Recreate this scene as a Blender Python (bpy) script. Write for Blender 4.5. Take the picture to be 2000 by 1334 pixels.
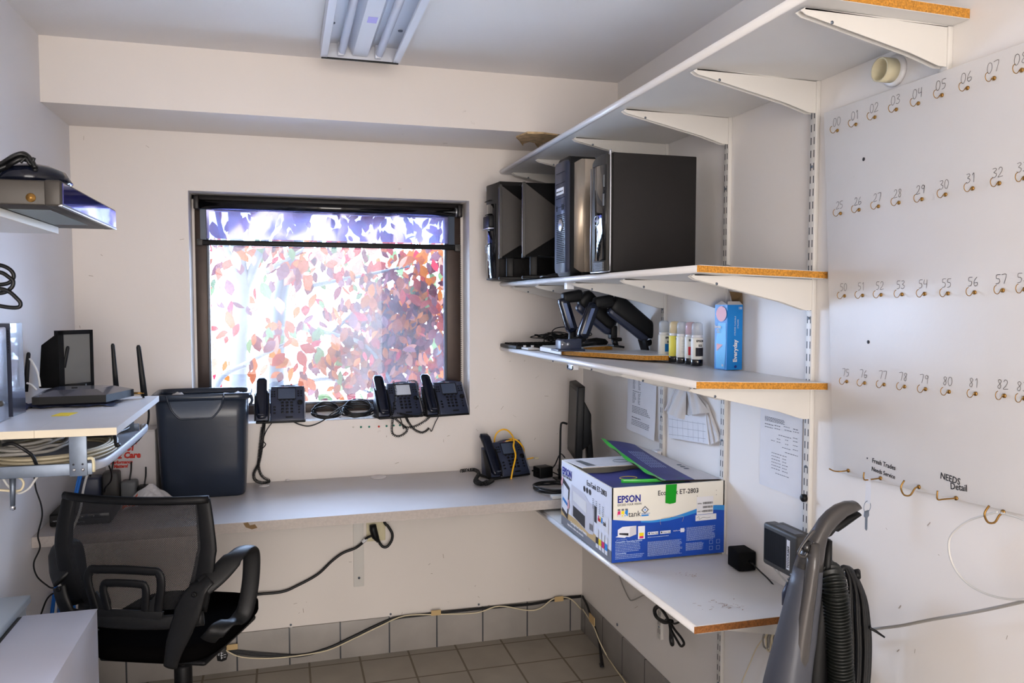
import bpy, bmesh, math, random
from mathutils import Vector, Matrix
random.seed(7)
S = bpy.context.scene
C = S.collection
for o in list(bpy.data.objects): bpy.data.objects.remove(o)

# ------------------------------------------------------------------ camera
FPX, CY, YAW, PITCH, ROLL = 1548.1, 673.4, 0.2795, -0.0534, -0.0006
CAM = Vector((-1.2913, -3.3345, 1.4945))
cam_d = bpy.data.cameras.new('camera'); cam = bpy.data.objects.new('camera', cam_d); C.objects.link(cam)
cam_d.sensor_width = 36; cam_d.lens = 36 * FPX / 2000; cam_d.shift_y = (CY - 667) / 2000
cam_d.clip_start = .02
cy_, sy_ = math.cos(YAW), math.sin(YAW); cp_, sp_ = math.cos(PITCH), math.sin(PITCH)
right0 = Vector((cy_, -sy_, 0)); fwd = Vector((sy_ * cp_, cy_ * cp_, sp_)); up0 = Vector((-sy_ * sp_, -cy_ * sp_, cp_))
cr_, sr_ = math.cos(ROLL), math.sin(ROLL)
rgt = right0 * cr_ - up0 * sr_; upv = right0 * sr_ + up0 * cr_
M = Matrix((rgt, upv, -fwd)).transposed().to_4x4(); M.translation = CAM
cam.matrix_world = M
S.camera = cam

def at(u, v, ax, val):
    """a point of the place measured off the photograph, on a known plane"""
    d = rgt * ((u - 1000) / FPX) + upv * (-(v - CY) / FPX) + fwd
    i = 'xyz'.index(ax); t = (val - CAM[i]) / d[i]
    return CAM + d * t

# ------------------------------------------------------------------ world, lights, exposure
S.view_settings.view_transform = 'Standard'; S.view_settings.look = 'None'
S.view_settings.exposure = 0.25; S.view_settings.gamma = 1; S.view_settings.use_curve_mapping = False
w = bpy.data.worlds.new('world'); S.world = w; w.use_nodes = True
bg = w.node_tree.nodes['Background']; bg.inputs[0].default_value = (.50, .68, 1, 1); bg.inputs[1].default_value = 31
def area(name, loc, rot, sx, sy, power, col, portal=False):
    l = bpy.data.lights.new(name, 'AREA'); l.shape = 'RECTANGLE'; l.size = sx; l.size_y = sy; l.energy = power; l.color = col
    o = bpy.data.objects.new(name, l); C.objects.link(o); o.location = loc; o.rotation_euler = rot
    if portal: l.cycles.is_portal = True
    return o
area('window_daylight_portal', (-1.085, .22, 1.47), (math.radians(-90), 0, 0), 1.2, 1.0, 1, (1, 1, 1), True)
# area light added beyond the rear opening, filling the room from behind the camera
area('rear_fill', (-1.05, -5.44, 1.3), (math.radians(90), 0, 0), 1.9, 2.1, 86, (1, .965, .935))

# ------------------------------------------------------------------ materials
def lin(c):
    c = c / 255
    return c / 12.92 if c <= .04045 else ((c + .055) / 1.055) ** 2.4
def rgb(*c): return (lin(c[0]), lin(c[1]), lin(c[2]), 1)
MAT = {}
def mat(name, col, rough=.5, metal=0, var=0, vscale=8, bump=0, bscale=200, spec=.5, trans=0, alpha=1, emit=0, coat=0, stain=None, ior=1.45):
    m = bpy.data.materials.new(name); m.use_nodes = True
    nt = m.node_tree; b = nt.nodes['Principled BSDF']
    c = rgb(*col)
    b.inputs['Base Color'].default_value = c; b.inputs['Roughness'].default_value = rough; b.inputs['Metallic'].default_value = metal
    b.inputs['Specular IOR Level'].default_value = spec; b.inputs['IOR'].default_value = ior
    b.inputs['Transmission Weight'].default_value = trans; b.inputs['Alpha'].default_value = alpha; b.inputs['Coat Weight'].default_value = coat
    if emit: b.inputs['Emission Color'].default_value = c; b.inputs['Emission Strength'].default_value = emit
    tc = nt.nodes.new('ShaderNodeTexCoord')
    last = None
    if var or stain:
        n = nt.nodes.new('ShaderNodeTexNoise'); n.inputs['Scale'].default_value = vscale; n.inputs['Detail'].default_value = 4
        nt.links.new(tc.outputs['Object'], n.inputs['Vector'])
        r = nt.nodes.new('ShaderNodeValToRGB'); r.color_ramp.elements[0].position = .35; r.color_ramp.elements[1].position = .65
        k0, k1 = 1 - var, 1 + var * .4
        r.color_ramp.elements[0].color = (c[0] * k0, c[1] * k0, c[2] * k0, 1)
        r.color_ramp.elements[1].color = (min(1, c[0] * k1), min(1, c[1] * k1), min(1, c[2] * k1), 1)
        nt.links.new(n.outputs['Fac'], r.inputs['Fac']); last = r.outputs['Color']
        if stain:
            sc, thr, scol, amt = stain
            n2 = nt.nodes.new('ShaderNodeTexNoise'); n2.inputs['Scale'].default_value = sc; n2.inputs['Detail'].default_value = 8; n2.inputs['Roughness'].default_value = .65
            nt.links.new(tc.outputs['Object'], n2.inputs['Vector'])
            r2 = nt.nodes.new('ShaderNodeValToRGB'); r2.color_ramp.elements[0].position = thr; r2.color_ramp.elements[1].position = thr + .04
            r2.color_ramp.elements[0].color = (0, 0, 0, 1); r2.color_ramp.elements[1].color = (amt, amt, amt, 1)
            nt.links.new(n2.outputs['Fac'], r2.inputs['Fac'])
            mx = nt.nodes.new('ShaderNodeMix'); mx.data_type = 'RGBA'
            nt.links.new(r2.outputs['Color'], mx.inputs['Factor']); nt.links.new(last, mx.inputs['A']); mx.inputs['B'].default_value = rgb(*scol)
            last = mx.outputs['Result']
        nt.links.new(last, b.inputs['Base Color'])
    if bump:
        n = nt.nodes.new('ShaderNodeTexNoise'); n.inputs['Scale'].default_value = bscale; n.inputs['Detail'].default_value = 5
        nt.links.new(tc.outputs['Object'], n.inputs['Vector'])
        bp = nt.nodes.new('ShaderNodeBump'); bp.inputs['Strength'].default_value = bump; bp.inputs['Distance'].default_value = .002
        nt.links.new(n.outputs['Fac'], bp.inputs['Height']); nt.links.new(bp.outputs['Normal'], b.inputs['Normal'])
    MAT[name] = m
    return m
wallc = dict(rough=.55, var=.03, vscale=1.5, bump=.15, bscale=60)
mat('wall_paint', (228, 220, 213), stain=(9, .70, (150, 140, 130), .35), **wallc)
mat('wall_paint_right', (234, 229, 224), stain=(9, .70, (150, 140, 130), .35), **wallc)
mat('wall_paint_left', (228, 226, 228), **wallc)
mat('ceiling_paint', (234, 230, 228), rough=.8, var=.03, vscale=2, bump=.2, bscale=90)
mat('reveal_paint', (222, 222, 224), rough=.5, bump=.1, bscale=60)
mat('patch_brown', (208, 178, 134), rough=.9, var=.3, vscale=40, bump=.6, bscale=80)
mat('bronze', (62, 50, 44), rough=.4, metal=.3, var=.1, vscale=20, spec=.4)
mat('bronze_dark', (30, 26, 26), rough=.4, metal=.2)
mat('gasket', (52, 66, 84), rough=.3)
mat('black', (11, 11, 12), spec=.35, rough=.5, var=.1, vscale=30)
mat('black_gloss', (8, 8, 10), rough=.08, coat=.5)
mat('black_soft', (10, 10, 11), spec=.2, rough=.8, var=.15, vscale=60, bump=.3, bscale=500)
mat('black_cable', (14, 14, 16), rough=.4)
mat('phone_black', (46, 52, 72), rough=.35, bump=.1, bscale=600)
mat('phone_gloss', (16, 20, 34), rough=.14)
mat('phone_key', (12, 13, 18), rough=.12)
mat('screen_grey', (70, 80, 100), rough=.15)
mat('screen_bright', (200, 206, 218), rough=.12)
mat('silver', (178, 180, 186), rough=.3, metal=.8)
mat('steel', (120, 130, 144), rough=.45, metal=.8, var=.15, vscale=25)
mat('chrome', (200, 200, 205), rough=.15, metal=1)
mat('brushed', (190, 176, 158), rough=.32, metal=.75, var=.05, vscale=30)
mat('brushed_cool', (180, 184, 196), rough=.25, metal=.8, var=.1, vscale=12)
mat('brass', (156, 118, 62), rough=.3, metal=.85)
mat('white_melamine', (216, 214, 212), rough=.35, var=.03, vscale=6, stain=(30, .72, (120, 90, 70), .5))
mat('white_edge', (224, 222, 222), rough=.28)
mat('white_metal', (214, 210, 204), rough=.4)
mat('chipboard', (200, 138, 52), rough=.85, var=.35, vscale=220, bump=.7, bscale=400, stain=(300, .6, (120, 74, 26), .8))
mat('chipboard_dark', (146, 92, 44), rough=.85, var=.35, vscale=220, bump=.7, bscale=400, stain=(300, .6, (90, 56, 26), .8))
mat('desk_laminate', (178, 172, 170), rough=.33, var=.06, vscale=5, stain=(24, .73, (120, 108, 104), .5))
mat('desk_edge', (176, 166, 158), rough=.5, var=.08, vscale=120, stain=(14, .70, (100, 84, 66), .6))
mat('table_white', (206, 204, 204), rough=.42, var=.03, vscale=10, stain=(25, .74, (150, 140, 130), .4))
mat('table_edge', (226, 214, 190), rough=.5)
mat('tray_grey', (176, 178, 186), rough=.4)
mat('cream_cable', (222, 208, 176), rough=.45)
mat('white_cable', (206, 204, 200), rough=.45)
mat('grey_cable', (150, 146, 140), rough=.45)
mat('blue_cable', (30, 110, 200), rough=.4)
mat('yellow_cable', (240, 178, 20), rough=.4)
mat('bin_plastic', (36, 44, 58), rough=.28, var=.1, vscale=10, bump=.1, bscale=80, stain=(18, .70, (90, 100, 118), .3))
mat('carton_white', (214, 208, 206), rough=.7, var=.04, vscale=8)
mat('red_ink', (206, 52, 38), rough=.6)
mat('paper', (226, 226, 230), rough=.8, var=.02, vscale=20)
mat('paper_crumple', (214, 210, 208), rough=.8, var=.06, vscale=14, bump=.4, bscale=60)
mat('ink_grey', (110, 112, 120), rough=.8)
mat('ink_black', (24, 22, 30), rough=.7)
mat('pencil', (112, 106, 102), rough=.8)
mat('pencil_dark', (60, 56, 56), rough=.8)
mat('orange_paper', (226, 96, 60), rough=.7)
mat('note_yellow', (236, 206, 30), rough=.7)
mat('cloth_navy', (44, 52, 84), rough=.95, var=.25, vscale=80, bump=.8, bscale=300)
mat('router_body', (70, 72, 84), rough=.25, metal=.2, coat=.3)
mat('monitor_grey', (96, 98, 100), rough=.5)
mat('dark_grey', (58, 56, 54), rough=.5)
mat('pc_side', (32, 30, 30), spec=.3, rough=.65, bump=.2, bscale=500)
mat('vac_grey', (66, 63, 62), rough=.28, metal=.1, var=.05, vscale=10, coat=.3)
mat('vac_grey_body', (70, 72, 80), rough=.4, metal=.1)
mat('hose', (22, 24, 22), rough=.4)
mat('seat_fabric', (9, 8, 8), spec=0, rough=1)
mat('chair_plastic', (24, 24, 25), spec=.3, rough=.45, bump=.1, bscale=300)
mat('chair_plastic_dark', (10, 10, 12), spec=.3, rough=.5)
mat('cabinet_white', (206, 204, 212), rough=.45, var=.02, vscale=6)
mat('cabinet_metal', (196, 206, 214), rough=.25, metal=.3)
mat('board_white', (222, 218, 214), rough=.38, var=.03, vscale=4, bump=.35, bscale=30, stain=(12, .72, (190, 182, 176), .4))
mat('epson_white', (232, 228, 216), rough=.5, var=.02, vscale=8)
mat('epson_side', (228, 230, 240), rough=.45)
mat('epson_blue', (24, 74, 176), rough=.4, var=.22, vscale=6)
mat('epson_navy', (28, 36, 140), rough=.5)
mat('epson_lightblue', (52, 140, 214), rough=.4)
mat('flap_navy', (50, 54, 120), rough=.45, var=.2, vscale=12)
mat('flap_brown', (96, 72, 56), rough=.9)
mat('light_text', (170, 190, 226), rough=.6)
mat('tape_green', (20, 150, 30), rough=.3)
mat('tape_green_clear', (60, 190, 70), rough=.2)
mat('tan_wood', (200, 170, 120), rough=.6)
mat('magenta', (214, 36, 110), rough=.5); mat('yellow', (240, 214, 30), rough=.5); mat('cyan', (30, 130, 214), rough=.5)
mat('red_flat', (204, 34, 50), rough=.5)
mat('straw_blue', (12, 122, 200), rough=.4)
mat('straw_lightblue', (70, 170, 226), rough=.4)
mat('pink_flat', (226, 170, 178), rough=.5)
mat('brown_card', (120, 96, 66), rough=.9)
mat('clear_plastic', (232, 236, 240), rough=.12, trans=.85, ior=1.3)
mat('tube_white', (222, 222, 232), rough=.25)
mat('fixture_white', (214, 216, 224), rough=.3)
mat('pin_green', (20, 122, 104), rough=.35); mat('pin_red', (206, 50, 36), rough=.35); mat('pin_clear', (206, 200, 190), rough=.3)
mat('ivory_plastic', (214, 204, 170), rough=.4)
mat('bark', (62, 58, 58), rough=.8, var=.35, vscale=14, bump=.5, bscale=40)
mat('bark_dark', (30, 27, 30), rough=.8, var=.3, vscale=20)
mat('grout_light', (150, 140, 130), rough=.9)
mat('pavement', (214, 212, 206), rough=.9)
mat('tape_pale', (150, 156, 196), rough=.2)
mat('bin_plastic_light', (74, 82, 96), rough=.22)
mat('screen_matte', (116, 116, 114), rough=.6)
mat('dev_grey', (62, 58, 54), rough=.45, metal=.3)
mat('blue_gloss', (40, 40, 130), rough=.06, coat=1, metal=.4)
mat('label_grey', (130, 140, 144), rough=.5)
mat('label_violet', (170, 160, 226), rough=.4)
mat('scuff', (170, 156, 142), rough=.8)
mat('epson_photo_grey', (120, 124, 134), rough=.5)
mat('dark_print', (40, 40, 48), rough=.5)

def leafmat(name, col, tcol):
    m = bpy.data.materials.new(name); m.use_nodes = True; nt = m.node_tree
    for n in list(nt.nodes): nt.nodes.remove(n)
    out = nt.nodes.new('ShaderNodeOutputMaterial'); d = nt.nodes.new('ShaderNodeBsdfDiffuse'); t = nt.nodes.new('ShaderNodeBsdfTranslucent'); mx = nt.nodes.new('ShaderNodeMixShader')
    d.inputs[0].default_value = [q * .25 for q in rgb(*col)[:3]] + [1]; t.inputs[0].default_value = [q * .25 for q in rgb(*tcol)[:3]] + [1]; mx.inputs[0].default_value = .5
    nt.links.new(d.outputs[0], mx.inputs[1]); nt.links.new(t.outputs[0], mx.inputs[2]); nt.links.new(mx.outputs[0], out.inputs[0])
    MAT[name] = m
leafmat('leaf_plum', (70, 34, 46), (120, 50, 52)); leafmat('leaf_red', (124, 44, 40), (176, 62, 46)); leafmat('leaf_rust', (124, 62, 38), (186, 90, 44))
leafmat('leaf_pink', (176, 112, 96), (226, 146, 112)); leafmat('leaf_green', (84, 98, 70), (124, 140, 84)); leafmat('leaf_orange', (150, 82, 30), (206, 104, 30))
leafmat('leaf_crimson', (150, 36, 50), (196, 50, 66)); leafmat('leaf_mauve', (94, 60, 72), (140, 86, 88))

def glassmat():
    m = bpy.data.materials.new('glare_haze_glass'); m.use_nodes = True; nt = m.node_tree
    for n in list(nt.nodes): nt.nodes.remove(n)
    out = nt.nodes.new('ShaderNodeOutputMaterial'); tr = nt.nodes.new('ShaderNodeBsdfTransparent'); tl = nt.nodes.new('ShaderNodeBsdfTranslucent'); gl = nt.nodes.new('ShaderNodeBsdfGlossy')
    tl.inputs[0].default_value = (.95, .96, 1, 1); gl.inputs['Roughness'].default_value = .03
    mx = nt.nodes.new('ShaderNodeMixShader'); mg = nt.nodes.new('ShaderNodeMixShader')
    tc = nt.nodes.new('ShaderNodeTexCoord'); n = nt.nodes.new('ShaderNodeTexNoise'); n.inputs['Scale'].default_value = 1.7; n.inputs['Detail'].default_value = 3
    nt.links.new(tc.outputs['Object'], n.inputs['Vector'])
    mr = nt.nodes.new('ShaderNodeMapRange'); mr.inputs['From Min'].default_value = .35; mr.inputs['From Max'].default_value = .65
    mr.inputs['To Min'].default_value = .003; mr.inputs['To Max'].default_value = .028  # patchy white translucency puts the glare haze into the pane
    nt.links.new(n.outputs['Fac'], mr.inputs['Value']); nt.links.new(mr.outputs[0], mx.inputs[0])
    nt.links.new(tr.outputs[0], mx.inputs[1]); nt.links.new(tl.outputs[0], mx.inputs[2])
    fr = nt.nodes.new('ShaderNodeFresnel'); fr.inputs['IOR'].default_value = 1.3
    nt.links.new(fr.outputs[0], mg.inputs[0]); nt.links.new(mx.outputs[0], mg.inputs[1]); nt.links.new(gl.outputs[0], mg.inputs[2])
    nt.links.new(mg.outputs[0], out.inputs[0]); MAT['glare_haze_glass'] = m
glassmat()
def filmmat():
    m = bpy.data.materials.new('blue_film'); m.use_nodes = True; nt = m.node_tree
    for n in list(nt.nodes): nt.nodes.remove(n)
    out = nt.nodes.new('ShaderNodeOutputMaterial'); tr = nt.nodes.new('ShaderNodeBsdfTransparent'); tl = nt.nodes.new('ShaderNodeBsdfTranslucent'); gl = nt.nodes.new('ShaderNodeBsdfGlossy')
    tr.inputs[0].default_value = (.085, .08, .20, 1); tl.inputs[0].default_value = (.26, .24, .46, 1); gl.inputs['Roughness'].default_value = .1; gl.inputs[0].default_value = (.6, .6, 1, 1)
    a = nt.nodes.new('ShaderNodeMixShader'); b = nt.nodes.new('ShaderNodeMixShader'); b.inputs[0].default_value = .14
    tc = nt.nodes.new('ShaderNodeTexCoord'); wv = nt.nodes.new('ShaderNodeTexNoise'); wv.inputs['Scale'].default_value = 4; wv.inputs['Detail'].default_value = 1; wv.inputs['Distortion'].default_value = 1
    nt.links.new(tc.outputs['Object'], wv.inputs['Vector'])
    mr = nt.nodes.new('ShaderNodeMapRange'); mr.inputs['From Min'].default_value = .4; mr.inputs['From Max'].default_value = .62; mr.inputs['To Min'].default_value = .10; mr.inputs['To Max'].default_value = .24
    nt.links.new(wv.outputs['Fac'], mr.inputs['Value']); nt.links.new(mr.outputs[0], a.inputs[0])
    nt.links.new(tr.outputs[0], a.inputs[1]); nt.links.new(tl.outputs[0], a.inputs[2]); nt.links.new(a.outputs[0], b.inputs[1]); nt.links.new(gl.outputs[0], b.inputs[2])
    bp = nt.nodes.new('ShaderNodeBump'); bp.inputs['Strength'].default_value = .6; bp.inputs['Distance'].default_value = .01
    nt.links.new(wv.outputs['Fac'], bp.inputs['Height']); nt.links.new(bp.outputs[0], gl.inputs['Normal'])
    nt.links.new(b.outputs[0], out.inputs[0]); MAT['blue_film'] = m
filmmat()
def meshmat():
    m = mat('chair_mesh', (16, 16, 20), rough=.7); nt = m.node_tree; b = nt.nodes['Principled BSDF']
    tc = [n for n in nt.nodes if n.type == 'TEX_COORD'][0]
    sep = nt.nodes.new('ShaderNodeSeparateXYZ'); nt.links.new(tc.outputs['Object'], sep.inputs[0])
    def math_(op, a, bb=None):
        n = nt.nodes.new('ShaderNodeMath'); n.operation = op
        for i, q in enumerate((a, bb)):
            if q is None: continue
            if isinstance(q, (int, float)): n.inputs[i].default_value = q
            else: nt.links.new(q, n.inputs[i])
        return n.outputs[0]
    k = math.pi / .0046
    s1 = math_('SINE', math_('MULTIPLY', math_('ADD', sep.outputs[0], sep.outputs[2]), k))
    s2 = math_('SINE', math_('MULTIPLY', math_('SUBTRACT', sep.outputs[0], sep.outputs[2]), k))
    v = math_('ABSOLUTE', math_('MULTIPLY', s1, s2))
    al = math_('LESS_THAN', v, .58)
    nt.links.new(al, b.inputs['Alpha'])
meshmat()
def tilemat(name, cell, tile, grout, ox=0, oy=0, axes='xy', gw=.035, gy=None):
    m = mat(name, tile, rough=.42, var=.12, vscale=5, bump=.2, bscale=120); nt = m.node_tree; b = nt.nodes['Principled BSDF']
    tc = [n for n in nt.nodes if n.type == 'TEX_COORD'][0]
    sep = nt.nodes.new('ShaderNodeSeparateXYZ'); nt.links.new(tc.outputs['Object'], sep.inputs[0])
    def mm(op, a, bb=None):
        n = nt.nodes.new('ShaderNodeMath'); n.operation = op
        for i, q in enumerate((a, bb)):
            if q is None: continue
            if isinstance(q, (int, float)): n.inputs[i].default_value = q
            else: nt.links.new(q, n.inputs[i])
        return n.outputs[0]
    def line(ax, off):
        f = mm('FRACT', mm('ADD', mm('DIVIDE', mm('SUBTRACT', sep.outputs['xyz'.index(ax)], off), cell), 100))
        return mm('GREATER_THAN', mm('ABSOLUTE', mm('SUBTRACT', f, .5)), .5 - gw / 2)
    g = line(axes[0], ox)
    if len(axes) > 1: g = mm('MAXIMUM', g, line(axes[1], oy))
    old = b.inputs['Base Color'].links[0].from_socket
    mx = nt.nodes.new('ShaderNodeMix'); mx.data_type = 'RGBA'; nt.links.new(g, mx.inputs['Factor']); nt.links.new(old, mx.inputs['A']); mx.inputs['B'].default_value = rgb(*grout)
    nt.links.new(mx.outputs['Result'], b.inputs['Base Color'])
tilemat('floor_tile', .2055, (156, 148, 136), (104, 92, 76), ox=-.185, oy=-.055, gw=.04)
tilemat('base_tile_x', .205, (158, 152, 146), (64, 66, 70), ox=-.06, axes='x', gw=.03)
tilemat('base_tile_y', .205, (150, 146, 142), (50, 52, 56), ox=-.06, axes='y', gw=.03)

# ------------------------------------------------------------------ mesh helpers
TM = {}
class MB:
    def __init__(s): s.bm = bmesh.new(); s.T = Matrix()
    def _mi(s, faces, mi, smooth=False):
        for f in faces: f.material_index = mi; f.smooth = smooth
    def poly(s, pts, mi=0, smooth=False):
        f = s.bm.faces.new([s.bm.verts.new(s.T @ Vector(p)) for p in pts]); s._mi([f], mi, smooth); return s
    def box(s, a, b, mi=0, bev=0, seg=2, T=None):
        a, b = Vector(a), Vector(b); lo = Vector(map(min, a, b)); hi = Vector(map(max, a, b))
        t = bmesh.new(); bmesh.ops.create_cube(t, size=1)
        for v in t.verts: v.co = Vector((lo[i] + (v.co[i] + .5) * (hi[i] - lo[i]) for i in range(3)))
        if bev: bmesh.ops.bevel(t, geom=t.edges[:], offset=min(bev, .49 * min(hi - lo)), segments=seg, affect='EDGES', profile=.5)
        return s._merge(t, T, mi, bev > 0)
    def _merge(s, t, T=None, mi=0, smooth=False):
        X = s.T @ (T or Matrix()); mp = {}
        for v in t.verts: mp[v] = s.bm.verts.new(X @ v.co)
        for f in t.faces:
            try: g = s.bm.faces.new([mp[v] for v in f.verts]); g.material_index = mi; g.smooth = smooth
            except ValueError: pass
        t.free(); return s
    def prism(s, pts, vec, mi=0, bev=0, T=None):
        """closed polygon (3D points) extruded along vec"""
        t = bmesh.new(); vec = Vector(vec)
        f0 = t.faces.new([t.verts.new(Vector(p)) for p in pts])
        r = bmesh.ops.extrude_face_region(t, geom=[f0])
        for v in [e for e in r['geom'] if isinstance(e, bmesh.types.BMVert)]: v.co += vec
        bmesh.ops.recalc_face_normals(t, faces=t.faces[:])
        if bev: bmesh.ops.bevel(t, geom=t.edges[:], offset=bev, segments=2, affect='EDGES', profile=.5)
        return s._merge(t, T, mi, bev > 0)
    def sweep(s, pts, r, seg=8, mi=0, closed=False, ry=None, cap=True, upref=None):
        pts = [Vector(p) for p in pts]; n = len(pts)
        if not hasattr(r, '__len__'): r = [r] * n
        if ry is None: ry = r
        elif not hasattr(ry, '__len__'): ry = [ry] * n
        rings = []; prev = None
        for i in range(n):
            a = pts[(i - 1) % n] if (closed or i) else pts[0]; b = pts[(i + 1) % n] if (closed or i < n - 1) else pts[-1]
            d = (b - a)
            d = d.normalized() if d.length > 1e-9 else Vector((0, 0, 1))
            if prev is None:
                u0 = Vector(upref) if upref else (Vector((0, 0, 1)) if abs(d.z) < .9 else Vector((1, 0, 0)))
            else: u0 = prev
            u_ = (u0 - d * u0.dot(d)); u_ = u_.normalized() if u_.length > 1e-6 else d.orthogonal().normalized()
            if upref:
                u_ = Vector(upref) - d * Vector(upref).dot(d); u_.normalize()
            prev = u_; v_ = d.cross(u_)
            rings.append([s.bm.verts.new(s.T @ (pts[i] + u_ * (math.cos(2 * math.pi * k / seg) * r[i]) + v_ * (math.sin(2 * math.pi * k / seg) * ry[i]))) for k in range(seg)])
        fs = []
        for i in range(n if closed else n - 1):
            A, B = rings[i], rings[(i + 1) % n]
            for k in range(seg): fs.append(s.bm.faces.new([A[k], A[(k + 1) % seg], B[(k + 1) % seg], B[k]]))
        if cap and not closed: fs.append(s.bm.faces.new(rings[0][::-1])); fs.append(s.bm.faces.new(rings[-1]))
        s._mi(fs, mi, True); return s
    def cyl(s, a, b, r0, r1=None, seg=20, mi=0): 
        s.sweep([a, b], [r0, r1 if r1 is not None else r0], seg, mi); return s
    def lathe(s, prof, c=(0, 0, 0), seg=24, mi=0, T=None, smooth=True):
        """profile [(radius, z)...]"""
        t = bmesh.new(); rings = []
        for (r, z) in prof: rings.append([t.verts.new((c[0] + max(r, 1e-5) * math.cos(2 * math.pi * k / seg), c[1] + max(r, 1e-5) * math.sin(2 * math.pi * k / seg), c[2] + z)) for k in range(seg)])
        for A, B in zip(rings, rings[1:]):
            for k in range(seg): t.faces.new([A[k], A[(k + 1) % seg], B[(k + 1) % seg], B[k]])
        t.faces.new(rings[0][::-1]); t.faces.new(rings[-1])
        return s._merge(t, T, mi, smooth)
    def loft(s, rings, mi=0, smooth=True, cap=True):
        R = [[s.bm.verts.new(s.T @ Vector(p)) for p in r] for r in rings]; fs = []; n = len(R[0])
        for A, B in zip(R, R[1:]):
            for k in range(n): fs.append(s.bm.faces.new([A[k], A[(k + 1) % n], B[(k + 1) % n], B[k]]))
        if cap: fs.append(s.bm.faces.new(R[0][::-1])); fs.append(s.bm.faces.new(R[-1]))
        s._mi(fs, mi, smooth); return s
    def grid(s, fn, nu, nv, mi=0, smooth=True):
        V = [[s.bm.verts.new(s.T @ Vector(fn(i / nu, j / nv))) for j in range(nv + 1)] for i in range(nu + 1)]
        fs = [s.bm.faces.new([V[i][j], V[i + 1][j], V[i + 1][j + 1], V[i][j + 1]]) for i in range(nu) for j in range(nv)]
        s._mi(fs, mi, smooth); return s
    def text(s, txt, size, org, xd, ud, mi=0, bold=0, sx=1, align='LEFT', space=1, ext=.0002):
        c = bpy.data.curves.new('t', 'FONT'); c.body = txt; c.size = size; c.offset = bold; c.align_x = align; c.space_character = space; c.extrude = ext; c.resolution_u = 2; c.align_y = 'BOTTOM_BASELINE'
        o = bpy.data.objects.new('t', c); me = bpy.data.meshes.new_from_object(o)
        xd = Vector(xd).normalized(); ud = Vector(ud).normalized(); nd = xd.cross(ud)
        R = Matrix((xd, ud, nd)).transposed().to_4x4(); R.translation = Vector(org)
        X = s.T @ R @ Matrix.Diagonal((sx, 1, 1, 1)); b0 = bmesh.new(); b0.from_mesh(me); mp = {}
        for v in b0.verts: mp[v] = s.bm.verts.new(X @ v.co)
        for f in b0.faces:
            try: g = s.bm.faces.new([mp[v] for v in f.verts]); g.material_index = mi
            except ValueError: pass
        b0.free(); bpy.data.objects.remove(o); bpy.data.curves.remove(c); bpy.data.meshes.remove(me); return s
    def recalc(s): bmesh.ops.recalc_face_normals(s.bm, faces=s.bm.faces[:]); return s
    def mesh(s, name, mats):
        me = bpy.data.meshes.new(name); s.bm.to_mesh(me); s.bm.free()
        for m in ([mats] if isinstance(mats, str) else mats): me.materials.append(MAT[m])
        return me
def smooth_path(pts, n=6, closed=False):
    pts = [Vector(p) for p in pts]; out = []; N = len(pts)
    for i in range(N if closed else N - 1):
        if closed: p0, p1, p2, p3 = pts[(i - 1) % N], pts[i], pts[(i + 1) % N], pts[(i + 2) % N]
        else: p0, p1, p2, p3 = pts[max(i - 1, 0)], pts[i], pts[i + 1], pts[min(i + 2, N - 1)]
        for k in range(n):
            t = k / n
            out.append(.5 * ((2 * p1) + (p2 - p0) * t + (2 * p0 - 5 * p1 + 4 * p2 - p3) * t * t + (3 * p1 - p0 - 3 * p2 + p3) * t ** 3))
    if not closed: out.append(pts[-1])
    return out
def helix(path, R, turns, per=10, wob=0):
    P = smooth_path(path, 8); L = [0]
    for a, b in zip(P, P[1:]): L.append(L[-1] + (b - a).length)
    tot = L[-1]; n = int(turns * per); out = []; prev = None; j = 0
    for i in range(n + 1):
        d = tot * i / n
        while j < len(L) - 2 and L[j + 1] < d: j += 1
        f = (d - L[j]) / max(1e-9, L[j + 1] - L[j]); c = P[j].lerp(P[j + 1], f); t = (P[j + 1] - P[j]).normalized()
        u = (prev - t * prev.dot(t)) if prev else t.orthogonal(); u.normalize(); prev = u; v = t.cross(u)
        a = 2 * math.pi * turns * i / n
        out.append(c + u * (math.cos(a) * R) + v * (math.sin(a) * R))
    return out
def props(o, label=None, cat=None, group=None, kind=None):
    if label: o['label'] = label
    if cat: o['category'] = cat
    if group: o['group'] = group
    if kind: o['kind'] = kind
def thing(name, label, cat, loc=(0, 0, 0), rz=0, group=None, kind=None, T=None):
    o = bpy.data.objects.new(name, None); C.objects.link(o); o.empty_display_size = .05
    X = T if T else Matrix.Translation(Vector(loc)) @ Matrix.Rotation(rz, 4, 'Z')
    o.matrix_world = X; TM[o.name] = X.copy(); props(o, label, cat, group, kind); return o
def part(name, mb, mats, parent, label=None, world=False, kind=None):
    me = mb.mesh(name, mats)
    if world: me.transform(TM[parent.name].inverted())
    o = bpy.data.objects.new(name, me); C.objects.link(o); o.parent = parent; TM[o.name] = TM[parent.name].copy()
    if label: o['label'] = label
    if kind: o['kind'] = kind
    return o
def solo(name, mb, mats, label=None, cat=None, group=None, kind=None, T=None):
    me = mb.mesh(name, mats); o = bpy.data.objects.new(name, me); C.objects.link(o)
    if T is None and kind != 'structure' and len(me.vertices):
        xs = [v.co.copy() for v in me.vertices]
        b = Vector(((min(p.x for p in xs) + max(p.x for p in xs)) / 2, (min(p.y for p in xs) + max(p.y for p in xs)) / 2, min(p.z for p in xs)))
        me.transform(Matrix.Translation(-b)); T = Matrix.Translation(b)
    if T: o.matrix_world = T
    TM[o.name] = (T or Matrix()).copy(); props(o, label, cat, group, kind); return o
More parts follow.
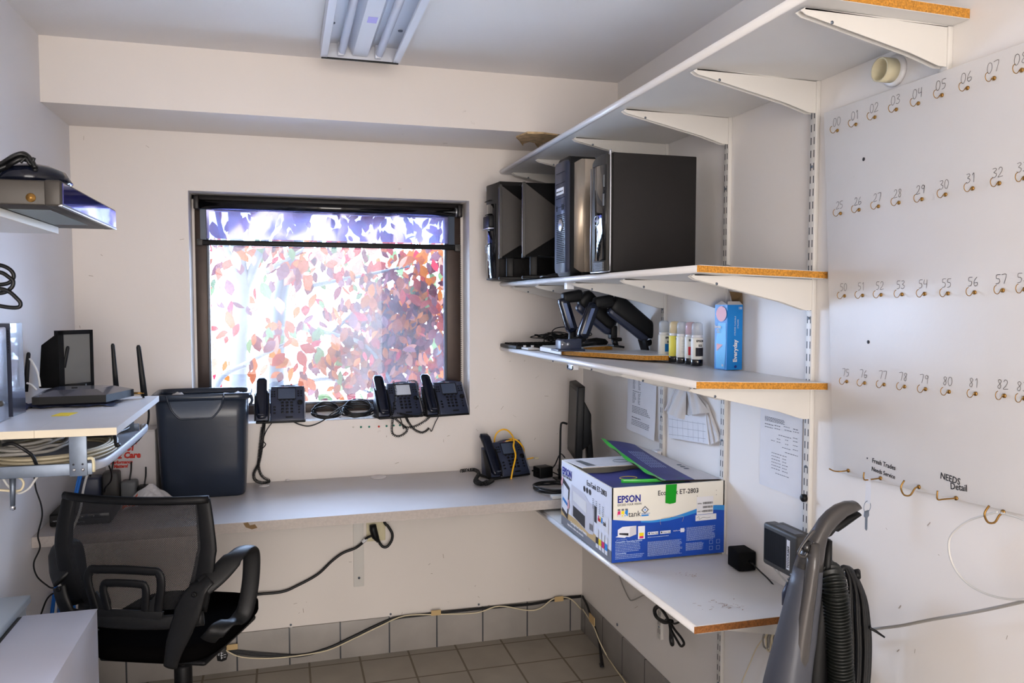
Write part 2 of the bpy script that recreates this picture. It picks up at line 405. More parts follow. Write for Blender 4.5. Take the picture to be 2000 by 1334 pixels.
def dup(root, T, label=None, group=None):
    def cp(o, par):
        c = o.copy(); C.objects.link(c)
        if par: c.parent = par
        for ch in [x for x in list(C.objects) if x.parent == o]: cp(ch, c)
        return c
    c = cp(root, None); c.matrix_world = T
    def reg(o):
        TM[o.name] = T.copy()
        for ch in [x for x in C.objects if x.parent == o]: reg(ch)
    reg(c)
    if label: c['label'] = label
    if group: c['group'] = group
    return c
def TR(x, y, z, rz=0): return Matrix.Translation((x, y, z)) @ Matrix.Rotation(math.radians(rz), 4, 'Z')
def cable(name, pts, r, m, label, cat='cable', group=None, n=8, seg=8):
    return solo(name, MB().sweep(smooth_path(pts, n), r, seg), m, label, cat, group)
STROKES = {'0': [[(0, .5), (.1, .9), (.3, 1), (.5, .85), (.55, .45), (.4, .08), (.2, 0), (.05, .2), (0, .5)]], '1': [[(.1, .8), (.3, 1), (.3, 0)]],
 '2': [[(.05, .8), (.2, 1), (.45, .95), (.5, .7), (.3, .35), (0, 0), (.6, .05)]], '3': [[(.05, .95), (.4, 1), (.5, .8), (.2, .55), (.5, .4), (.5, .15), (.25, 0), (0, .1)]],
 '4': [[(.1, 1), (.05, .5), (.5, .5)], [(.5, 1), (.45, 0)]], '5': [[(.55, 1), (.1, .97), (.08, .6), (.4, .55), (.5, .3), (.35, .05), (.05, 0)]],
 '6': [[(.4, 1), (.1, .6), (.05, .2), (.25, 0), (.5, .15), (.45, .4), (.1, .35)]], '7': [[(0, .97), (.55, 1), (.3, 0)]],
 '8': [[(.5, .85), (.3, 1), (.1, .8), (.45, .35), (.3, 0), (.05, .2), (.4, .6), (.5, .85)]], '9': [[(.5, .8), (.3, 1), (.1, .8), (.2, .55), (.5, .65), (.5, .9), (.42, 0)]]}
def ribbon(mb, P, w_, nrm, mi=0):
    P = [Vector(p) for p in P]; nrm = Vector(nrm)
    for a, b in zip(P, P[1:]):
        d = (b - a)
        if d.length < 1e-6: continue
        s_ = d.normalized().cross(nrm) * w_ / 2; e = d.normalized() * w_ * .3
        mb.poly([a - s_ - e, b - s_ + e, b + s_ + e, a + s_ - e], mi)
def handwrite(mb, txt, org, xd, ud, h, w_, mi=0):
    org, xd, ud = Vector(org), Vector(xd), Vector(ud); x = 0
    for ch in txt:
        for st in STROKES[ch]: ribbon(mb, [org + xd * ((x + p[0]) * h) + ud * (p[1] * h) for p in smooth_path([(a, b, 0) for a, b in st], 3)], w_, xd.cross(ud), mi)
        x += .75

# ------------------------------------------------------------------ the room
W, H, YR = 2.0533, 2.3689, -4.3
BD, BZ = .3625, 2.1525
WL, WR, WT, WB = -1.645, -.5249, 1.928, 1.0077
def struct(name, mb, m): return solo(name, mb, m, kind='structure')
struct('floor', MB().box((-W, YR, -.05), (0, 0, 0)), 'floor_tile')
struct('ceiling', MB().box((-W, YR, H), (0, 0, H + .05)), 'ceiling_paint')
struct('wall_left', MB().box((-W - .1, YR, 0), (-W, .14, H)), 'wall_paint_left')
struct('wall_right', MB().box((0, YR, 0), (.1, .14, H)), 'wall_paint_right')
wb = MB().box((-W, 0, 0), (WL, .19, H)).box((WR, 0, 0), (0, .19, H)).box((WL, 0, 0), (WR, .19, WB)).box((WL, 0, WT), (WR, .19, H))
wb.box((WL, .128, WB), (-1.632, .19, WT)).box((-.539, .128, WB), (WR, .19, WT)).box((WL, .128, 1.911), (WR, .19, WT))
wb.prism([(WL, .070, WB - .01), (WL, .130, 1.030), (WL, .19, 1.030), (WL, .19, WB - .01)], (WR - WL, 0, 0))
struct('wall_back', wb, 'wall_paint')
struct('wall_rear', MB().box((-W, YR - .1, 0), (-1.95, YR, H)).box((-.35, YR - .1, 0), (0, YR, H)).box((-1.95, YR - .1, 2.3), (-.35, YR, H)), 'wall_paint')
beam = struct('trim_1', MB().box((-W, -BD, BZ), (0, 0, H)), 'wall_paint')
mb = MB()   # torn plaster under the beam
pc = [(1008, 266), (1030, 257), (1062, 258), (1090, 262), (1086, 268), (1070, 274), (1058, 280), (1052, 284), (1045, 277), (1030, 274), (1022, 279), (1016, 273)]
P = [at(u, v, 'z', BZ) for u, v in pc]
cc = sum(P, Vector()) / len(P); random.seed(3)
for i in range(len(P)):
    a, b = P[i], P[(i + 1) % len(P)]; da = Vector((0, 0, -.003 - .010 * random.random()))
    mb.poly([cc + Vector((0, 0, -.004)), a + Vector((0, 0, -.004)), b + Vector((0, 0, -.004))]); mb.poly([a, b, b + da * .8, a + da])
part('torn_plaster', mb, 'patch_brown', beam, label='torn brown plaster paper hanging from the beam')
struct('baseboard_back', MB().box((-W, -.009, 0), (0, 0, .1554), bev=.001), 'base_tile_x')
struct('baseboard_right', MB().box((-.009, YR, 0), (0, -.009, .1554), bev=.001), 'base_tile_y')
struct('baseboard_left', MB().box((-W, YR, 0), (-W + .009, -.009, .1554), bev=.001), 'base_tile_y')

struct('hall_sky_block', MB().box((-W, YR - 1.3, -.05), (0, YR - 1.2, H + .05)).box((-W - .1, YR - 1.3, -.05), (-W, YR - .1, H + .05)).box((0, YR - 1.3, -.05), (.1, YR - .1, H + .05)).box((-W, YR - 1.3, H), (0, YR, H + .05)).box((-W, YR - 1.3, -.05), (0, YR, -.001)), 'wall_paint')  # unseen box added behind the rear opening to keep the sky light out
# window: bronze frame, glass, gasket
T0 = .120
fr = MB()
x0, x1, z0, z1 = -1.635, -.537, 1.028, 1.913
gx0, gx1, gz0, gz1 = -1.5905, -.600, 1.063, 1.874
fr.box((x0, T0, z0), (gx0, T0 + .05, z1), bev=.002).box((gx1, T0, z0), (x1, T0 + .05, z1), bev=.002).box((gx0, T0, z0), (gx1, T0 + .05, gz0), bev=.002).box((gx0, T0, gz1), (gx1, T0 + .05, z1), bev=.002)
win = struct('window_1', fr, 'bronze')
g = MB(); q = .008
g.box((gx0, T0 + .006, gz0), (gx0 + q, T0 + .04, gz1)).box((gx1 - q, T0 + .006, gz0), (gx1, T0 + .04, gz1)).box((gx0, T0 + .006, gz0), (gx1, T0 + .04, gz0 + q)).box((gx0, T0 + .006, gz1 - q), (gx1, T0 + .04, gz1))
part('window_gasket', g, 'gasket', win)
part('window_pane', MB().box((gx0 + q, T0 + .03, gz0 + q), (gx1 - q, T0 + .034, gz1 - q)), 'glare_haze_glass', win)
# chain of the blind handled below

# roller blind of blue film
def MBB():
    m_ = MB(); m_.T = Matrix.Translation((-.001, .045, .003)); return m_
BO = Matrix.Translation((0, .045, .002))
bl = thing('roller_blind', 'blue see-through film roller blind pulled a little way down the window', 'blind', (-1.085, .04, 1.905))
part('roller_tube', MBB().cyl((-1.612, .05, 1.885), (-.552, .05, 1.885), .019), 'black_gloss', bl, world=True)
part('head_rail', MBB().box((-1.630, .055, 1.890), (-.540, .08, 1.922), bev=.003), 'bronze_dark', bl, world=True)
for xx in (-1.622, -.548):
    part('bracket', MBB().box((xx - .010, .02, 1.862), (xx + .010, .08, 1.915), bev=.004), 'bronze_dark', bl, world=True)
part('end_cap', MBB().cyl((-.566, .05, 1.885), (-.558, .05, 1.885), .020), 'silver', bl, world=True)
part('film', MBB().grid(lambda a, b: (-1.588 + .995 * a, .066 + .0015 * math.sin(a * 23 + b * 3) + .001 * math.sin(a * 61), 1.885 - .135 * b), 60, 8), 'blue_film', bl, world=True)
part('side_strip', MBB().box((-1.612, .062, 1.745), (-1.590, .066, 1.88)), 'gasket', bl, world=True); part('side_strip', MBB().box((-.592, .062, 1.745), (-.566, .066, 1.88)), 'gasket', bl, world=True)
part('bottom_bar', MBB().box((-1.624, .055, 1.722), (-.545, .073, 1.744), bev=.004), 'black', bl, world=True)
part('bar_cap', MBB().box((-1.626, .053, 1.720), (-1.603, .075, 1.746), bev=.003), 'dark_grey', bl, world=True); part('bar_cap', MBB().box((-.566, .053, 1.716), (-.540, .075, 1.746), bev=.003), 'dark_grey', bl, world=True)
mb = MBB()
for k in range(95):
    z = 1.87 - k * .0085
    for dy in (.045, .062): mb.lathe([(0, -.0022), (.0022, 0), (0, .0022)], (-.545 + .006 * math.sin(k * .02), dy, z), seg=6)
part('bead_chain', mb, 'black', bl, world=True)

# outside: pavement and trees
solo('pavement', MB().box((-9, .6, -.35), (7, 14, -.3)), 'pavement', kind='structure')
def leaf(mb, c, L, mi, R):
    d = Vector((R.gauss(0, .6), R.gauss(0, .5), -1 + R.gauss(0, .55))).normalized(); s = d.cross(Vector((R.gauss(0, .7), -1, R.gauss(0, .6)))).normalized(); n = d.cross(s); w_ = L * R.uniform(.22, .32)
    pr = [(0, 0), (.18, .6), (.42, 1), (.7, .8), (1, 0)]
    mid = [c + d * (L * t) + n * (-.12 * L * math.sin(t * 3)) for t, _ in pr]
    for sg in (-1, 1):
        e = [mid[i] + s * (sg * w_ * pr[i][1]) + n * (.18 * w_ * pr[i][1]) for i in range(5)]
        mb.poly([mid[0], mid[1], e[1]], mi, True); mb.poly([mid[1], mid[2], e[2], e[1]], mi, True); mb.poly([mid[2], mid[3], e[3], e[2]], mi, True); mb.poly([mid[3], mid[4], e[3]], mi, True)
LM = ['leaf_plum', 'leaf_red', 'leaf_rust', 'leaf_pink', 'leaf_green', 'leaf_orange', 'leaf_crimson', 'leaf_mauve']
def tree(name, label, base, trunk, branches, blobs, bark, seed, group=None):
    R = random.Random(seed)
    t = thing(name, label, 'tree', base)
    mb = MB(); mb.sweep(smooth_path(trunk, 6), [.05 - .018 * i / (len(trunk) * 6 - 6) for i in range(len(trunk) * 6 - 5)], 12)
    part('trunk', mb, bark, t, world=True)
    for br in branches:
        P = smooth_path(br[1], 6); r = br[0]
        part('branch', MB().sweep(P, [r * (1 - .6 * i / len(P)) for i in range(len(P))], 7), bark, t, world=True)
    mb = MB()
    for (c, s, n, Ls, wts) in blobs:
        for _ in range(n):
            p = Vector((R.gauss(c[0], s[0]), R.gauss(c[1], s[1]), R.gauss(c[2], s[2])))
            if p.y < .34: p.y = .34 + (.34 - p.y) * .5
            leaf(mb, p, Ls * R.uniform(.6, 1.2), R.choices(range(8), wts)[0], R)
            if p.y < .3: pass
    part('foliage', mb, LM, t, world=True)
    return t
wA = (8, 6, 6, 1, 1, 3, 1, 5); wB = (2, 3, 5, 6, 2, 2, 2, 2)
def o(u, v, y): return at(u, v, 'y', y)
tree('maroon_leaf_tree', 'pale barked tree with forked trunk outside the left half of the window', (o(475, 700, 1.3).x, 1.3, -.3),
     [Vector((o(470, 700, 1.3).x, 1.3, -.3)), o(466, 760, 1.3), o(470, 620, 1.3), o(473, 560, 1.3), o(462, 470, 1.3), o(455, 380, 1.32)],
     [(.03, [o(473, 575, 1.3), o(500, 510, 1.3), o(530, 440, 1.25), o(560, 370, 1.2)]), (.02, [o(470, 540, 1.3), o(440, 480, 1.2), (o(420, 400, 1.1))]), (.015, [o(520, 530, 1.25), o(570, 500, 1.2), o(620, 470, 1.1)]),
      (.016, [o(462, 720, 1.1), o(500, 700, 1.0), o(560, 670, .95)]), (.02, [o(410, 790, 1.0), o(435, 735, 1.0), o(480, 715, 1.05)])],
     [(o(470, 500, 1.3), (.40, .25, .34), 210, .10, wB), (o(430, 680, 1.5), (.25, .25, .28), 60, .085, wB), (o(580, 450, 1.3), (.4, .2, .22), 130, .095, wB), (o(545, 700, .9), (.16, .12, .12), 40, .10, (1, 5, 4, 2, 4, 3, 5, 1)), (o(600, 560, 1.2), (.25, .2, .2), 60, .085, wB)], 'bark', 11)
tree('maroon_leaf_tree', 'tree with dense plum and rust leaves outside the right half of the window', (o(545, 700, 1.6).x, 1.6, -.3),
     [Vector((o(545, 700, 1.6).x, 1.6, -.3)), o(540, 780, 1.6), o(545, 640, 1.6), o(552, 560, 1.6), o(590, 440, 1.6), o(620, 350, 1.6)],
     [(.016, [o(545, 640, 1.6), o(640, 650, 1.1), o(720, 680, .8), o(770, 760, .7)]), (.014, [o(600, 560, 1.5), o(700, 540, 1.0), o(800, 520, .9)]), (.014, [o(560, 760, 1.4), o(640, 740, 1.0), o(730, 770, .8)]), (.012, [o(650, 650, 1.1), o(700, 600, 1.0), o(760, 540, 1.0)])],
     [(o(770, 610, .85), (.15, .14, .15), 470, .075, wA), (o(740, 700, .85), (.18, .14, .10), 330, .08, wA), (o(820, 580, .9), (.1, .1, .14), 160, .075, wA), (o(830, 700, 1.0), (.11, .15, .16), 150, .075, (6, 6, 7, 1, 3, 4, 1, 4)), (o(720, 470, 1.2), (.4, .2, .12), 150, .085, wB), (o(850, 500, 1.3), (.2, .2, .2), 80, .085, (4, 4, 6, 3, 2, 6, 1, 3))], 'bark_dark', 12)
tree('green_bush', 'green leaved shrub showing behind the maroon leaves at lower right', (o(860, 700, 2.6).x, 2.6, -.3),
     [Vector((o(860, 700, 2.6).x, 2.6, -.3)), o(860, 760, 2.6), o(850, 650, 2.6)], [], [(o(850, 690, 2.6), (.3, .2, .45), 170, .12, (0, 0, 0, 0, 1, 0, 0, 0))], 'bark_dark', 13)

# ------------------------------------------------------------------ shelving on the right wall
Y0, SP = -.3908, .406
Yk = [Y0 - k * SP for k in range(5)]
def standard(k, zt, zb_, label):
    y = Yk[k]; mb = MB().box((-.012, y - .0125, zb_), (0, y + .0125, zt), bev=.0015)
    t = thing('shelf_standard', label, 'shelf standard', (0, y, zb_), group='slotted shelf standards on the right wall')
    part('channel', mb, 'white_metal', t, world=True)
    s = MB(); z = zb_ + .02
    while z < zt - .03:
        for dy in (-.006, .006): s.box((-.0124, y + dy - .0014, z), (-.0118, y + dy + .0014, z + .018))
        z += .032
    part('slots', s, 'dark_print', t, world=True)
    zs = zb_ + .045
    while zs < zt: part('screw', MB().cyl((-.0118, y, zs), (-.0145, y, zs), .004, .003, 10), 'steel', t, world=True); zs += .38
names = ['nearest the back wall', 'second from the back wall', 'third from the back wall', 'fourth from the back wall', 'nearest the camera, beside the round sensor']
standard(0, 2.045, 1.36, 'white slotted shelf standard ' + names[0]); standard(1, 2.045, .285, 'white slotted shelf standard ' + names[1]); standard(2, 2.045, .27, 'white slotted shelf standard ' + names[2])
standard(3, 2.045, .27, 'white slotted shelf standard ' + names[3] + ', left of the key board'); standard(4, 2.045, 1.958, 'white slotted shelf standard ' + names[4])
def bracket(y, ztf, ztb, D, label, grp, hb=.078, depth=.352):
    """tapered double-wall bracket: top edge follows the shelf underside"""
    y += 0
    t = thing('shelf_bracket', label, 'shelf bracket', (-.012, y, ztb - hb), group=grp)
    def zt(x): return ztb + (ztf - ztb) * (-x / D)
    mb = MB()
    for dy in (-.009, .007):
        pts = [(-.012, y + dy, zt(0) - .001), (-depth + .01, y + dy, zt(-depth) - .001), (-depth, y + dy, zt(-depth) - .007), (-depth + .012, y + dy, zt(-depth) - .014), (-.10, y + dy, zt(-.1) - .060), (-.03, y + dy, ztb - hb), (-.012, y + dy, ztb - hb)]
        mb.prism(pts, (0, .002, 0))
    mb.box((-depth + .01, y - .009, zt(-depth) - .0045), (-.012, y + .009, zt(-depth) - .0015))
    part('bracket_arm', mb, 'white_metal', t, world=True)
    part('bracket_notch', MB().cyl((-depth + .07, y - .0095, zt(-.28) - .022), (-depth + .07, y - .0085, zt(-.28) - .022), .0035, seg=10), 'steel', t, world=True)
def shelf(name, label, pts_top, thick, edge_mat_end, brs, ztf, ztb, grp):
    """pts_top: front-far, front-near, back-near, back-far (x,y,z)"""
    ff, fn, bn, bf = map(Vector, pts_top)
    t = thing('wall_shelf', label, 'shelf', (0, (fn.y + ff.y) / 2, bn.z), group='white shelves on the right wall')
    dn = Vector((0, 0, -thick)); mb = MB()
    ins = Vector((.012, 0, 0))
    a = [ff + ins, fn + ins, bn, bf]
    mb.loft([[p for p in a], [p + dn for p in a]], smooth=False)
    part('shelf_board', mb.recalc(), 'white_melamine', t, world=True)
    # rounded front nosing
    prof = []
    for k in range(9):
        an = math.pi / 2 + math.pi * k / 8
        prof.append(Vector((.012 + math.cos(an) * .012, 0, -thick / 2 + math.sin(an) * (thick / 2))))
    mb = MB(); mb.loft([[ff + p for p in prof], [fn + p for p in prof]])
    part('front_nosing', mb.recalc(), 'white_edge', t, world=True)
    # raw chipboard end
    e = Vector((0, -.0008, 0))
    mb = MB(); mb.loft([[fn + Vector((.004, 0, -.001)), fn + Vector((.004, 0, -thick + .001)), bn + Vector((0, 0, -thick + .001)), bn + Vector((0, 0, -.001))], [fn + e + Vector((.004, 0, -.001)), fn + e + Vector((.004, 0, -thick + .001)), bn + e + Vector((0, 0, -thick + .001)), bn + e + Vector((0, 0, -.001))]], smooth=False)
    part('raw_end', mb.recalc(), edge_mat_end, t, label='raw chipboard end grain', world=True)
    for k, nm in brs:
        if isinstance(k, int): y = Yk[k]
        else: y = k
        bracket(y, ztf - thick, ztb - thick, .365, 'white steel bracket under the %s shelf, %s' % (grp, nm), 'brackets under the %s shelf' % grp)
    return t
bn_ = ['nearest the back wall', 'second from the back wall', 'third from the back wall', 'fourth from the back wall', 'fifth from the back wall']
shelf('s', 'long white shelf highest on the right wall, empty on top', [(-.392, -.003, 2.066), (-.368, -2.066, 2.072), (-.001, -2.066, 2.066), (-.001, -.003, 2.062)], .02, 'chipboard', [(-.06, 'hard against the back wall')] + [(k, bn_[k]) for k in range(5)], 2.070, 2.064, 'topmost')
shelf('s', 'white shelf holding the computer towers and monitors', [(-.392, -.003, 1.582), (-.366, -1.665, 1.5827), (-.001, -1.662, 1.571), (-.001, -.003, 1.575)], .018, 'chipboard', [(-.06, 'hard against the back wall')] + [(k, bn_[k]) for k in range(4)], 1.5825, 1.571, 'computer')
shelf('s', 'white shelf holding the monitor arms, ink bottles and straw box', [(-.392, -.003, 1.303), (-.366, -1.669, 1.309), (-.001, -1.671, 1.296), (-.001, -.003, 1.292)], .018, 'chipboard', [(k, bn_[k]) for k in range(4)], 1.308, 1.295, 'monitor arm')
shelf('s', 'white low shelf under the printer carton', [(-.395, -.45, .724), (-.375, -1.69, .730), (-.001, -1.69, .728), (-.001, -.45, .722)], .019, 'chipboard_dark', [(k, bn_[k]) for k in (1, 2, 3)], .729, .727, 'lowest')
# worn marks on low shelf (surface wear)
# ------------------------------------------------------------------ worktop
desk = thing('worktop', 'long grey laminate worktop running under the window', 'desk', (-W / 2, -.3, 0))
part('top', MB().box((-W + .001, -.604, .7665), (-.001, -.010, .768)).box((-W + .001, -.6, .736), (-.001, -.001, .7665)), 'desk_laminate', desk, world=True)
part('front_edge', MB().box((-W + .001, -.6055, .735), (-.001, -.604, .7678)), 'desk_edge', desk, world=True)
pts = [(475, 1022), (480, 1030), (492, 1034), (503, 1031), (498, 1024), (488, 1026), (484, 1020)]
part('edge_stain', MB().poly([at(u, v, 'y', -.6058) for u, v in pts]), 'brown_card', desk, world=True)
st = thing('desk_bracket', 'white flat steel support strip screwed to the wall under the worktop', 'bracket', (-1.005, 0, .29))
part('strip', MB().box((-1.027, -.006, .299), (-.984, 0, .734), bev=.001), 'white_metal', st, world=True)
part('support_arm', MB().box((-1.027, -.45, .729), (-.984, -.006, .734), bev=.001), 'white_metal', st, world=True)
part('screw', MB().cyl((-1.005, -.006, .337), (-1.005, -.009, .337), .005), 'steel', st, world=True)
gr = solo('cable_grommet', MB().lathe([(.034, 0), (.034, .002), (.030, .004), (.010, .0045), (0, .0045)], (-.925, -.045, .768), 28), 'carton_white', 'round off-white cable grommet in the worktop near the wall', 'grommet')

# ------------------------------------------------------------------ computers on the second shelf
def tower(name_label, x0, x1, y0, y1, z0, z1, loc_parts): pass
ZS = 1.5835
# far tower: glossy black with label
x0, x1, y0, y1, z1 = -.478, -.10, -.205, -.075, 1.985
print('MON', at(980, 357, 'x', -.45), at(970, 505, 'x', -.45), at(1024, 353, 'x', -.42), at(947, 362, 'x', -.478), at(970, 362, 'x', -.478))
t = thing('computer_tower', 'glossy black computer tower at the window end of the shelf, its front overhanging', 'computer', ((x0 + x1) / 2, (y0 + y1) / 2, ZS))
part('case', MB().box((x0 + .03, y0, ZS), (x1, y1, z1), bev=.004), 'pc_side', t, world=True)
rings = []
for k in range(9):
    a = k / 8; bulge = .03 * math.sin(math.pi * a) ** .6
    rings.append([(x0 + .03 - bulge - .004, y1 - (y1 - y0) * a, ZS + .004), (x0 + .03 - bulge - .004, y1 - (y1 - y0) * a, z1 - .012), (x0 + .034, y1 - (y1 - y0) * a, z1), (x0 + .034, y1 - (y1 - y0) * a, ZS)])
part('front_bezel', MB().loft(rings).recalc(), 'dark_grey', t, world=True)
mb = MB()
rings = []
for k in range(5):
    a = .50 + .46 * k / 4; bulge = .03 * math.sin(math.pi * a) ** .6; xx = x0 + .0245 - bulge
    rings.append([(xx, y1 - (y1 - y0) * a, ZS + .01), (xx, y1 - (y1 - y0) * a, z1 - .09), (xx + .003, y1 - (y1 - y0) * a, z1 - .09), (xx + .003, y1 - (y1 - y0) * a, ZS + .01)])
part('gloss_panel', mb.loft(rings).recalc(), 'black_gloss', t, world=True)
part('drive_seam', MB().box((x0 - .006, y0 + .02, z1 - .075), (x0 + .01, y1 - .03, z1 - .0735)).box((x0 - .006, y0 + .02, z1 - .13), (x0 + .01, y1 - .03, z1 - .1285)), 'black', t, world=True)
part('port_bay', MB().box((x0 - .010, y0 + .012, 1.80), (x0 + .02, y1 - .02, 1.85), bev=.004), 'black', t, world=True)
part('silver_lip', MB().box((x0 - .014, y0 + .012, 1.794), (x0 + .02, y1 - .02, 1.799), bev=.001), 'silver', t, world=True)
part('label_sticker', MB().box((x0 + .0005, y0 + .05, z1 - .030), (x0 + .006, y0 + .10, z1 - .014)), 'paper', t, world=True)
mb = MB(); mb.sweep([(x0 - .0055, y0 + .07 + .016 * math.cos(a * math.pi / 12), 1.715 + .016 * math.sin(a * math.pi / 12)) for a in range(24)], .0014, 6, closed=True)
mb.text('DELL', .011, (x0 - .0065, y0 + .070, 1.7115), (0, -1, 0), (0, 0, 1), align='CENTER')
part('logo', mb, 'silver', t, world=True)
# two thin black monitors standing edge on
def upright_monitor(ut, ub, vt, vb, xx, dep, label):
    a = at(ut, vt, 'x', xx); b = at(ub, vb, 'x', xx)
    y = (a.y + b.y) / 2; h0, h1 = b.z - ZS, a.z - ZS
    ang = math.atan2((xx - CAM.x), (y - CAM.y)) - math.radians(2.2)     # screen faces the room, seen almost exactly edge on
    T = Matrix.Translation((xx, y, ZS)) @ Matrix.Rotation(-ang, 4, 'Z')
    t = thing('computer_monitor', label, 'monitor', T=T)
    part('bezel', MB().box((0, 0, h0), (.012, dep, h1), bev=.002), 'dark_grey', t)
    part('screen', MB().box((-.0012, .012, h0 + .014), (.001, dep - .012, h1 - .012)), 'screen_reflection', t)
    part('side_cheek', MB().prism([(.010, .0, h0 + .004), (.010, .0, h1 - .004), (.155, .0, h1 - .115), (.155, .0, h0 + .095)], (0, .012, 0), bev=.002), 'warm_grey', t)
    part('back_housing', MB().box((.012, .013, h0 + .002), (.150, dep, h1 - .003), bev=.003), 'black_soft', t)
    part('stand_neck', MB().box((.03, dep * .3, .012), (.06, dep * .6, h0 + .01), bev=.004), 'black', t)
    part('stand_base', MB().box((.0, .01, .001), (.15, dep, .014), bev=.004), 'black', t)
    return t
mat('warm_grey', (60, 56, 52), rough=.6)
mat('monitor_screen', (34, 34, 33), rough=.5)
mat('screen_reflection', (50, 60, 120), rough=.12, coat=1)  # window reflection on the edge-on screens, painted in as blue
upright_monitor(980, 970, 357, 505, -.472, .09, 'dark tapered monitor standing edge on beside the glossy tower')
upright_monitor(1024, 1017, 353, 502, -.430, .10, 'dark tapered monitor standing edge on beside the brushed metal tower')
# brushed metal tower
x0, x1, y0, y1, z1 = -.385, -.03, -.850, -.705, 1.982
zz = 1.5835
t = thing('computer_tower', 'computer tower with brushed metal side and black grille front', 'computer', ((x0 + x1) / 2, (y0 + y1) / 2, zz))
part('case', MB().box((x0 + .05, y0 + .008, zz), (x1, y1 - .008, z1 - .008), bev=.004), 'black', t, world=True)
def rr(x, ya, yb, za, zb_, r, n=5):
    out = []
    for (cy, cz, a0) in ((yb - r, zb_ - r, 0), (ya + r, zb_ - r, 90), (ya + r, za + r, 180), (yb - r, za + r, 270)):
        for k in range(n + 1):
            a = math.radians(a0 + 90 * k / n); out.append((x, cy + r * math.cos(a), cz + r * math.sin(a)))
    return out
part('outer_rim', MB().loft([rr(x0 + .012, y0, y1, zz, z1, .03), rr(x0 + .10, y0, y1, zz, z1, .03)]), 'black', t, world=True)
part('front_face', MB().loft([rr(x0, y0 + .022, y1 - .01, zz + .012, z1 - .014, .018), rr(x0 + .04, y0 + .012, y1 - .004, zz + .006, z1 - .006, .022)]), 'phone_black', t, world=True)
part('metal_side', MB().loft([[(x0 + .016 + .006 * (k > 2) * 0 + dxx, y0 + dyy, zz + .012 + e_), (x0 + .016 + dxx, y0 + dyy, z1 - .012 - e_)] + [(x0 + .05 + dxx * 0, y0 + .01, z1 - .01), (x0 + .05, y0 + .01, zz + .01)] for k, (dxx, dyy, e_) in enumerate(((0, .004, .022), (.006, -.001, .014), (.020, -.004, .006), (.045, -.005, .002)))], cap=False).box((x0 + .055, y0 - .005, zz + .012), (x1 - .005, y0 + .01, z1 - .012), bev=.002), 'brushed', t, world=True)
mb = MB()
for k in range(27): mb.box((x0 - .001, y0 + .038, zz + .045 + k * .0062), (x0 + .003, y1 - .03, zz + .0478 + k * .0062))
part('vent_slots', mb, 'black_soft', t, world=True)
mb = MB()
for zc in (z1 - .05, z1 - .085, z1 - .135, z1 - .165): mb.box((x0 - .0012, y0 + .034, zc), (x0 + .002, y1 - .024, zc + .0014))
part('drive_bay_lines', mb, 'black_soft', t, world=True)
part('label_sticker', MB().box((x0 - .0015, y0 + .045, z1 - .122), (x0 + .001, y1 - .028, z1 - .100)).text('MAINTENANCE PC', .008, (x0 - .0018, y1 - .03, z1 - .115), (0, -1, 0), (0, 0, 1), mi=1), ['paper', 'ink_black'], t, world=True)
mb = MB(); mb.T = Matrix.Translation((x0 - .001, (y0 + y1) / 2, zz + .172)) @ Matrix.Rotation(math.radians(-90), 4, 'Y'); mb.lathe([(.021, 0), (.021, .002), (.017, .004), (0, .005)], seg=24)
part('round_logo', mb, 'silver', t, world=True)
part('usb_ports', MB().box((x0 - .001, y0 + .045, zz + .222), (x0 + .003, y0 + .051, zz + .242)).box((x0 - .001, y0 + .058, zz + .222), (x0 + .003, y0 + .064, zz + .242)).box((x0 - .001, y1 - .035, zz + .222), (x0 + .003, y1 - .030, zz + .240)), 'black_soft', t, world=True)
# big plain tower on the right
x0, x1, y0, y1, z1 = -.372, -.088, -1.163, -1.030, 1.934
t = thing('computer_tower', 'large matt black computer tower with glossy front and silver trim, nearest the shelf end', 'computer', ((x0 + x1) / 2, (y0 + y1) / 2, ZS))
part('case', MB().box((x0 + .012, y0, ZS + .003), (x1, y1, z1), bev=.0025), 'pc_side', t, world=True)
def fr3(dx, ya, yb, za, zb_): return [(x0 + dx, ya, za), (x0 + dx, yb, za), (x0 + dx, yb, zb_), (x0 + dx, ya, zb_)]
mb = MB(); n = 8; rings = []
for k in range(n + 1):
    a = k / n; y = y0 + .004 + (y1 - y0 - .004) * a; bx = -.014 * math.sin(math.pi * (a * .9 + .1)) ** .8
    rings.append([(x0 + bx, y, ZS + .004), (x0 + bx, y, z1 - .004 - .018 * a * a), (x0 + .014, y, z1 - .002 - .01 * a), (x0 + .014, y, ZS + .002)])
part('front_bezel', mb.loft(rings).recalc(), 'dark_grey', t, world=True)
rings = []
for k in range(5):
    a = .02 + .5 * k / 4; y = y0 + .004 + (y1 - y0 - .004) * a; bx = -.014 * math.sin(math.pi * (a * .9 + .1)) ** .8
    rings.append([(x0 + bx - .0022, y, ZS + .035), (x0 + bx - .0022, y, z1 - .035), (x0 + bx + .003, y, z1 - .035), (x0 + bx + .003, y, ZS + .035)])
part('gloss_panel', MB().loft(rings).recalc(), 'black_gloss', t, world=True)
mb = MB(); mb.sweep(smooth_path([(x0 + .004, y0 + .001, ZS + .004), (x0 + .004, y0 + .001, z1 - .022), (x0 + .001, y0 + .008, z1 - .006), (x0 - .006, y1 - .05, z1 - .008), (x0, y1 - .01, z1 - .018)], 8), .0028, 8)
mb.sweep(smooth_path([(x0 + .004, y0 + .001, ZS + .004), (x0 - .008, y0 + .03, ZS + .002), (x0 - .013, y0 + .09, ZS + .002), (x0 - .008, y1 - .01, ZS + .003)], 6), .0024, 8)
mb.sweep([(x0 - .006, y1 - .004, ZS + .004), (x0 - .006, y1 - .004, z1 - .03)], .0018, 6)
part('silver_trim', mb, 'silver', t, world=True)
mb = MB()
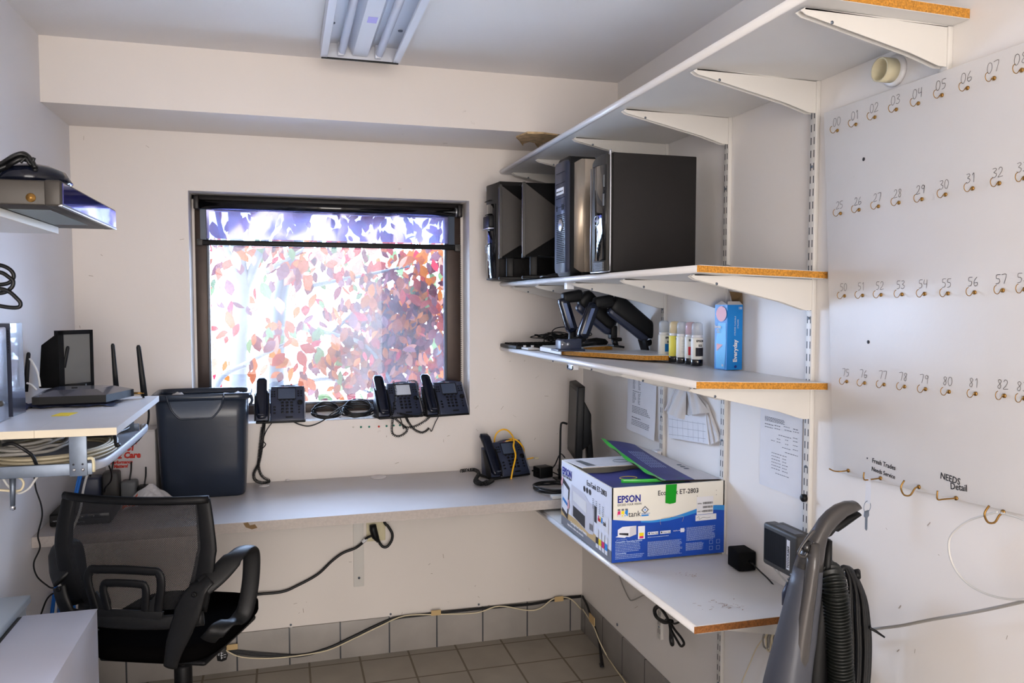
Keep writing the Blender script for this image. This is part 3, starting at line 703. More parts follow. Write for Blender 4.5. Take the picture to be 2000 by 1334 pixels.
for k in range(6):
    for j in range(12): mb.box((x0 - .0165, y0 + .012 + j * .006, ZS + .006 + k * .0042), (x0 - .0105, y0 + .0155 + j * .006, ZS + .009 + k * .0042))
part('lower_grille', mb, 'monitor_grey', t, world=True)
mb = MB(); mb.sweep([(x0 - .0170, y0 + .058 + .014 * math.cos(a * math.pi / 12), ZS + .155 + .014 * math.sin(a * math.pi / 12)) for a in range(24)], .0014, 6, closed=True)
mb.text('DELL', .010, (x0 - .0180, y0 + .058, ZS + .1515), (0, -1, 0), (0, 0, 1), align='CENTER')
part('logo', mb, 'silver', t, world=True)
part('port_row', MB().box((x0 - .0125, y0 + .012, z1 - .10), (x0 - .007, y0 + .016, z1 - .065)).box((x0 - .0125, y0 + .013, z1 - .155), (x0 - .007, y0 + .019, z1 - .12)), 'monitor_grey', t, world=True)
part('drive_seam', MB().box((x0 - .0148, y0 + .05, z1 - .033), (x0 - .008, y1 - .04, z1 - .0315)), 'black', t, world=True)
cable('black_cable', [(-.30, -.55, ZS + .004), (-.37, -.53, ZS + .004), (-.39, -.60, ZS + .006), (-.34, -.655, ZS + .01), (-.36, -.69, ZS + .03), (-.33, -.66, ZS + .06), (-.30, -.60, ZS + .03), (-.36, -.50, ZS + .006), (-.34, -.42, ZS + .005)], .0032, 'black_cable', 'black cable looped on the computer shelf between a monitor and the brushed tower')
solo('shelf_block', MB().box((-.345, -.73, 1.540), (-.318, -.70, 1.564), bev=.002).box((-.318, -.735, 1.553), (-.24, -.70, 1.564), bev=.002), 'white_edge', 'small white plastic block fixed under the computer shelf', 'block')
mb = MB(); mb.sweep(smooth_path([(-.03, -1.18, 1.58), (-.02, -1.21, 1.605), (-.015, -1.25, 1.60), (-.02, -1.29, 1.58)], 6), .0018, 6)
solo('thin_wire', mb, 'grey_cable', 'thin grey wire loop behind the large black tower', 'cable')

# ------------------------------------------------------------------ third shelf
Z3 = 1.3045
# laminated cut-out board
def P3(u, v, z=1.322): return at(u, v, 'z', z)
mb = MB()
poly = [(-.34, -.42), (-.335, -.66), (-.30, -.755), (-.265, -.80), (-.17, -.98), (-.05, -1.02), (-.035, -.75), (-.06, -.70), (-.12, -.74), (-.20, -.72), (-.23, -.62), (-.20, -.50), (-.10, -.45), (-.04, -.42), (-.03, -.34), (-.30, -.33)]
top = [Vector((x, y, Z3 + .0185)) for x, y in poly]; bot = [Vector((x, y, Z3 + .0025)) for x, y in poly]
cb = thing('board_offcut', 'white laminated chipboard offcut with a curved cut-out lying under the monitor arms', 'board', (-.2, -.6, Z3))
part('laminate_top', MB().prism([Vector((p.x, p.y, Z3 + .0175)) for p in top], (0, 0, .0012)), 'white_melamine', cb, world=True)
part('chipboard_core', MB().prism(bot, (0, 0, .0148)), 'chipboard', cb, world=True)
part('laminate_edge', MB().box((-.342, -.66, Z3 + .003), (-.339, -.42, Z3 + .0185)), 'white_edge', cb, world=True)
# keyboard with its cord
kb = thing('keyboard', 'black keyboard lying at the window end of the third shelf', 'keyboard', T=TR(-.29, -.125, Z3 - .001, 4))
part('case', MB().prism([(-.10, -.10, 0), (-.10, .10, 0), (.22, .10, 0), (.22, -.10, 0)], (0, 0, .014), bev=.003), 'black', kb)
mb = MB()
for i in range(16):
    for j in range(6): mb.box((-.088 + i * .019, -.085 + j * .028, .014), (-.072 + i * .019, -.062 + j * .028, .0195), bev=.002, seg=1)
part('keys', mb, 'black_soft', kb)
R = random.Random(5); pts = []
for k in range(34): pts.append((-.20 + .10 * math.sin(k * 1.9) * R.uniform(.5, 1), -.20 + .06 * math.cos(k * 1.3), Z3 + .022 + .014 * (1 + math.sin(k * 2.3)) + .0006 * k))
part('cord', MB().sweep(smooth_path(pts, 8), .0022, 7), 'black_cable', kb, world=True)
cable('black_cable', [(-.22, -.30, Z3 + .03), (-.24, -.26, Z3 + .06), (-.20, -.22, Z3 + .085), (-.12, -.24, Z3 + .085), (-.08, -.30, Z3 + .06), (-.15, -.34, Z3 + .045), (-.22, -.33, Z3 + .024)], .0022, 'black_cable', 'black cord loop standing up behind the near monitor arm base')
solo('mouse', MB().lathe([(.0, 0), (.03, .002), (.034, .012), (.026, .024), (0, .03)], (0, 0, 0), seg=16, T=Matrix.Translation((-.09, -.375, Z3 + .0195)) @ Matrix.Diagonal((1.5, .9, 1, 1))), 'black', 'black computer mouse beside the tangled cord', 'mouse')
wl = solo('white_clip', MB().box((-.365, -.335, Z3 + .001), (-.315, -.24, Z3 + .008), bev=.002).cyl((-.355, -.26, Z3 + .008), (-.355, -.26, Z3 + .016), .006).cyl((-.335, -.30, Z3 + .008), (-.335, -.30, Z3 + .018), .006), 'white_edge', 'small white plastic fitting with two pegs on the shelf edge', 'fitting')

# monitor arms (pixel outlines measured on the plane they stand in)
def oy(u, v, y): return at(u, v, 'y', y)
def bar(mb, a, b, w0, w1, dep, n=8, mi=0):
    """rounded bar from a to b, width w in the picture plane, depth dep along y"""
    a, b = Vector(a), Vector(b); d = (b - a).normalized(); s = d.cross(Vector((0, 1, 0))).normalized(); rings = []
    for t_, sc in ((-.0, .6), (.04, .9), (.12, 1), (.88, 1), (.96, .9), (1.0, .6)):
        w_ = (w0 + (w1 - w0) * t_) / 2 * sc; dd = dep / 2 * (sc * .5 + .5); c = a.lerp(b, t_)
        ring = []
        for k in range(16):
            an = 2 * math.pi * k / 16; ca, sa = math.cos(an), math.sin(an)
            ring.append(c + s * (w_ * math.copysign(abs(ca) ** .55, ca)) + Vector((0, 1, 0)) * (dd * math.copysign(abs(sa) ** .55, sa)))
        rings.append(ring)
    mb.loft(rings, mi=mi)
def monitor_arm(y, pts, label, sc=1):
    base = oy(*pts['foot'], y)
    t = thing('monitor_arm', label, 'monitor arm', (base.x, y, Z3 + .019))
    f = lambda k: oy(*pts[k], y)
    mb = MB(); bar(mb, f('s0'), f('s1'), .044 * sc, .044 * sc, .036); part('lower_strut', mb, 'phone_gloss', t, world=True)
    a, b = f('s0'), f('s1'); d = (b - a)
    mb = MB(); mb.prism([a + d * .12 + Vector((-.010, -.0195, 0)), a + d * .12 + Vector((.004, -.0195, 0)), a + d * .85 + Vector((.004, -.0195, 0)), a + d * .85 + Vector((-.010, -.0195, 0))], (0, .003, 0)); part('strut_face', mb, 'silver_blue', t, world=True)
    mb = MB(); bar(mb, f('s1'), f('e'), .040 * sc, .050 * sc, .04); part('elbow', mb, 'black', t, world=True)
    mb = MB(); bar(mb, f('e'), f('h'), .074 * sc, .056 * sc, .044); part('spring_arm', mb, 'black', t, world=True)
    mb = MB(); bar(mb, f('e2'), f('h2'), .040 * sc, .030 * sc, .03); part('lower_cover', mb, 'phone_black', t, world=True)
    mb = MB(); h = f('h'); k = f('k')
    mb.box((h.x - .014, y - .018, k.z), (h.x + .012, y + .018, h.z), bev=.005); part('tilt_joint', mb, 'black', t, world=True)
    v = f('vesa'); mb = MB(); T = Matrix.Translation(v) @ Matrix.Rotation(math.radians(pts['vrot']), 4, 'Y')
    mb.box((-.022, -.03, -.004), (.022, .03, .004), bev=.0015, T=T); mb.cyl((k.x, y, k.z), (v.x, y, v.z), .011, .011, 12)
    part('screen_plate', mb, 'black', t, world=True)
    part('knob', MB().cyl((k.x + .012, y, k.z - .002), (k.x + .030, y, k.z - .002), .008, .007, 12), 'black', t, world=True)
    return t, base
mat('silver_blue', (120, 132, 160), rough=.22, metal=.7)
far, fb = monitor_arm(-.60, dict(foot=(1118, 662), s0=(1118, 648), s1=(1098, 582), e=(1136, 577), h=(1197, 636), e2=(1128, 596), h2=(1190, 650), k=(1199, 662), vesa=(1203, 676), vrot=8), 'black monitor arm at the back, folded on the shelf, nearer the window', .95)
near, nb = monitor_arm(-.68, dict(foot=(1120, 672), s0=(1136, 660), s1=(1160, 592), e=(1197, 588), h=(1279, 653), e2=(1190, 603), h2=(1262, 664), k=(1272, 668), vesa=(1257, 674), vrot=72), 'black monitor arm in front, its arm reaching towards the ink bottles')
# shared clamp of the near arm
def nbp(u, v): return oy(u, v, -.70)
a = nbp(1084, 676); b = nbp(1110, 656)
mb = MB(); mb.box((a.x, -.735, Z3 + .0190), (a.x + .10, -.655, Z3 + .026), bev=.002); part('clamp_foot', mb, 'phone_black', near, world=True)
mb = MB()
mb.prism([(a.x + .012, -.725, Z3 + .026), (a.x + .012, -.725, Z3 + .056), (a.x + .020, -.725, Z3 + .062), (a.x + .030, -.725, Z3 + .052), (a.x + .038, -.725, Z3 + .060), (a.x + .048, -.725, Z3 + .058), (a.x + .090, -.725, Z3 + .062), (a.x + .090, -.725, Z3 + .026)], (0, .055, 0), bev=.0015)
part('clamp_block', mb, 'phone_black', near, world=True)
mb = MB()
for dx in (.020, .040): mb.cyl((a.x + dx, -.7265, Z3 + .043), (a.x + dx, -.724, Z3 + .043), .0065, seg=16)
part('clamp_bolt', mb, 'silver', near, world=True)
s0 = oy(1136, 660, -.68)
part('clamp_arm', MB().sweep([(a.x + .06, -.69, Z3 + .045), (s0.x + .01, -.68, s0.z)], .014, 12), 'black', near, world=True)
part('base_plate', MB().prism([(a.x + .06, -.64, Z3 + .020), (a.x + .19, -.62, Z3 + .034), (a.x + .20, -.56, Z3 + .034), (a.x + .10, -.55, Z3 + .020)], (0, 0, .009), bev=.002), 'black', far, world=True)
part('base_post', MB().cyl((fb.x, -.60, Z3 + .022), (fb.x, -.60, oy(1118, 648, -.60).z + .01), .016, .014, 16), 'black', far, world=True)

# ink bottles: cyan, yellow, back-turned, magenta, black
def ink(x, y, rz, colmat, label, proto=None, front=True):
    t = thing('ink_bottle', label, 'ink bottle', T=TR(x, y, Z3 - .003, rz), group=None)
    part('bottle_body', MB().lathe([(0, 0), (.0165, 0), (.0185, .002), (.0185, .018), (.0172, .020), (.0172, .022)], seg=28), 'black_gloss', t)
    part('label_wrap', MB().lathe([(.0176, .020), (.0183, .0215), (.0183, .084), (.0172, .086)], seg=28), 'yellow_label' if colmat == 'yellow' and front else 'epson_white', t)
    part('shoulder', MB().lathe([(.0172, .086), (.0165, .090), (.0165, .094), (.013, .097)], seg=28), 'white_edge', t)
    part('cap', MB().lathe([(.0168, .094), (.0168, .118), (.0155, .128), (.0110, .132), (0, .133)], seg=28), 'cap_' + (colmat if colmat in ('magenta', 'yellow') else 'clear'), t)
    def band(z0, z1, a0, a1, m, nm):
        mb = MB(); n = 10
        mb.grid(lambda a, b: (.0186 * math.cos(math.radians(a0 + (a1 - a0) * a)), .0186 * math.sin(math.radians(a0 + (a1 - a0) * a)), z0 + (z1 - z0) * b), n, 1)
        part(nm, mb, m, t)
    if front:
        band(.030, .056, 225, 315, {'cyan': 'straw_blue', 'yellow': 'yellow', 'magenta': 'red_flat', 'blackink': 'ink_black'}[colmat], 'colour_band')
        def curved(txt, size, z, m='epson_navy'):
            mb = MB(); mb.text(txt, size, (0, 0, z), (1, 0, 0), (0, 0, 1), align='CENTER', bold=.0004)
            for v in mb.bm.verts:
                an = v.co.x / .0187 - math.pi / 2; r = .0187 - v.co.y; v.co.x, v.co.y = r * math.cos(an), r * math.sin(an)
            part('lettering', mb, m, t)
        curved('EPSON', .0085, .0735, 'ink_black'); curved('522', .0085, .0595, 'ink_black')
    else:
        for k in range(9): band(.034 + k * .005, .0348 + k * .005, 226, 312, 'ink_grey', 'small_print')
    return t
mat('yellow_label', (236, 222, 90), rough=.5)
mat('cap_clear', (206, 210, 214), rough=.15, alpha=.55); mat('cap_yellow', (240, 214, 160), rough=.15, alpha=.6); mat('cap_magenta', (226, 190, 196), rough=.15, alpha=.6)
ink(-.074, -.932, 30, 'cyan', 'ink bottle with cyan band, furthest left in the row')
ink(-.078, -1.015, 24, 'yellow', 'ink bottle with yellow label and band')
ink(-.080, -1.070, 10, 'cyan', 'ink bottle turned round to its small print label', front=False)
ink(-.076, -1.118, -6, 'magenta', 'ink bottle with red band and pinkish cap')
ink(-.082, -1.168, 4, 'blackink', 'ink bottle with black band, furthest right in the row')
# straw box
y_ = -1.30; xa, xe, xb = -.062, -.049, -.004
zb_ = Z3 - .006; zt_ = 1.488
a, b, c = at(1395, 716, 'y', -1.245), at(1419, 720, 'y', -1.30), at(1450, 719, 'y', -1.30)
sb = thing('straw_box', 'tall blue carton of drinking straws with its flap open', 'box', (-.03, -1.27, zb_))
L_, E_, B_ = Vector((a.x, -1.245, 0)), Vector((b.x, -1.30, 0)), Vector((min(c.x, -.003), -1.297, 0))
up = Vector((0, 0, 1)); K_ = Vector((B_.x, -1.243, 0))
part('carton', MB().loft([[p + up * zb_ for p in (L_, E_, B_, K_)], [p + up * zt_ for p in (L_, E_, B_, K_)]], smooth=False, cap=False).recalc(), 'straw_blue', sb, world=True)
part('carton_inside', MB().poly([p + up * (zt_ - .012) for p in (L_, E_, B_, K_)]), 'brown_card', sb, world=True)
dL = (E_ - L_); nL = Vector((0, 0, 1)).cross(dL).normalized() * -.0008
if nL.x > 0: nL = -nL
mb = MB()
def lp(s, h): return L_ + dL * s + nL + up * (zb_ + (zt_ - zb_) * h)
mb.poly([lp(.15, .02), lp(.85, .02), lp(.95, .45), lp(.9, .72), lp(.3, .72), lp(.1, .4)], 0)
mb.poly([lp(.55 + .42 * math.cos(a_ * .4), .86 + .12 * math.sin(a_ * .4)) + nL for a_ in range(16)], 1)
mb.poly([lp(.2, .28) + nL, lp(.7, .385) + nL, lp(.2, .40) + nL], 1)
mb.text('Everyday', .0125, lp(.04, .64) + nL * 2, dL, up, mi=2, bold=.0003, sx=.62); mb.text('FLEXIBLE', .006, lp(.18, .60) + nL * 2, dL, up, mi=2, sx=.6); mb.text('STRAWS', .006, lp(.22, .565) + nL * 2, dL, up, mi=2, sx=.6); mb.text('100', .010, lp(.62, .05) + nL * 2, dL, up, mi=2, sx=.6)
part('side_print', mb, ['straw_lightblue', 'pink_flat', 'paper'], sb, world=True)
mb = MB(); yy = -1.3012
def fp(s, h): return Vector((E_.x + (B_.x - E_.x) * s, yy, zb_ + (zt_ - zb_) * h))
mb.text('Everyday', .018, fp(.62, .12), (0, 0, 1), (-1, 0, 0), bold=.0005); mb.text('STRIPED FLEXIBLE', .0055, fp(.52, .53), (0, 0, 1), (-1, 0, 0), space=1.3); mb.text('STRAWS', .0055, fp(.70, .64), (0, 0, 1), (-1, 0, 0), space=1.3); mb.text('100', .011, fp(.68, .93), (1, 0, 0), (0, 0, 1), sx=.7)
mb.lathe([(.004, 0), (0, .0004)], seg=12, mi=1, T=Matrix.Translation(fp(.55, .05)) @ Matrix.Rotation(math.radians(90), 4, 'X'))
part('front_print', mb, ['paper', 'epson_navy'], sb, world=True)
mb = MB(); mb.poly([K_ + up * zt_, B_ + up * zt_, B_ + Vector((0, .004, .034)) + up * zt_, K_ + Vector((-.018, -.01, .040)) + up * zt_]); part('back_flap', mb, 'brown_card', sb, world=True)
mb = MB(); mb.poly([E_ + up * zt_, B_ + up * zt_, B_ + Vector((-.003, .012, .010)) + up * zt_, E_ + Vector((.008, .012, .010)) + up * zt_]); mb.poly([L_ + up * zt_, E_ + up * zt_, L_ + Vector((.016, -.01, .012)) + up * zt_]); part('front_flap', mb, 'carton_white', sb, world=True)

# ------------------------------------------------------------------ papers on the right wall
def wall_sheet(ps, name, label, lines, off=-.002, curl=0):
    """ps: four (y,z): top-left(far), top-right(near), bottom-right, bottom-left on the right wall"""
    tl, tr, br, bl_ = [Vector((off, a, b)) for a, b in ps]
    def f(a, b):
        p = tl.lerp(tr, a).lerp(bl_.lerp(br, a), b); p.x -= curl * (math.sin(a * 3.1) * .3 + b * b * .6 * (1 + .3 * math.sin(a * 9))); return p
    t = thing(name, label, 'paper', (0, (tl.y + tr.y) / 2, bl_.z))
    part('sheet', MB().grid(f, 10, 12), 'paper', t, world=True)
    mb = MB()
    for (a, b, ln, h) in lines:
        n = max(1, int(ln / .05)); x = a
        while x < a + ln:
            ww = random.uniform(.02, .05); p = [f(x, b), f(min(x + ww, 1), b), f(min(x + ww, 1), b + h), f(x, b + h)]
            mb.poly([q + Vector((-.0008, 0, 0)) for q in p]); x += ww + .012
    part('printed_lines', mb, 'ink_grey', t, world=True)
random.seed(4)
L1 = [(.22, .06 + .025 * k, .45, .010) for k in range(3)] + [(.22, .17, .35, .012), (.22, .20, .55, .012)] + [(.22, .24 + .02 * k, .08, .009) for k in range(7)] + [(.42, .24 + .02 * k, .05, .009) for k in range(7)] + [(.22, .40, .30, .010)] + [(.22, .43 + .02 * k, .08, .009) for k in range(8)] + [(.42, .43 + .02 * k, .05, .009) for k in range(8)] + [(.22, .62 + .022 * k, .5 + .03 * k, .010) for k in range(5)] + [(.22, .78, .3, .014)] + [(.22, .82 + .022 * k, .6, .010) for k in range(4)]
wall_sheet([(-.49, 1.262), (-.742, 1.262), (-.742, .995), (-.498, 1.003)], 'wall_notice', 'printed sheet curling off the wall in the shadow under the shelf, nearest the corner', L1, -.004, .012)
L3 = [(.12, .30 + .012 * k, .45, .006) for k in range(4)] + [(.12 + .0, .37, .18, .008), (.36, .365, .1, .008), (.58, .355, .14, .006), (.8, .355, .1, .008), (.12, .40, .18, .006), (.36, .395, .1, .006), (.6, .385, .12, .006), (.8, .38, .1, .006), (.46, .45, .28, .006), (.8, .44, .1, .006), (.42, .49, .06, .006), (.62, .48, .06, .006), (.8, .47, .1, .006), (.28, .52, .1, .006), (.42, .52, .06, .006), (.62, .52, .08, .006), (.8, .51, .1, .006), (.55, .56, .2, .006), (.8, .55, .1, .006), (.62, .60, .15, .006), (.8, .60, .1, .006)] + [(.30, .64 + .03 * k, .2, .006) for k in range(6)] + [(.56, .64 + .03 * k, .1, .006) for k in range(6)] + [(.40, .83, .3, .006)]
wall_sheet([(-1.3888, 1.262), (-1.578, 1.262), (-1.578, .980), (-1.389, .981)], 'printed_statement', 'large white printed statement taped flat to the wall left of the fourth standard', L3, -.002, 0)
# folded newspaper bundle hanging
def w_(u, v, x): return at(u, v, 'x', x)
t = thing('paper_bundle', 'bundle of crumpled white calendar papers hanging on the wall beneath the shelf', 'paper', (0, -1.02, 1.04))
def outl(pts, x): return [w_(u, v, x) for u, v in pts]
def sheet(front, x0_, th): return MB().prism(outl(front, x0_), (th, 0, 0))
part('back_pages', MB().prism(outl([(1328, 750), (1352, 760), (1378, 790), (1400, 848), (1402, 862), (1388, 869), (1310, 856), (1306, 842), (1303, 802), (1312, 775)], -.012), (.009, 0, 0)).recalc(), 'paper_crumple', t, world=True)
def fold(a, b, c, d, x, bul): 
    A, B, Cc, D = [w_(*q, x) for q in (a, b, c, d)]
    return MB().grid(lambda s, r: (A.lerp(B, s)).lerp(D.lerp(Cc, s), r) + Vector((-bul * math.sin(s * math.pi) * (.4 + .6 * r) - .004 * math.sin(s * 14 + r * 3), 0, 0)), 12, 6)
part('page_fold', fold((1325, 752), (1344, 756), (1337, 820), (1302, 800), -.018, .02), 'paper_crumple', t, world=True)
part('page_fold', fold((1342, 756), (1356, 760), (1384, 806), (1352, 812), -.018, .02), 'paper_crumple', t, world=True)
part('page_fold', fold((1316, 764), (1330, 752), (1312, 800), (1300, 803), -.016, .012), 'paper', t, world=True)
part('front_page', MB().prism(outl([(1305, 800), (1345, 812), (1378, 806), (1384, 868), (1307, 855)], -.0165), (.0035, 0, 0)).recalc(), 'paper', t, world=True)
mb = MB()
def gl(u0, v0, u1, v1): ribbon(mb, [w_(u0, v0, -.0172), w_(u1, v1, -.0172)], .0007, (1, 0, 0))
for k in range(3): gl(1306, 818 + k * 15, 1378, 829 + k * 14)
for k in range(7): gl(1313 + k * 10, 816 + k * 1.6, 1314 + k * 10, 852 + k * 2)
part('printed_grid', mb, 'ink_grey', t, world=True)
mb = MB()
for k in range(6): mb.prism(outl([(1379 + k * 2, 806 + 2 * k), (1383 + k * 2, 812 + k * 4), (1394 + k * 1.6, 866 - k * 2), (1388 + k * 1.6, 868 - k * 1.5)], -.016 + k * .002), (.0012, 0, 0))
part('page_edges', mb.recalc(), 'paper_crumple', t, world=True)
t = thing('cable_outlet', 'small white surface outlet box on the right wall behind the printer carton', 'outlet', (0, -.775, .93))
part('outlet_body', MB().box((-.028, -.80, .925), (0, -.755, .967), bev=.003), 'white_edge', t, world=True)
part('outlet_port', MB().box((-.0288, -.787, .938), (-.028, -.775, .950)), 'dark_print', t, world=True)
t = thing('round_wall_sensor', 'round white tube-shaped sensor on the wall under the topmost shelf', 'sensor', (0, -1.885, 1.975))
Rm = Matrix.Translation((0, -1.872, 2.000)) @ Matrix.Rotation(math.radians(-90), 4, 'Y')
mb = MB(); mb.lathe([(.034, 0), (.034, .006), (.030, .010)], T=Rm, seg=32); part('base_ring', mb, 'white_edge', t, world=True)
mb = MB(); mb.lathe([(.026, .008), (.026, .042), (.0225, .042), (.0225, .014), (0, .014)], T=Rm, seg=32); part('tube', mb, 'ivory_plastic', t, world=True)
mb = MB(); mb.lathe([(.006, .014), (.006, .018), (0, .018)], T=Rm, seg=16); part('lens', mb, 'black', t, world=True)

# ------------------------------------------------------------------ key board with hooks
kbm = thing('key_board', 'large white painted key board with rows of numbered brass hooks', 'board', (0, -2.1, 1.09))
q_ = [(-1.660, 1.956), (-2.75, 1.957), (-2.75, 1.140), (-1.7247, 1.0865)]
part('panel', MB().prism([(-.02, a, b) for a, b in q_], (.0185, 0, 0), bev=.001), 'board_white', kbm, world=True)
XB = -.0202
rows = [('00 01 02 03 04 05 06 07 08', [(1632, 255), (1668, 243), (1705, 229), (1747, 214), (1790, 202), (1836, 186), (1886, 172), (1938, 153), (1992, 137)], -4),
 ('25 26 27 28 29 30 31 32 33', [(1638, 417), (1674, 410), (1712, 403), (1752, 396), (1797, 389), (1843, 380), (1896, 368), (1948, 358), (1997, 348)], 2),
 ('50 51 52 53 54 55 56 57 58', [(1646, 578), (1681, 577), (1717, 576), (1758, 575), (1802, 574), (1848, 573), (1900, 571), (1955, 567), (1998, 565)], 0),
 ('75 76 77 78 79 80 81 82 83', [(1650, 745), (1685, 748), (1723, 751), (1763, 755), (1804, 760), (1850, 765), (1902, 769), (1958, 773), (1997, 778)], 0)]
def cup_hook(x, y, z, label, grp, s=1, proto=[]):
    T = Matrix.Translation((x, y, z))
    if proto: return dup(proto[0], T, label, grp)
    t = thing('cup_hook', label, 'hook', T=T, group=grp)
    part('base_collar', MB().lathe([(.0042 * s, 0), (.0042 * s, .002), (.002, .003), (0, .003)], seg=12, T=Matrix.Rotation(math.radians(-90), 4, 'Y')), 'brass', t)
    s *= .66
    P = [(0, 0, 0), (-.008 * s, 0, 0), (-.012 * s, 0, -.005 * s), (-.018 * s, 0, -.010 * s), (-.027 * s, 0, -.008 * s), (-.032 * s, 0, .001 * s), (-.030 * s, 0, .010 * s), (-.024 * s, 0, .014 * s)]
    part('hook_wire', MB().sweep(smooth_path(P, 5), .00095 * s ** .5, 7), 'brass', t)
    if not proto: proto.append(t)
    return t
OR = ['leftmost', 'second from left', 'third from left', 'fourth from left', 'fifth from left', 'sixth from left', 'seventh from left', 'eighth from left', 'rightmost']
RN = ['top', 'second', 'third', 'fourth']
for ri, (nums, pts, dz) in enumerate(rows):
    for ni, (n_, (u, v)) in enumerate(zip(nums.split(), pts)):
        p = at(u + 4, v, 'x', XB)
        cup_hook(XB, p.y, p.z, 'brass cup hook under pencilled number %s, %s in the %s row' % (n_, OR[ni], RN[ri]), 'numbered hooks on the key board')
        mb = MB(); h = .017 if ri else .019
        fade = 'pencil_dark' if n_ in ('01', '04', '26', '29', '31', '57', '56', '53') else 'pencil'
        handwrite(mb, '02' if n_ == '02' else n_, (XB - .0003, p.y + .016, p.z + .012), (0, -1, 0), (0, 0, 1), h, .0010)
        part('painted_number', mb, fade, kbm, world=True)
for u, v in ((1687, 311), (1696, 668)):
    p = at(u, v, 'x', XB); part('bolt_hole', MB().cyl((XB - .0006, p.y, p.z), (XB - .0002, p.y, p.z), .0042, seg=14), 'dark_print', kbm, world=True)
# bottom row: odd hooks
def lhook(u, v, pts, label, r=.0016):
    p = at(u, v, 'x', XB); t = thing('wall_hook', label, 'hook', T=Matrix.Translation(p))
    part('base_collar', MB().lathe([(.0045, 0), (.0045, .002), (0, .003)], seg=12, T=Matrix.Rotation(math.radians(-90), 4, 'Y')), 'brass', t)
    part('hook_wire', MB().sweep(smooth_path(pts, 4), r, 8), 'brass', t); return p
lhook(1657, 919, [(0, 0, 0), (-.02, 0, -.001), (-.03, .012, -.002), (-.036, .022, .002)], 'brass hook at the lower left corner of the key board, turned sideways')
hp = lhook(1720, 934, [(0, 0, 0), (-.024, 0, -.001), (-.044, 0, -.0005), (-.0445, 0, .016)], 'square brass hook holding the white key tag')
lhook(1795, 951, [(0, 0, 0), (-.01, 0, -.002), (-.022, 0, -.016), (-.038, 0, -.014), (-.046, 0, .002), (-.038, 0, .016)], 'large round brass cup hook right of the hanging key', .0018)
lhook(1868, 973, [(0, 0, 0), (-.030, 0, 0), (-.046, 0, .001), (-.0465, 0, .018)], 'square brass hook below the words Needs Detail')
h5 = lhook(1960, 1000, [(0, 0, 0), (-.01, 0, -.006), (-.02, 0, -.018), (-.036, 0, -.016), (-.044, 0, 0), (-.034, 0, .014)], 'large brass cup hook at lower right with a white cable looped over it', .002)
mb = MB()
def bw(txt, size, u, v, slant=.0): 
    p = at(u, v, 'x', XB - .0004); mb.text(txt, size, p, (0, -1, slant), (0, slant, 1), bold=.0001, sx=.9)
bw('Fresh Trades', .0150, 1703, 903, -.05); bw('Needs Service', .0138, 1702, 919, -.06)
part('handwriting', mb, 'ink_black', kbm, world=True)
mb = MB(); bw('NEEDS', .0185, 1836, 934, -.06); bw('Detail', .0190, 1856, 955, .10)
part('handwriting', mb, 'ink_black', kbm, world=True)
mb = MB(); mb.poly([at(u, v, 'x', XB - .0002) for u, v in ((1828, 915), (1905, 927), (1905, 975), (1830, 958))]); part('clear_tape', mb, 'tape_pale', kbm, world=True) if False else None
p = at(1694, 895, 'x', XB); part('bolt_hole', MB().cyl((XB - .0005, p.y, p.z), (XB - .0001, p.y, p.z), .002, seg=10), 'dark_print', kbm, world=True)
# key on its tag
kx = hp.x - .034; ky = hp.y
t = thing('key', 'silver key on a ring with a white paper tag hanging from the key board', 'key', (kx, ky, hp.z - .12))
mb = MB(); z = hp.z
mb.grid(lambda a, b: (kx + .006 * math.sin(b * 3) * .3, ky + .0085 - .017 * a, z + .002 - .056 * b), 2, 8); part('paper_tag', mb, 'paper', t, world=True)
mb = MB(); mb.sweep([(kx + .013 * math.cos(a * math.pi / 12) * .95, ky + .004 * math.cos(a * math.pi / 12), z - .062 + .013 * math.sin(a * math.pi / 12)) for a in range(24)], .0007, 6, closed=True); part('key_ring', mb, 'steel', t, world=True)
mb = MB(); mb.prism([(kx - .006, ky, z - .072), (kx + .005, ky, z - .070), (kx + .006, ky, z - .082), (kx + .002, ky, z - .087), (kx + .002, ky, z - .112), (kx, ky, z - .116), (kx - .003, ky, z - .112), (kx - .0035, ky, z - .087), (kx - .007, ky, z - .083)], (0, .002, 0)); part('key_blade', mb, 'steel', t, world=True)
# white cable loop and grey cable
c0 = h5
lp_ = [(1948, 1000), (1925, 1006), (1890, 1018), (1862, 1040), (1853, 1062), (1858, 1095), (1875, 1125), (1905, 1150), (1950, 1167), (2000, 1170), (2060, 1155), (2085, 1110), (2070, 1060), (2030, 1030), (1985, 1010), (1955, 1002)]
cable('white_cable', [at(u, v, 'x', -.045) for u, v in lp_], .0021, 'white_cable', 'thin white cable loop hanging from the hook at lower right of the key board')
cable('grey_cable', [at(u, v, 'x', -.03) for u, v in ((1670, 1236), (1705, 1229), (1760, 1222), (1820, 1210), (1890, 1198), (1950, 1186), (2010, 1172), (2100, 1150))], .0032, 'grey_cable', 'grey cable running slantwise across the right wall below the white loop')

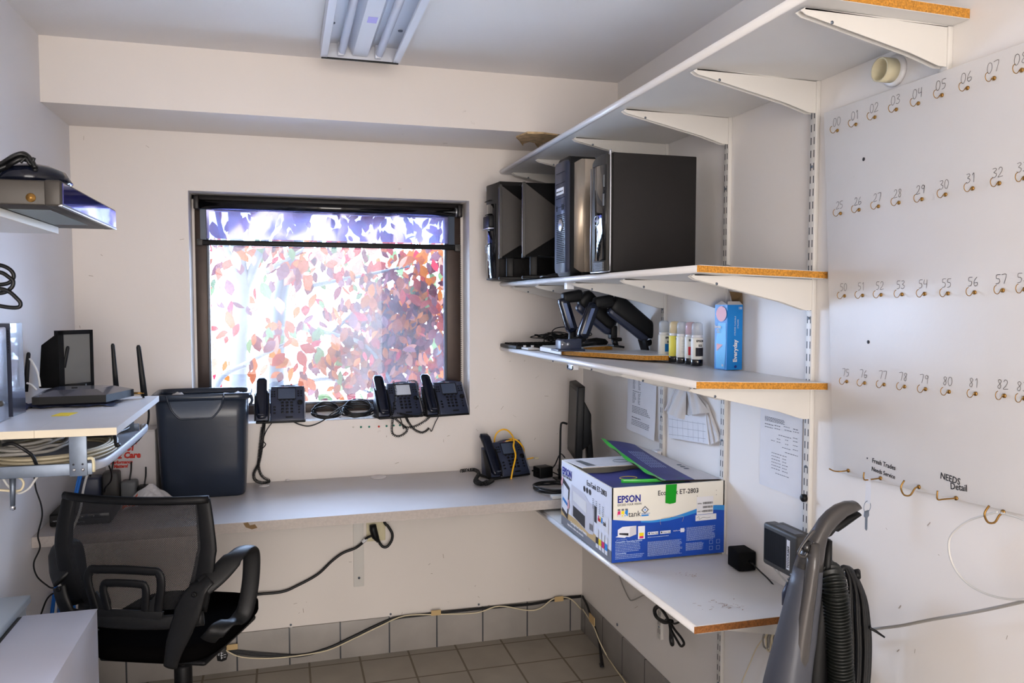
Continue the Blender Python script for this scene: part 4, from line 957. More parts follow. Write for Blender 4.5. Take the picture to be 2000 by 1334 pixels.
# ------------------------------------------------------------------ printer carton on the low shelf
EX0, EX1, EY0, EY1, EZ0, EZ1 = -.380, -.010, -1.218, -.782, .7315, .9535
ep = thing('printer_carton', 'open white and blue cardboard carton of a tank printer on the lowest shelf', 'box', ((EX0 + EX1) / 2, (EY0 + EY1) / 2, EZ0))
mb = MB(); th = .004
mb.box((EX0, EY0, EZ0), (EX1, EY0 + th, EZ1)).box((EX0, EY1 - th, EZ0), (EX1, EY1, EZ1 - .004)).box((EX0, EY0, EZ0), (EX0 + th, EY1, EZ1)).box((EX1 - th, EY0, EZ0), (EX1, EY1, EZ1)).box((EX0, EY0, EZ0), (EX1, EY1, EZ0 + th))
part('carton_walls', mb, 'epson_white', ep, world=True)
part('carton_inside', MB().box((EX0 + .01, EY0 + .01, EZ0 + .005), (EX1 - .01, EY1 - .01, EZ1 - .055)), 'flap_brown', ep, world=True)
# left flaps
def ff_(s, h, o=0): return Vector((EX0 + (EX1 - EX0) * s, EY0 - .0006 - o * .0004, EZ0 + (EZ1 - EZ0) * h))
WV = [(0, .58), (.15, .545), (.35, .525), (.5, .545), (.62, .585), (.75, .64), (.9, .672), (1, .66), (1.1, .65)]
def wave(s):
    for (a, b), (c, d) in zip(WV, WV[1:]):
        if a <= s <= c: return b + (d - b) * (s - a) / (c - a)
    return .66
mb = MB(); N = 24
for k in range(N): mb.poly([ff_(k / N, 0), ff_((k + 1) / N, 0), ff_((k + 1) / N, wave((k + 1) / N)), ff_(k / N, wave(k / N))])
part('blue_wave', mb, 'epson_blue', ep, world=True)
mb = MB()
for k in range(6, N):
    w0, w1 = wave(k / N), wave((k + 1) / N); a, b = (k - 6) / 18 * .05, (k - 5) / 18 * .05
    mb.poly([ff_(k / N, w0 - a - .02, 1), ff_((k + 1) / N, w1 - b - .02, 1), ff_((k + 1) / N, w1, 1), ff_(k / N, w0, 1)])
part('wave_highlight', mb, 'epson_lightblue', ep, world=True)
mb = MB()
mb.text('EPSON', .0285, ff_(.045, .80, 1), (1, 0, 0), (0, 0, 1), bold=.0008, sx=.86)
mb.text('EXCEED YOUR VISION', .0088, ff_(.047, .755, 1), (1, 0, 0), (0, 0, 1), mi=1, sx=.86)
mb.text('EcoTank ET-2803', .0205, ff_(.395, .86, 1), (1, 0, 0), (0, 0, 1), mi=1, sx=.92, bold=.0002)
part('lettering', mb, ['epson_navy', 'dark_print'], ep, world=True)
mb = MB()
for k, (m, c) in enumerate(((0, 'e'), (1, 'c'), (2, 'o'))):
    s = .045 + k * .032; mb.poly([ff_(s, .615, 1), ff_(s + .026, .615, 1), ff_(s + .028, .69 + .01 * (k == 2), 1), ff_(s + .004, .685, 1)], m); mb.poly([ff_(s + .004, .692, 1), ff_(s + .026, .692, 1), ff_(s + .026, .715, 1), ff_(s + .004, .715, 1)], 5)
mb.text('eco', .021, ff_(.046, .60, 2), (1, 0, 0), (0, 0, 1), mi=4, bold=.0006, sx=.95); mb.text('tank', .024, ff_(.140, .60, 1), (1, 0, 0), (0, 0, 1), mi=3, sx=.95)
cx_, cz_ = .285, .68
for r_, m in ((.034, 5), (.022, 4), (.009, 2)): mb.poly([ff_(cx_ - r_, cz_, 1 + (m != 5) * .5 + (m == 2) * .5), ff_(cx_, cz_ - r_ * 1.6, 1 + (m != 5) * .5 + (m == 2) * .5), ff_(cx_ + r_, cz_, 1 + (m != 5) * .5 + (m == 2) * .5), ff_(cx_, cz_ + r_ * 1.6, 1 + (m != 5) * .5 + (m == 2) * .5)], m)
mb.poly([ff_(.253, .595, 1), ff_(.317, .595, 1), ff_(.317, .615, 1), ff_(.253, .615, 1)], 2); mb.text('MICRO PIEZO', .0045, ff_(.254, .622, 1), (1, 0, 0), (0, 0, 1), mi=2)
part('small_logos', mb, ['magenta', 'yellow', 'cyan', 'dark_print', 'paper', 'ink_grey'], ep, world=True)
# little printer drawing and boxes on the blue
mb = MB()
mb.poly([ff_(.05, .36, 2), ff_(.15, .33, 2), ff_(.155, .46, 2), ff_(.05, .44, 2)], 0).poly([ff_(.15, .33, 2), ff_(.21, .36, 2), ff_(.21, .475, 2), ff_(.155, .46, 2)], 1).poly([ff_(.05, .44, 2), ff_(.155, .46, 2), ff_(.21, .475, 2), ff_(.09, .475, 2)], 0)
mb.poly([ff_(.062, .375, 3), ff_(.142, .35, 3), ff_(.142, .385, 3), ff_(.062, .395, 3)], 2).poly([ff_(.03, .345, 3), ff_(.11, .325, 3), ff_(.142, .352, 3), ff_(.07, .372, 3)], 0)
mb.poly([ff_(.225, .29, 2), ff_(.285, .29, 2), ff_(.285, .465, 2), ff_(.225, .465, 2)], 0).poly([ff_(.235, .33, 3), ff_(.275, .33, 3), ff_(.275, .375, 3), ff_(.235, .375, 3)], 4).poly([ff_(.237, .30, 3), ff_(.273, .30, 3), ff_(.273, .33, 3), ff_(.237, .33, 3)], 5)
for s in (.31, .42): mb.poly([ff_(s, .335, 2), ff_(s + .092, .335, 2), ff_(s + .092, .375, 2), ff_(s, .375, 2)], 0); mb.poly([ff_(s + .006, .345, 3), ff_(s + .018, .345, 3), ff_(s + .018, .368, 3), ff_(s + .006, .368, 3)], 2); mb.text('Print App', .0062, ff_(s + .026, .346, 3), (1, 0, 0), (0, 0, 1), mi=2)
mb.text('works with apps', .006, ff_(.535, .355, 2), (1, 0, 0), (0, 0, 1), mi=0); mb.poly([ff_(.60, .335, 2), ff_(.635, .335, 2), ff_(.635, .39, 2), ff_(.60, .39, 2)], 0)
part('printed_pictures', mb, ['epson_side', 'cabinet_white', 'dark_print', 'magenta', 'yellow', 'magenta'], ep, world=True)
random.seed(9); mb = MB()
def para(s0, s1, h1, h0, dh, th_, dens=.9):
    h = h1
    while h > h0:
        s = s0; e = s1 - random.uniform(0, .03)
        while s < e:
            ww = random.uniform(.006, .02); mb.poly([ff_(s, h, 2), ff_(min(s + ww, e), h, 2), ff_(min(s + ww, e), h + th_, 2), ff_(s, h + th_, 2)]); s += ww + .003
        h -= dh
para(.03, .25, .245, .13, .021, .007); para(.03, .28, .09, .03, .021, .007); para(.31, .62, .235, .045, .0135, .0055); para(.655, .92, .385, .20, .0135, .0055); para(.65, .82, .17, .07, .0135, .0055); para(.31, .5, .30, .29, .02, .008); para(.04, .13, .30, .28, .02, .006)
mb.text('Compatible Operating Systems', .0068, ff_(.03, .265, 2), (1, 0, 0), (0, 0, 1), bold=.0002); mb.text('Connectivity', .0068, ff_(.03, .11, 2), (1, 0, 0), (0, 0, 1), bold=.0002)
for s, h in ((.865, .055), (.865, .14), (.93, .055), (.93, .14)): ribbon(mb, [ff_(s, h, 2), ff_(s + .03, h, 2), ff_(s + .03, h + .05, 2), ff_(s, h + .05, 2), ff_(s, h, 2)], .0008, (0, 1, 0))
part('small_print', mb, 'light_text', ep, world=True)
# stickers
mb = MB(); mb.poly([ff_(.745, .555, 2), ff_(.895, .56, 2), ff_(.895, .80, 2), ff_(.745, .80, 2)], 0); mb.poly([ff_(.735, .47, 2), ff_(.925, .475, 2), ff_(.925, .555, 2), ff_(.735, .55, 2)], 0)
for k, h in enumerate((.695, .64, .585)):
    s = .80
    while s < .89: ww = random.choice((.0015, .0025, .004)); mb.poly([ff_(s, h, 3), ff_(s + ww, h, 3), ff_(s + ww, h + .03, 3), ff_(s, h + .03, 3)], 1); s += ww + .002
mb.text('SERIAL', .005, ff_(.752, .70, 3), (1, 0, 0), (0, 0, 1), mi=1); mb.text('PART NO', .005, ff_(.75, .59, 3), (1, 0, 0), (0, 0, 1), mi=1)
for s, h in ((.745, .875), (.92, .87), (.745, .81), (.92, .81)): mb.poly([ff_(s, h, 2), ff_(s + .005, h, 2), ff_(s + .005, h + .008, 2), ff_(s, h + .008, 2)], 1)
mb.text('0123 456789 ABC', .0055, ff_(.76, .845, 2), (1, 0, 0), (0, 0, 1), mi=2) if False else None
ribbon(mb, smooth_path([ff_(.745, .51, 3), ff_(.765, .53, 3), ff_(.77, .49, 3), ff_(.80, .515, 3), ff_(.84, .505, 3), ff_(.87, .51, 3)], 4), .0008, (0, 1, 0), 1)
part('paper_sticker', mb, ['paper', 'ink_black', 'ink_grey'], ep, world=True)
mb = MB(); ribbon(mb, smooth_path([ff_(.425, .46, 2), ff_(.42, .52, 2), ff_(.45, .55, 2), ff_(.60, .555, 2), ff_(.625, .54, 2), ff_(.62, .50, 2), ff_(.615, .48, 2)], 4), .0008, (0, 1, 0)); part('hand_hole_cut', mb, 'tan_wood', ep, world=True)
mb = MB(); mb.poly([ff_(.465, 1.0, 4), ff_(.462, .75, 4), ff_(.48, .745, 4), ff_(.50, .735, 4), ff_(.535, .74, 4), ff_(.555, .75, 4), ff_(.563, 1.0, 4)]); part('green_tape', mb, 'tape_green', ep, world=True)
# side face (towards the window light), s from near edge to far
def sf(s, h, o=0): return Vector((EX0 - .0006 - o * .0004, EY1 + (EY0 - EY1) * s, EZ0 + (EZ1 - EZ0) * h))
Dm = (0, -1, 0); Um = (0, 0, 1)
mb = MB(); mb.poly([sf(0, 0), sf(1, 0), sf(1, 1), sf(0, .985)], 0)
mb.poly([sf(0, 0, 1), sf(1, 0, 1), sf(1, .16, 1), sf(0, .16, 1)], 1)         # dark footer
mb.poly([sf(0, .15, 2), sf(.86, .10, 2), sf(.80, .22, 2), sf(0, .24, 2)], 2)  # wooden table
part('side_print', mb, ['epson_side', 'epson_photo_grey', 'tan_wood'], ep, world=True)
mb = MB()
mb.poly([sf(.23, .26, 3), sf(.60, .17, 3), sf(.60, .62, 3), sf(.48, .70, 3), sf(.23, .72, 3)], 0); mb.poly([sf(.27, .50, 4), sf(.55, .43, 4), sf(.55, .60, 4), sf(.27, .64, 4)], 1)
mb.poly([sf(.27, .26, 4), sf(.52, .20, 4), sf(.52, .38, 4), sf(.27, .42, 4)], 2); mb.poly([sf(.60, .17, 3), sf(.68, .20, 3), sf(.68, .62, 3), sf(.60, .62, 3)], 0)
for k in range(4): mb.poly([sf(.61 + k * .018, .24, 4), sf(.62 + k * .018, .24, 4), sf(.62 + k * .018, .33, 4), sf(.61 + k * .018, .33, 4)], 2)
mb.poly([sf(.02, .22, 4), sf(.15, .14, 4), sf(.19, .64, 4), sf(.05, .74, 4)], 2); mb.poly([sf(.03, .28, 5), sf(.14, .22, 5), sf(.17, .60, 5), sf(.055, .66, 5)], 3); mb.poly([sf(.045, .40, 6), sf(.155, .34, 6), sf(.16, .39, 6), sf(.05, .45, 6)], 4)
mb.poly([sf(0, .66, 6), sf(.04, .78, 6), sf(.05, .72, 6), sf(.02, .58, 6)], 5); mb.poly([sf(.15, .30, 6), sf(.19, .34, 6), sf(.185, .45, 6), sf(.155, .46, 6)], 5)
mb.poly([sf(.70, .40, 3), sf(.95, .36, 3), sf(.95, .58, 3), sf(.70, .63, 3)], 6); mb.poly([sf(.70, .40, 4), sf(.745, .395, 4), sf(.745, .62, 4), sf(.70, .63, 4)], 2)
for k, m in enumerate((7, 8, 9)): mb.poly([sf(.765 + k * .03, .45, 4), sf(.79 + k * .03, .445, 4), sf(.79 + k * .03, .52, 4), sf(.77 + k * .03, .525, 4)], m)
for k, m in enumerate((2, 8, 7, 9)):
    s = .73 + k * .055; mb.poly([sf(s, .06, 4), sf(s + .045, .06, 4), sf(s + .045, .33 - .01 * k, 4), sf(s + .006, .34 - .01 * k, 4)], 6); mb.poly([sf(s, .12, 5), sf(s + .045, .12, 5), sf(s + .045, .21, 5), sf(s, .21, 5)], m)
part('side_pictures', mb, ['cabinet_white', 'white_edge', 'dark_print', 'epson_side', 'straw_blue', 'pink_flat', 'paper', 'magenta', 'yellow', 'cyan'], ep, world=True)
mb = MB()
mb.text('EPSON', .034, sf(.02, .80, 2), Dm, Um, bold=.001, sx=.90); mb.text('EXCEED YOUR VISION', .0100, sf(.02, .76, 2), Dm, Um, mi=1, sx=.9)
mb.text('EcoTank ET-2803', .0235, sf(.545, .845, 2), Dm, Um, mi=1, bold=.0002, sx=.96)
for k in range(3):
    c = sf(.50 + k * .055, .77, 2); mb.poly([c + Vector((0, .0095 * math.cos(a * .5236), .0095 * math.sin(a * .5236))) for a in range(12)][::-1], 1)
mb.text('tank', .022, sf(.86, .435, 4), Dm, Um, mi=1, sx=.6); mb.text('eco', .020, sf(.768, .45, 6), Dm, Um, mi=3, sx=.7, bold=.0004)
mb.text('Cartridge Free Colour Printing', .0115, sf(.22, .12, 4), Dm, Um, mi=2, bold=.0002); mb.text('Impression couleur sans cartouche', .0105, sf(.15, .06, 4), Dm, Um, mi=2, bold=.0001)
for k in range(4):
    for j in range(6): c = sf(.66 + k * .06, .70 - j * .025 - .01 * k, 3); mb.poly([c, c + Vector((0, -.012, 0)), c + Vector((0, -.012, .002)), c + Vector((0, 0, .002))], 4)
part('side_lettering', mb, ['epson_navy', 'dark_print', 'paper', 'red_flat', 'ink_grey'], ep, world=True)
# flaps on top
zt = EZ1
mb = MB()   # near flap folded in, navy, sloping down into the box
mb.grid(lambda a, b: (EX0 + .004 + (EX1 - EX0 - .11) * a, EY0 + .004 + .235 * b, zt - .001 - .004 * b - .004 * math.sin(a * 6) * b), 8, 5)
part('near_flap', mb, 'flap_navy', ep, world=True)
mb = MB(); mb.poly([(EX0 + .03, EY0 + .10, zt - .004), (EX0 + .17, EY0 + .075, zt - .0045), (EX0 + .18, EY0 + .09, zt - .005), (EX0 + .035, EY0 + .135, zt - .006)]); part('tape_wrinkle', mb, 'tape_pale', ep, world=True) if 'tape_pale' in MAT else mb.bm.free()
mb = MB(); mb.sweep(smooth_path([(EX0 + .06, EY0 + .07, zt + .0015), (EX0 + .12, EY0 + .055, zt + .001), (EX0 + .20, EY0 + .04, zt + .002), (EX0 + .25, EY0 + .03, zt + .001)], 5), .007, 8, ry=.0012); part('green_tape', mb, 'tape_green_clear', ep, world=True)
mb = MB(); mb.sweep([(EX0 + .105 + .028 * math.cos(a * math.pi / 12), EY0 + .118 + .02 * math.sin(a * math.pi / 12), zt - .001) for a in range(24)], .0008, 5, closed=True); part('flap_circle', mb, 'yellow', ep, world=True)
mb = MB()   # far flap, white with print, slightly raised at its free edge
mb.prism([(EX0 + .006, EY1 - .002, zt - .002), (EX0 + .006, EY1 - .185, zt + .007), (EX0 + .24, EY1 - .185, zt + .007), (EX0 + .24, EY1 - .002, zt - .002)], (0, 0, .003)); part('far_flap', mb, 'carton_white', ep, world=True)
mb = MB(); mb.poly([(EX0 + .03, EY1 - .05, zt + .0045), (EX0 + .03, EY1 - .16, zt + .0100), (EX0 + .06, EY1 - .16, zt + .0100), (EX0 + .05, EY1 - .05, zt + .0045)]); ribbon(mb, [(EX0 + .03, EY1 - .05, zt + .005), (EX0 + .22, EY1 - .05, zt + .005), (EX0 + .22, EY1 - .16, zt + .0105), (EX0 + .03, EY1 - .16, zt + .0105)], .001, (0, 0, 1)); mb.sweep([(EX0 + .17 + .026 * math.cos(a * math.pi / 12), EY1 - .11 + .022 * math.sin(a * math.pi / 12), zt + .0083) for a in range(24)], .0007, 5, closed=True)
part('flap_print', mb, 'monitor_grey', ep, world=True)
# right flap: navy, hinged at the wall side, standing up and leaning left; free edge carries green tape
def rf(a, b): 
    # a along y from near (0) to far (1); b from hinge (0) to free edge (1)
    y = EY0 + .012 + (EY1 - EY0 - .02) * a
    return Vector((EX1 - .004 - (.20 + .015 * a) * b, y, zt + .002 + b * (.008 + .052 * max(a, 0) ** 1.6) + .012 * math.sin(b * math.pi) * a))
mb = MB(); mb.grid(lambda a, b: rf(a, .45 + .55 * b), 14, 8); mb.grid(lambda a, b: rf(a, .45 * b), 14, 6, mi=1)
part('right_flap', mb, ['flap_navy', 'carton_white'], ep, world=True)
mb = MB(); mb.grid(lambda a, b: rf(a, b) - Vector((0, 0, .0035)), 14, 10); part('right_flap_underside', mb, 'flap_brown', ep, world=True)
mb = MB(); mb.grid(lambda a, b: rf(a * 1.04 - .02, .955 + .075 * b) + Vector((0, 0, .0018 + .003 * math.sin(a * 20) * b)), 40, 3); part('green_tape', mb, 'tape_green_clear', ep, world=True)
mb = MB()
for k in range(7):
    for j in range(6): a = .34 + .07 * j; mb.poly([rf(a, .55 + k * .04) + Vector((0, 0, .0006)), rf(a + .06, .55 + k * .04) + Vector((0, 0, .0006)), rf(a + .06, .562 + k * .04) + Vector((0, 0, .0006)), rf(a, .562 + k * .04) + Vector((0, 0, .0006))])
part('flap_text', mb, 'light_text', ep, world=True)
mb = MB()
for k in range(3):
    c = rf(.45 - k * .06, .22) + Vector((0, 0, .0012)); mb.poly([c + Vector((.010 * math.cos(a * .5236), .008 * math.sin(a * .5236), 0)) for a in range(12)])
part('flap_icons', mb, 'ink_grey', ep, world=True)
# low shelf wear marks belong to that shelf
low = [x for x in C.objects if x.get('label', '').startswith('white low shelf')][0]
random.seed(21); mb = MB()
for _ in range(46):
    u, v = (random.gauss(1410, 22), random.gauss(1182, 5)) if random.random() < .7 else (random.uniform(1320, 1360), random.uniform(1119, 1126))
    a = at(u, v, 'z', .7302); b = a + Vector((random.uniform(-.010, .010), random.uniform(-.006, .006), 0)); 
    if a.x < -.37 or a.x > -.01: continue
    a.z = b.z = .7303; ribbon(mb, [a, b], random.uniform(.0006, .002), (0, 0, 1))
part('scratches', mb, 'chipboard_dark', low, world=True)

# adapter and modem on the right wall
t = thing('power_adapter', 'black power adapter block on the low shelf right of the printer carton', 'power adapter', T=TR(-.030, -1.352, .7296, -4))
part('adapter_body', MB().box((-.028, -.032, 0), (.0265, .036, .055), bev=.004), 'black_soft', t)
part('barrel', MB().cyl((.005, -.032, .028), (.008, -.05, .024), .004, .003, 10), 'black', t)
part('cord', MB().sweep(smooth_path([(.008, -.05, .024), (.012, -.08, .015), (.018, -.115, .004), (.020, -.15, -.008)], 5), .0022, 7), 'black_cable', t)
a0, a1, b0 = at(1490, 1018, 'x', -.10), at(1562, 1044, 'x', -.10), at(1500, 1095, 'x', -.10)
yA, yB = a0.y, -1.70
t = thing('modem', 'dark grey vented modem with a printed label mounted on the right wall', 'modem', (-.05, (yA + yB) / 2, .82))
Tm = Matrix.Translation((0, 0, 0))
zt2, zb2 = .925, .815
part('modem_body', MB().box((-.10, yB, zb2), (-.062, yA, zt2), bev=.008, seg=3), 'monitor_grey2', t, world=True) if 'monitor_grey2' in MAT else part('modem_body', MB().box((-.10, yB, zb2), (-.062, yA, zt2), bev=.008, seg=3), 'dark_grey', t, world=True)
part('back_shell', MB().box((-.062, yB + .004, zb2 + .004), (-.040, yA - .004, zt2 - .004), bev=.006), 'dark_grey', t, world=True)
mb = MB(); n = 30
for k in range(n):
    y = yA - .010 - (yA - yB) * .62 * k / n; mb.box((-.1006, y - .0011, zb2 + .014), (-.098, y + .0011, zt2 - .014))
part('vent_slots', mb, 'black', t, world=True)
yl = yA - (yA - yB) * .72
part('label_sticker', MB().box((-.1008, yl - .012, zb2 + .018), (-.0998, yl, zt2 - .018)).text('TCCOUK2809', .0105, (-.1012, yl - .0105, zb2 + .022), (0, 0, 1), (0, 1, 0), mi=1, sx=.85, bold=.0002), ['paper', 'ink_black'], t, world=True)
part('top_label', MB().box((-.092, yl - .02, zt2 - .0005), (-.068, yl + .06, zt2 + .0006)), 'ink_grey', t, world=True)
part('wall_mount', MB().box((-.040, (yA + yB) / 2 - .02, zb2 + .03), (0, (yA + yB) / 2 + .02, zt2 - .03)), 'dark_grey', t, world=True)
cable('white_cable', [(-.055, -1.535, .812), (-.052, -1.540, .79), (-.03, -1.548, .765), (-.018, -1.556, .745), (-.02, -1.57, .7325)], .0022, 'white_cable', 'two white cords hanging from the modem down to the low shelf', n=5)
cable('white_cable', [(-.055, -1.548, .812), (-.045, -1.552, .78), (-.026, -1.556, .755), (-.028, -1.585, .734)], .0022, 'white_cable', 'short white cord beside the first one below the modem', n=5)

# ------------------------------------------------------------------ monitor, adapter, phone on the worktop (right end)
ZD = .7685
t = thing('computer_monitor', 'dark monitor seen from its edge standing on the worktop behind the printer carton', 'monitor', T=TR(-.130, -.27, ZD, -13))
# panel faces -X (towards the room), slightly leaning
def mp(x, y, z): return (x, y, z)
yn, yf = -.10, .17
part('bezel', MB().prism([(-.020, yn, .085), (-.012, yn + .0, .385), (.018, yn, .390), (.008, yn, .085)], (0, yf - yn, 0), bev=.004), 'black', t)
part('screen', MB().prism([(-.0215, yn + .015, .11), (-.0142, yn + .015, .368), (-.0125, yn + .015, .368), (-.0195, yn + .015, .11)], (0, yf - yn - .03, 0)), 'monitor_screen', t)
part('back_housing', MB().prism([(.012, yn + .04, .12), (.018, yn + .04, .33), (.05, yn + .04, .27), (.05, yn + .04, .15)], (0, yf - yn - .08, 0), bev=.006), 'black', t)
part('stand_neck', MB().prism([(.04, .00, .22), (.06, .0, .20), (.075, .0, .01), (.045, .0, .01)], (0, .06, 0), bev=.004), 'black', t)
part('stand_base', MB().box((-.07, -.05, 0), (.095, .12, .012), bev=.004), 'black', t)
t = thing('tablet_stand', 'thin black bent-tube stand beside the dark monitor', 'stand', (-.2, -.30, ZD))
part('stand_leg', MB().sweep(smooth_path([at(1108, 828, 'y', -.30), at(1098, 826, 'y', -.30), at(1095, 836, 'y', -.30), at(1094, 880, 'y', -.30), Vector((at(1092, 930, 'y', -.30).x, -.30, ZD + .004))], 5), .0045, 10, ry=.0035), 'black', t, world=True)
part('stand_foot', MB().box((-.235, -.36, ZD), (-.165, -.26, ZD + .006), bev=.002), 'black', t, world=True)
t = thing('power_adapter', 'black plug-in power adapter on the worktop right of the desk phone', 'power adapter', T=TR(-.262, -.225, ZD, 15))
part('adapter_body', MB().box((-.035, -.028, 0), (.03, .028, .045), bev=.004), 'black', t)
part('plug_prongs', MB().box((-.052, -.012, .026), (-.034, -.010, .032)).box((-.052, .008, .026), (-.034, .010, .032)), 'black', t)
part('cord', MB().sweep(smooth_path([(.03, 0, .02), (.05, -.01, .045), (.075, .00, .075), (.11, .03, .08), (.15, .06, .055)], 5), .0028, 8), 'black_cable', t)
cable('black_cable', [(-.225, -.24, ZD + .02), (-.20, -.28, ZD + .008), (-.19, -.33, ZD + .006), (-.15, -.38, ZD + .005)], .0028, 'black_cable', 'short black cord from the adapter to the monitor base')
def coil_pts(c, rx, ry, n, dz, rnd, ph=0, turns_n=12):
    R = random.Random(rnd); P = []
    for k in range(n * turns_n):
        a = 2 * math.pi * k / turns_n + ph; f = 1 + .08 * R.uniform(-1, 1)
        P.append((c[0] + rx * f * math.cos(a), c[1] + ry * f * math.sin(a), c[2] + dz * (k % turns_n) / turns_n + dz * .8 * (k // turns_n) + .002 * R.random()))
    return P
cable('black_cable', coil_pts((-.300, -.475, ZD + .005), .075, .085, 3, .007, 5), .0038, 'black_cable', 'loops of black cable on the worktop beside the printer carton', n=3)
solo('ethernet_plug', MB().box((-.350, -.598, ZD), (-.305, -.570, ZD + .012), bev=.002, T=Matrix.Identity(4)), 'white_cable', 'pale cable plug at the worktop front edge beside the black loops', 'plug')

for (u, v, sz, lb) in ((516, 950, .018, 'larger white plaster crumb on the worktop under the hanging coiled cord'), (562, 939, .009, 'small white plaster crumb on the worktop against the wall')):
    p = at(u, v, 'z', ZD); R = random.Random(u); mb = MB(); mb.lathe([(0, 0), (sz, .001), (sz * .9, .004), (sz * .4, .0065), (0, .007)], (p.x, min(p.y, -sz - .003), ZD), seg=9, smooth=False)
    for v_ in mb.bm.verts: v_.co.x += R.uniform(-.002, .002); v_.co.y += R.uniform(-.0015, .0015) if v_.co.y < -.02 else 0
    solo('plaster_crumb', mb, 'carton_white', lb, 'crumb')
part('round_knob', MB().lathe([(.010, 0), (.010, .008), (.007, .011), (0, .0115)], seg=18, T=Matrix.Translation((-.0125, Yk[3], at(1579, 975, 'x', -.013).z)) @ Matrix.Rotation(math.radians(-90), 4, 'Y')), 'black', [x for x in C.objects if x.get('label', '').startswith('white slotted shelf standard fourth')][0], label='small black round knob', world=True)
a = at(1122, 716, 'x', -.34)
t = thing('shelf_hook', 'small white and black hook plate under the monitor arm shelf near its window end', 'hook', (a.x, a.y, a.z))
part('plate', MB().box((-.355, a.y - .03, a.z - .010), (-.335, a.y + .03, 1.2845), bev=.003), 'white_edge', t, world=True)
part('rim', MB().sweep(smooth_path([(-.356, a.y - .024, a.z + .004), (-.357, a.y - .022, a.z - .008), (-.357, a.y + .022, a.z - .008), (-.356, a.y + .024, a.z + .004)], 4), .0022, 6), 'black', t, world=True)

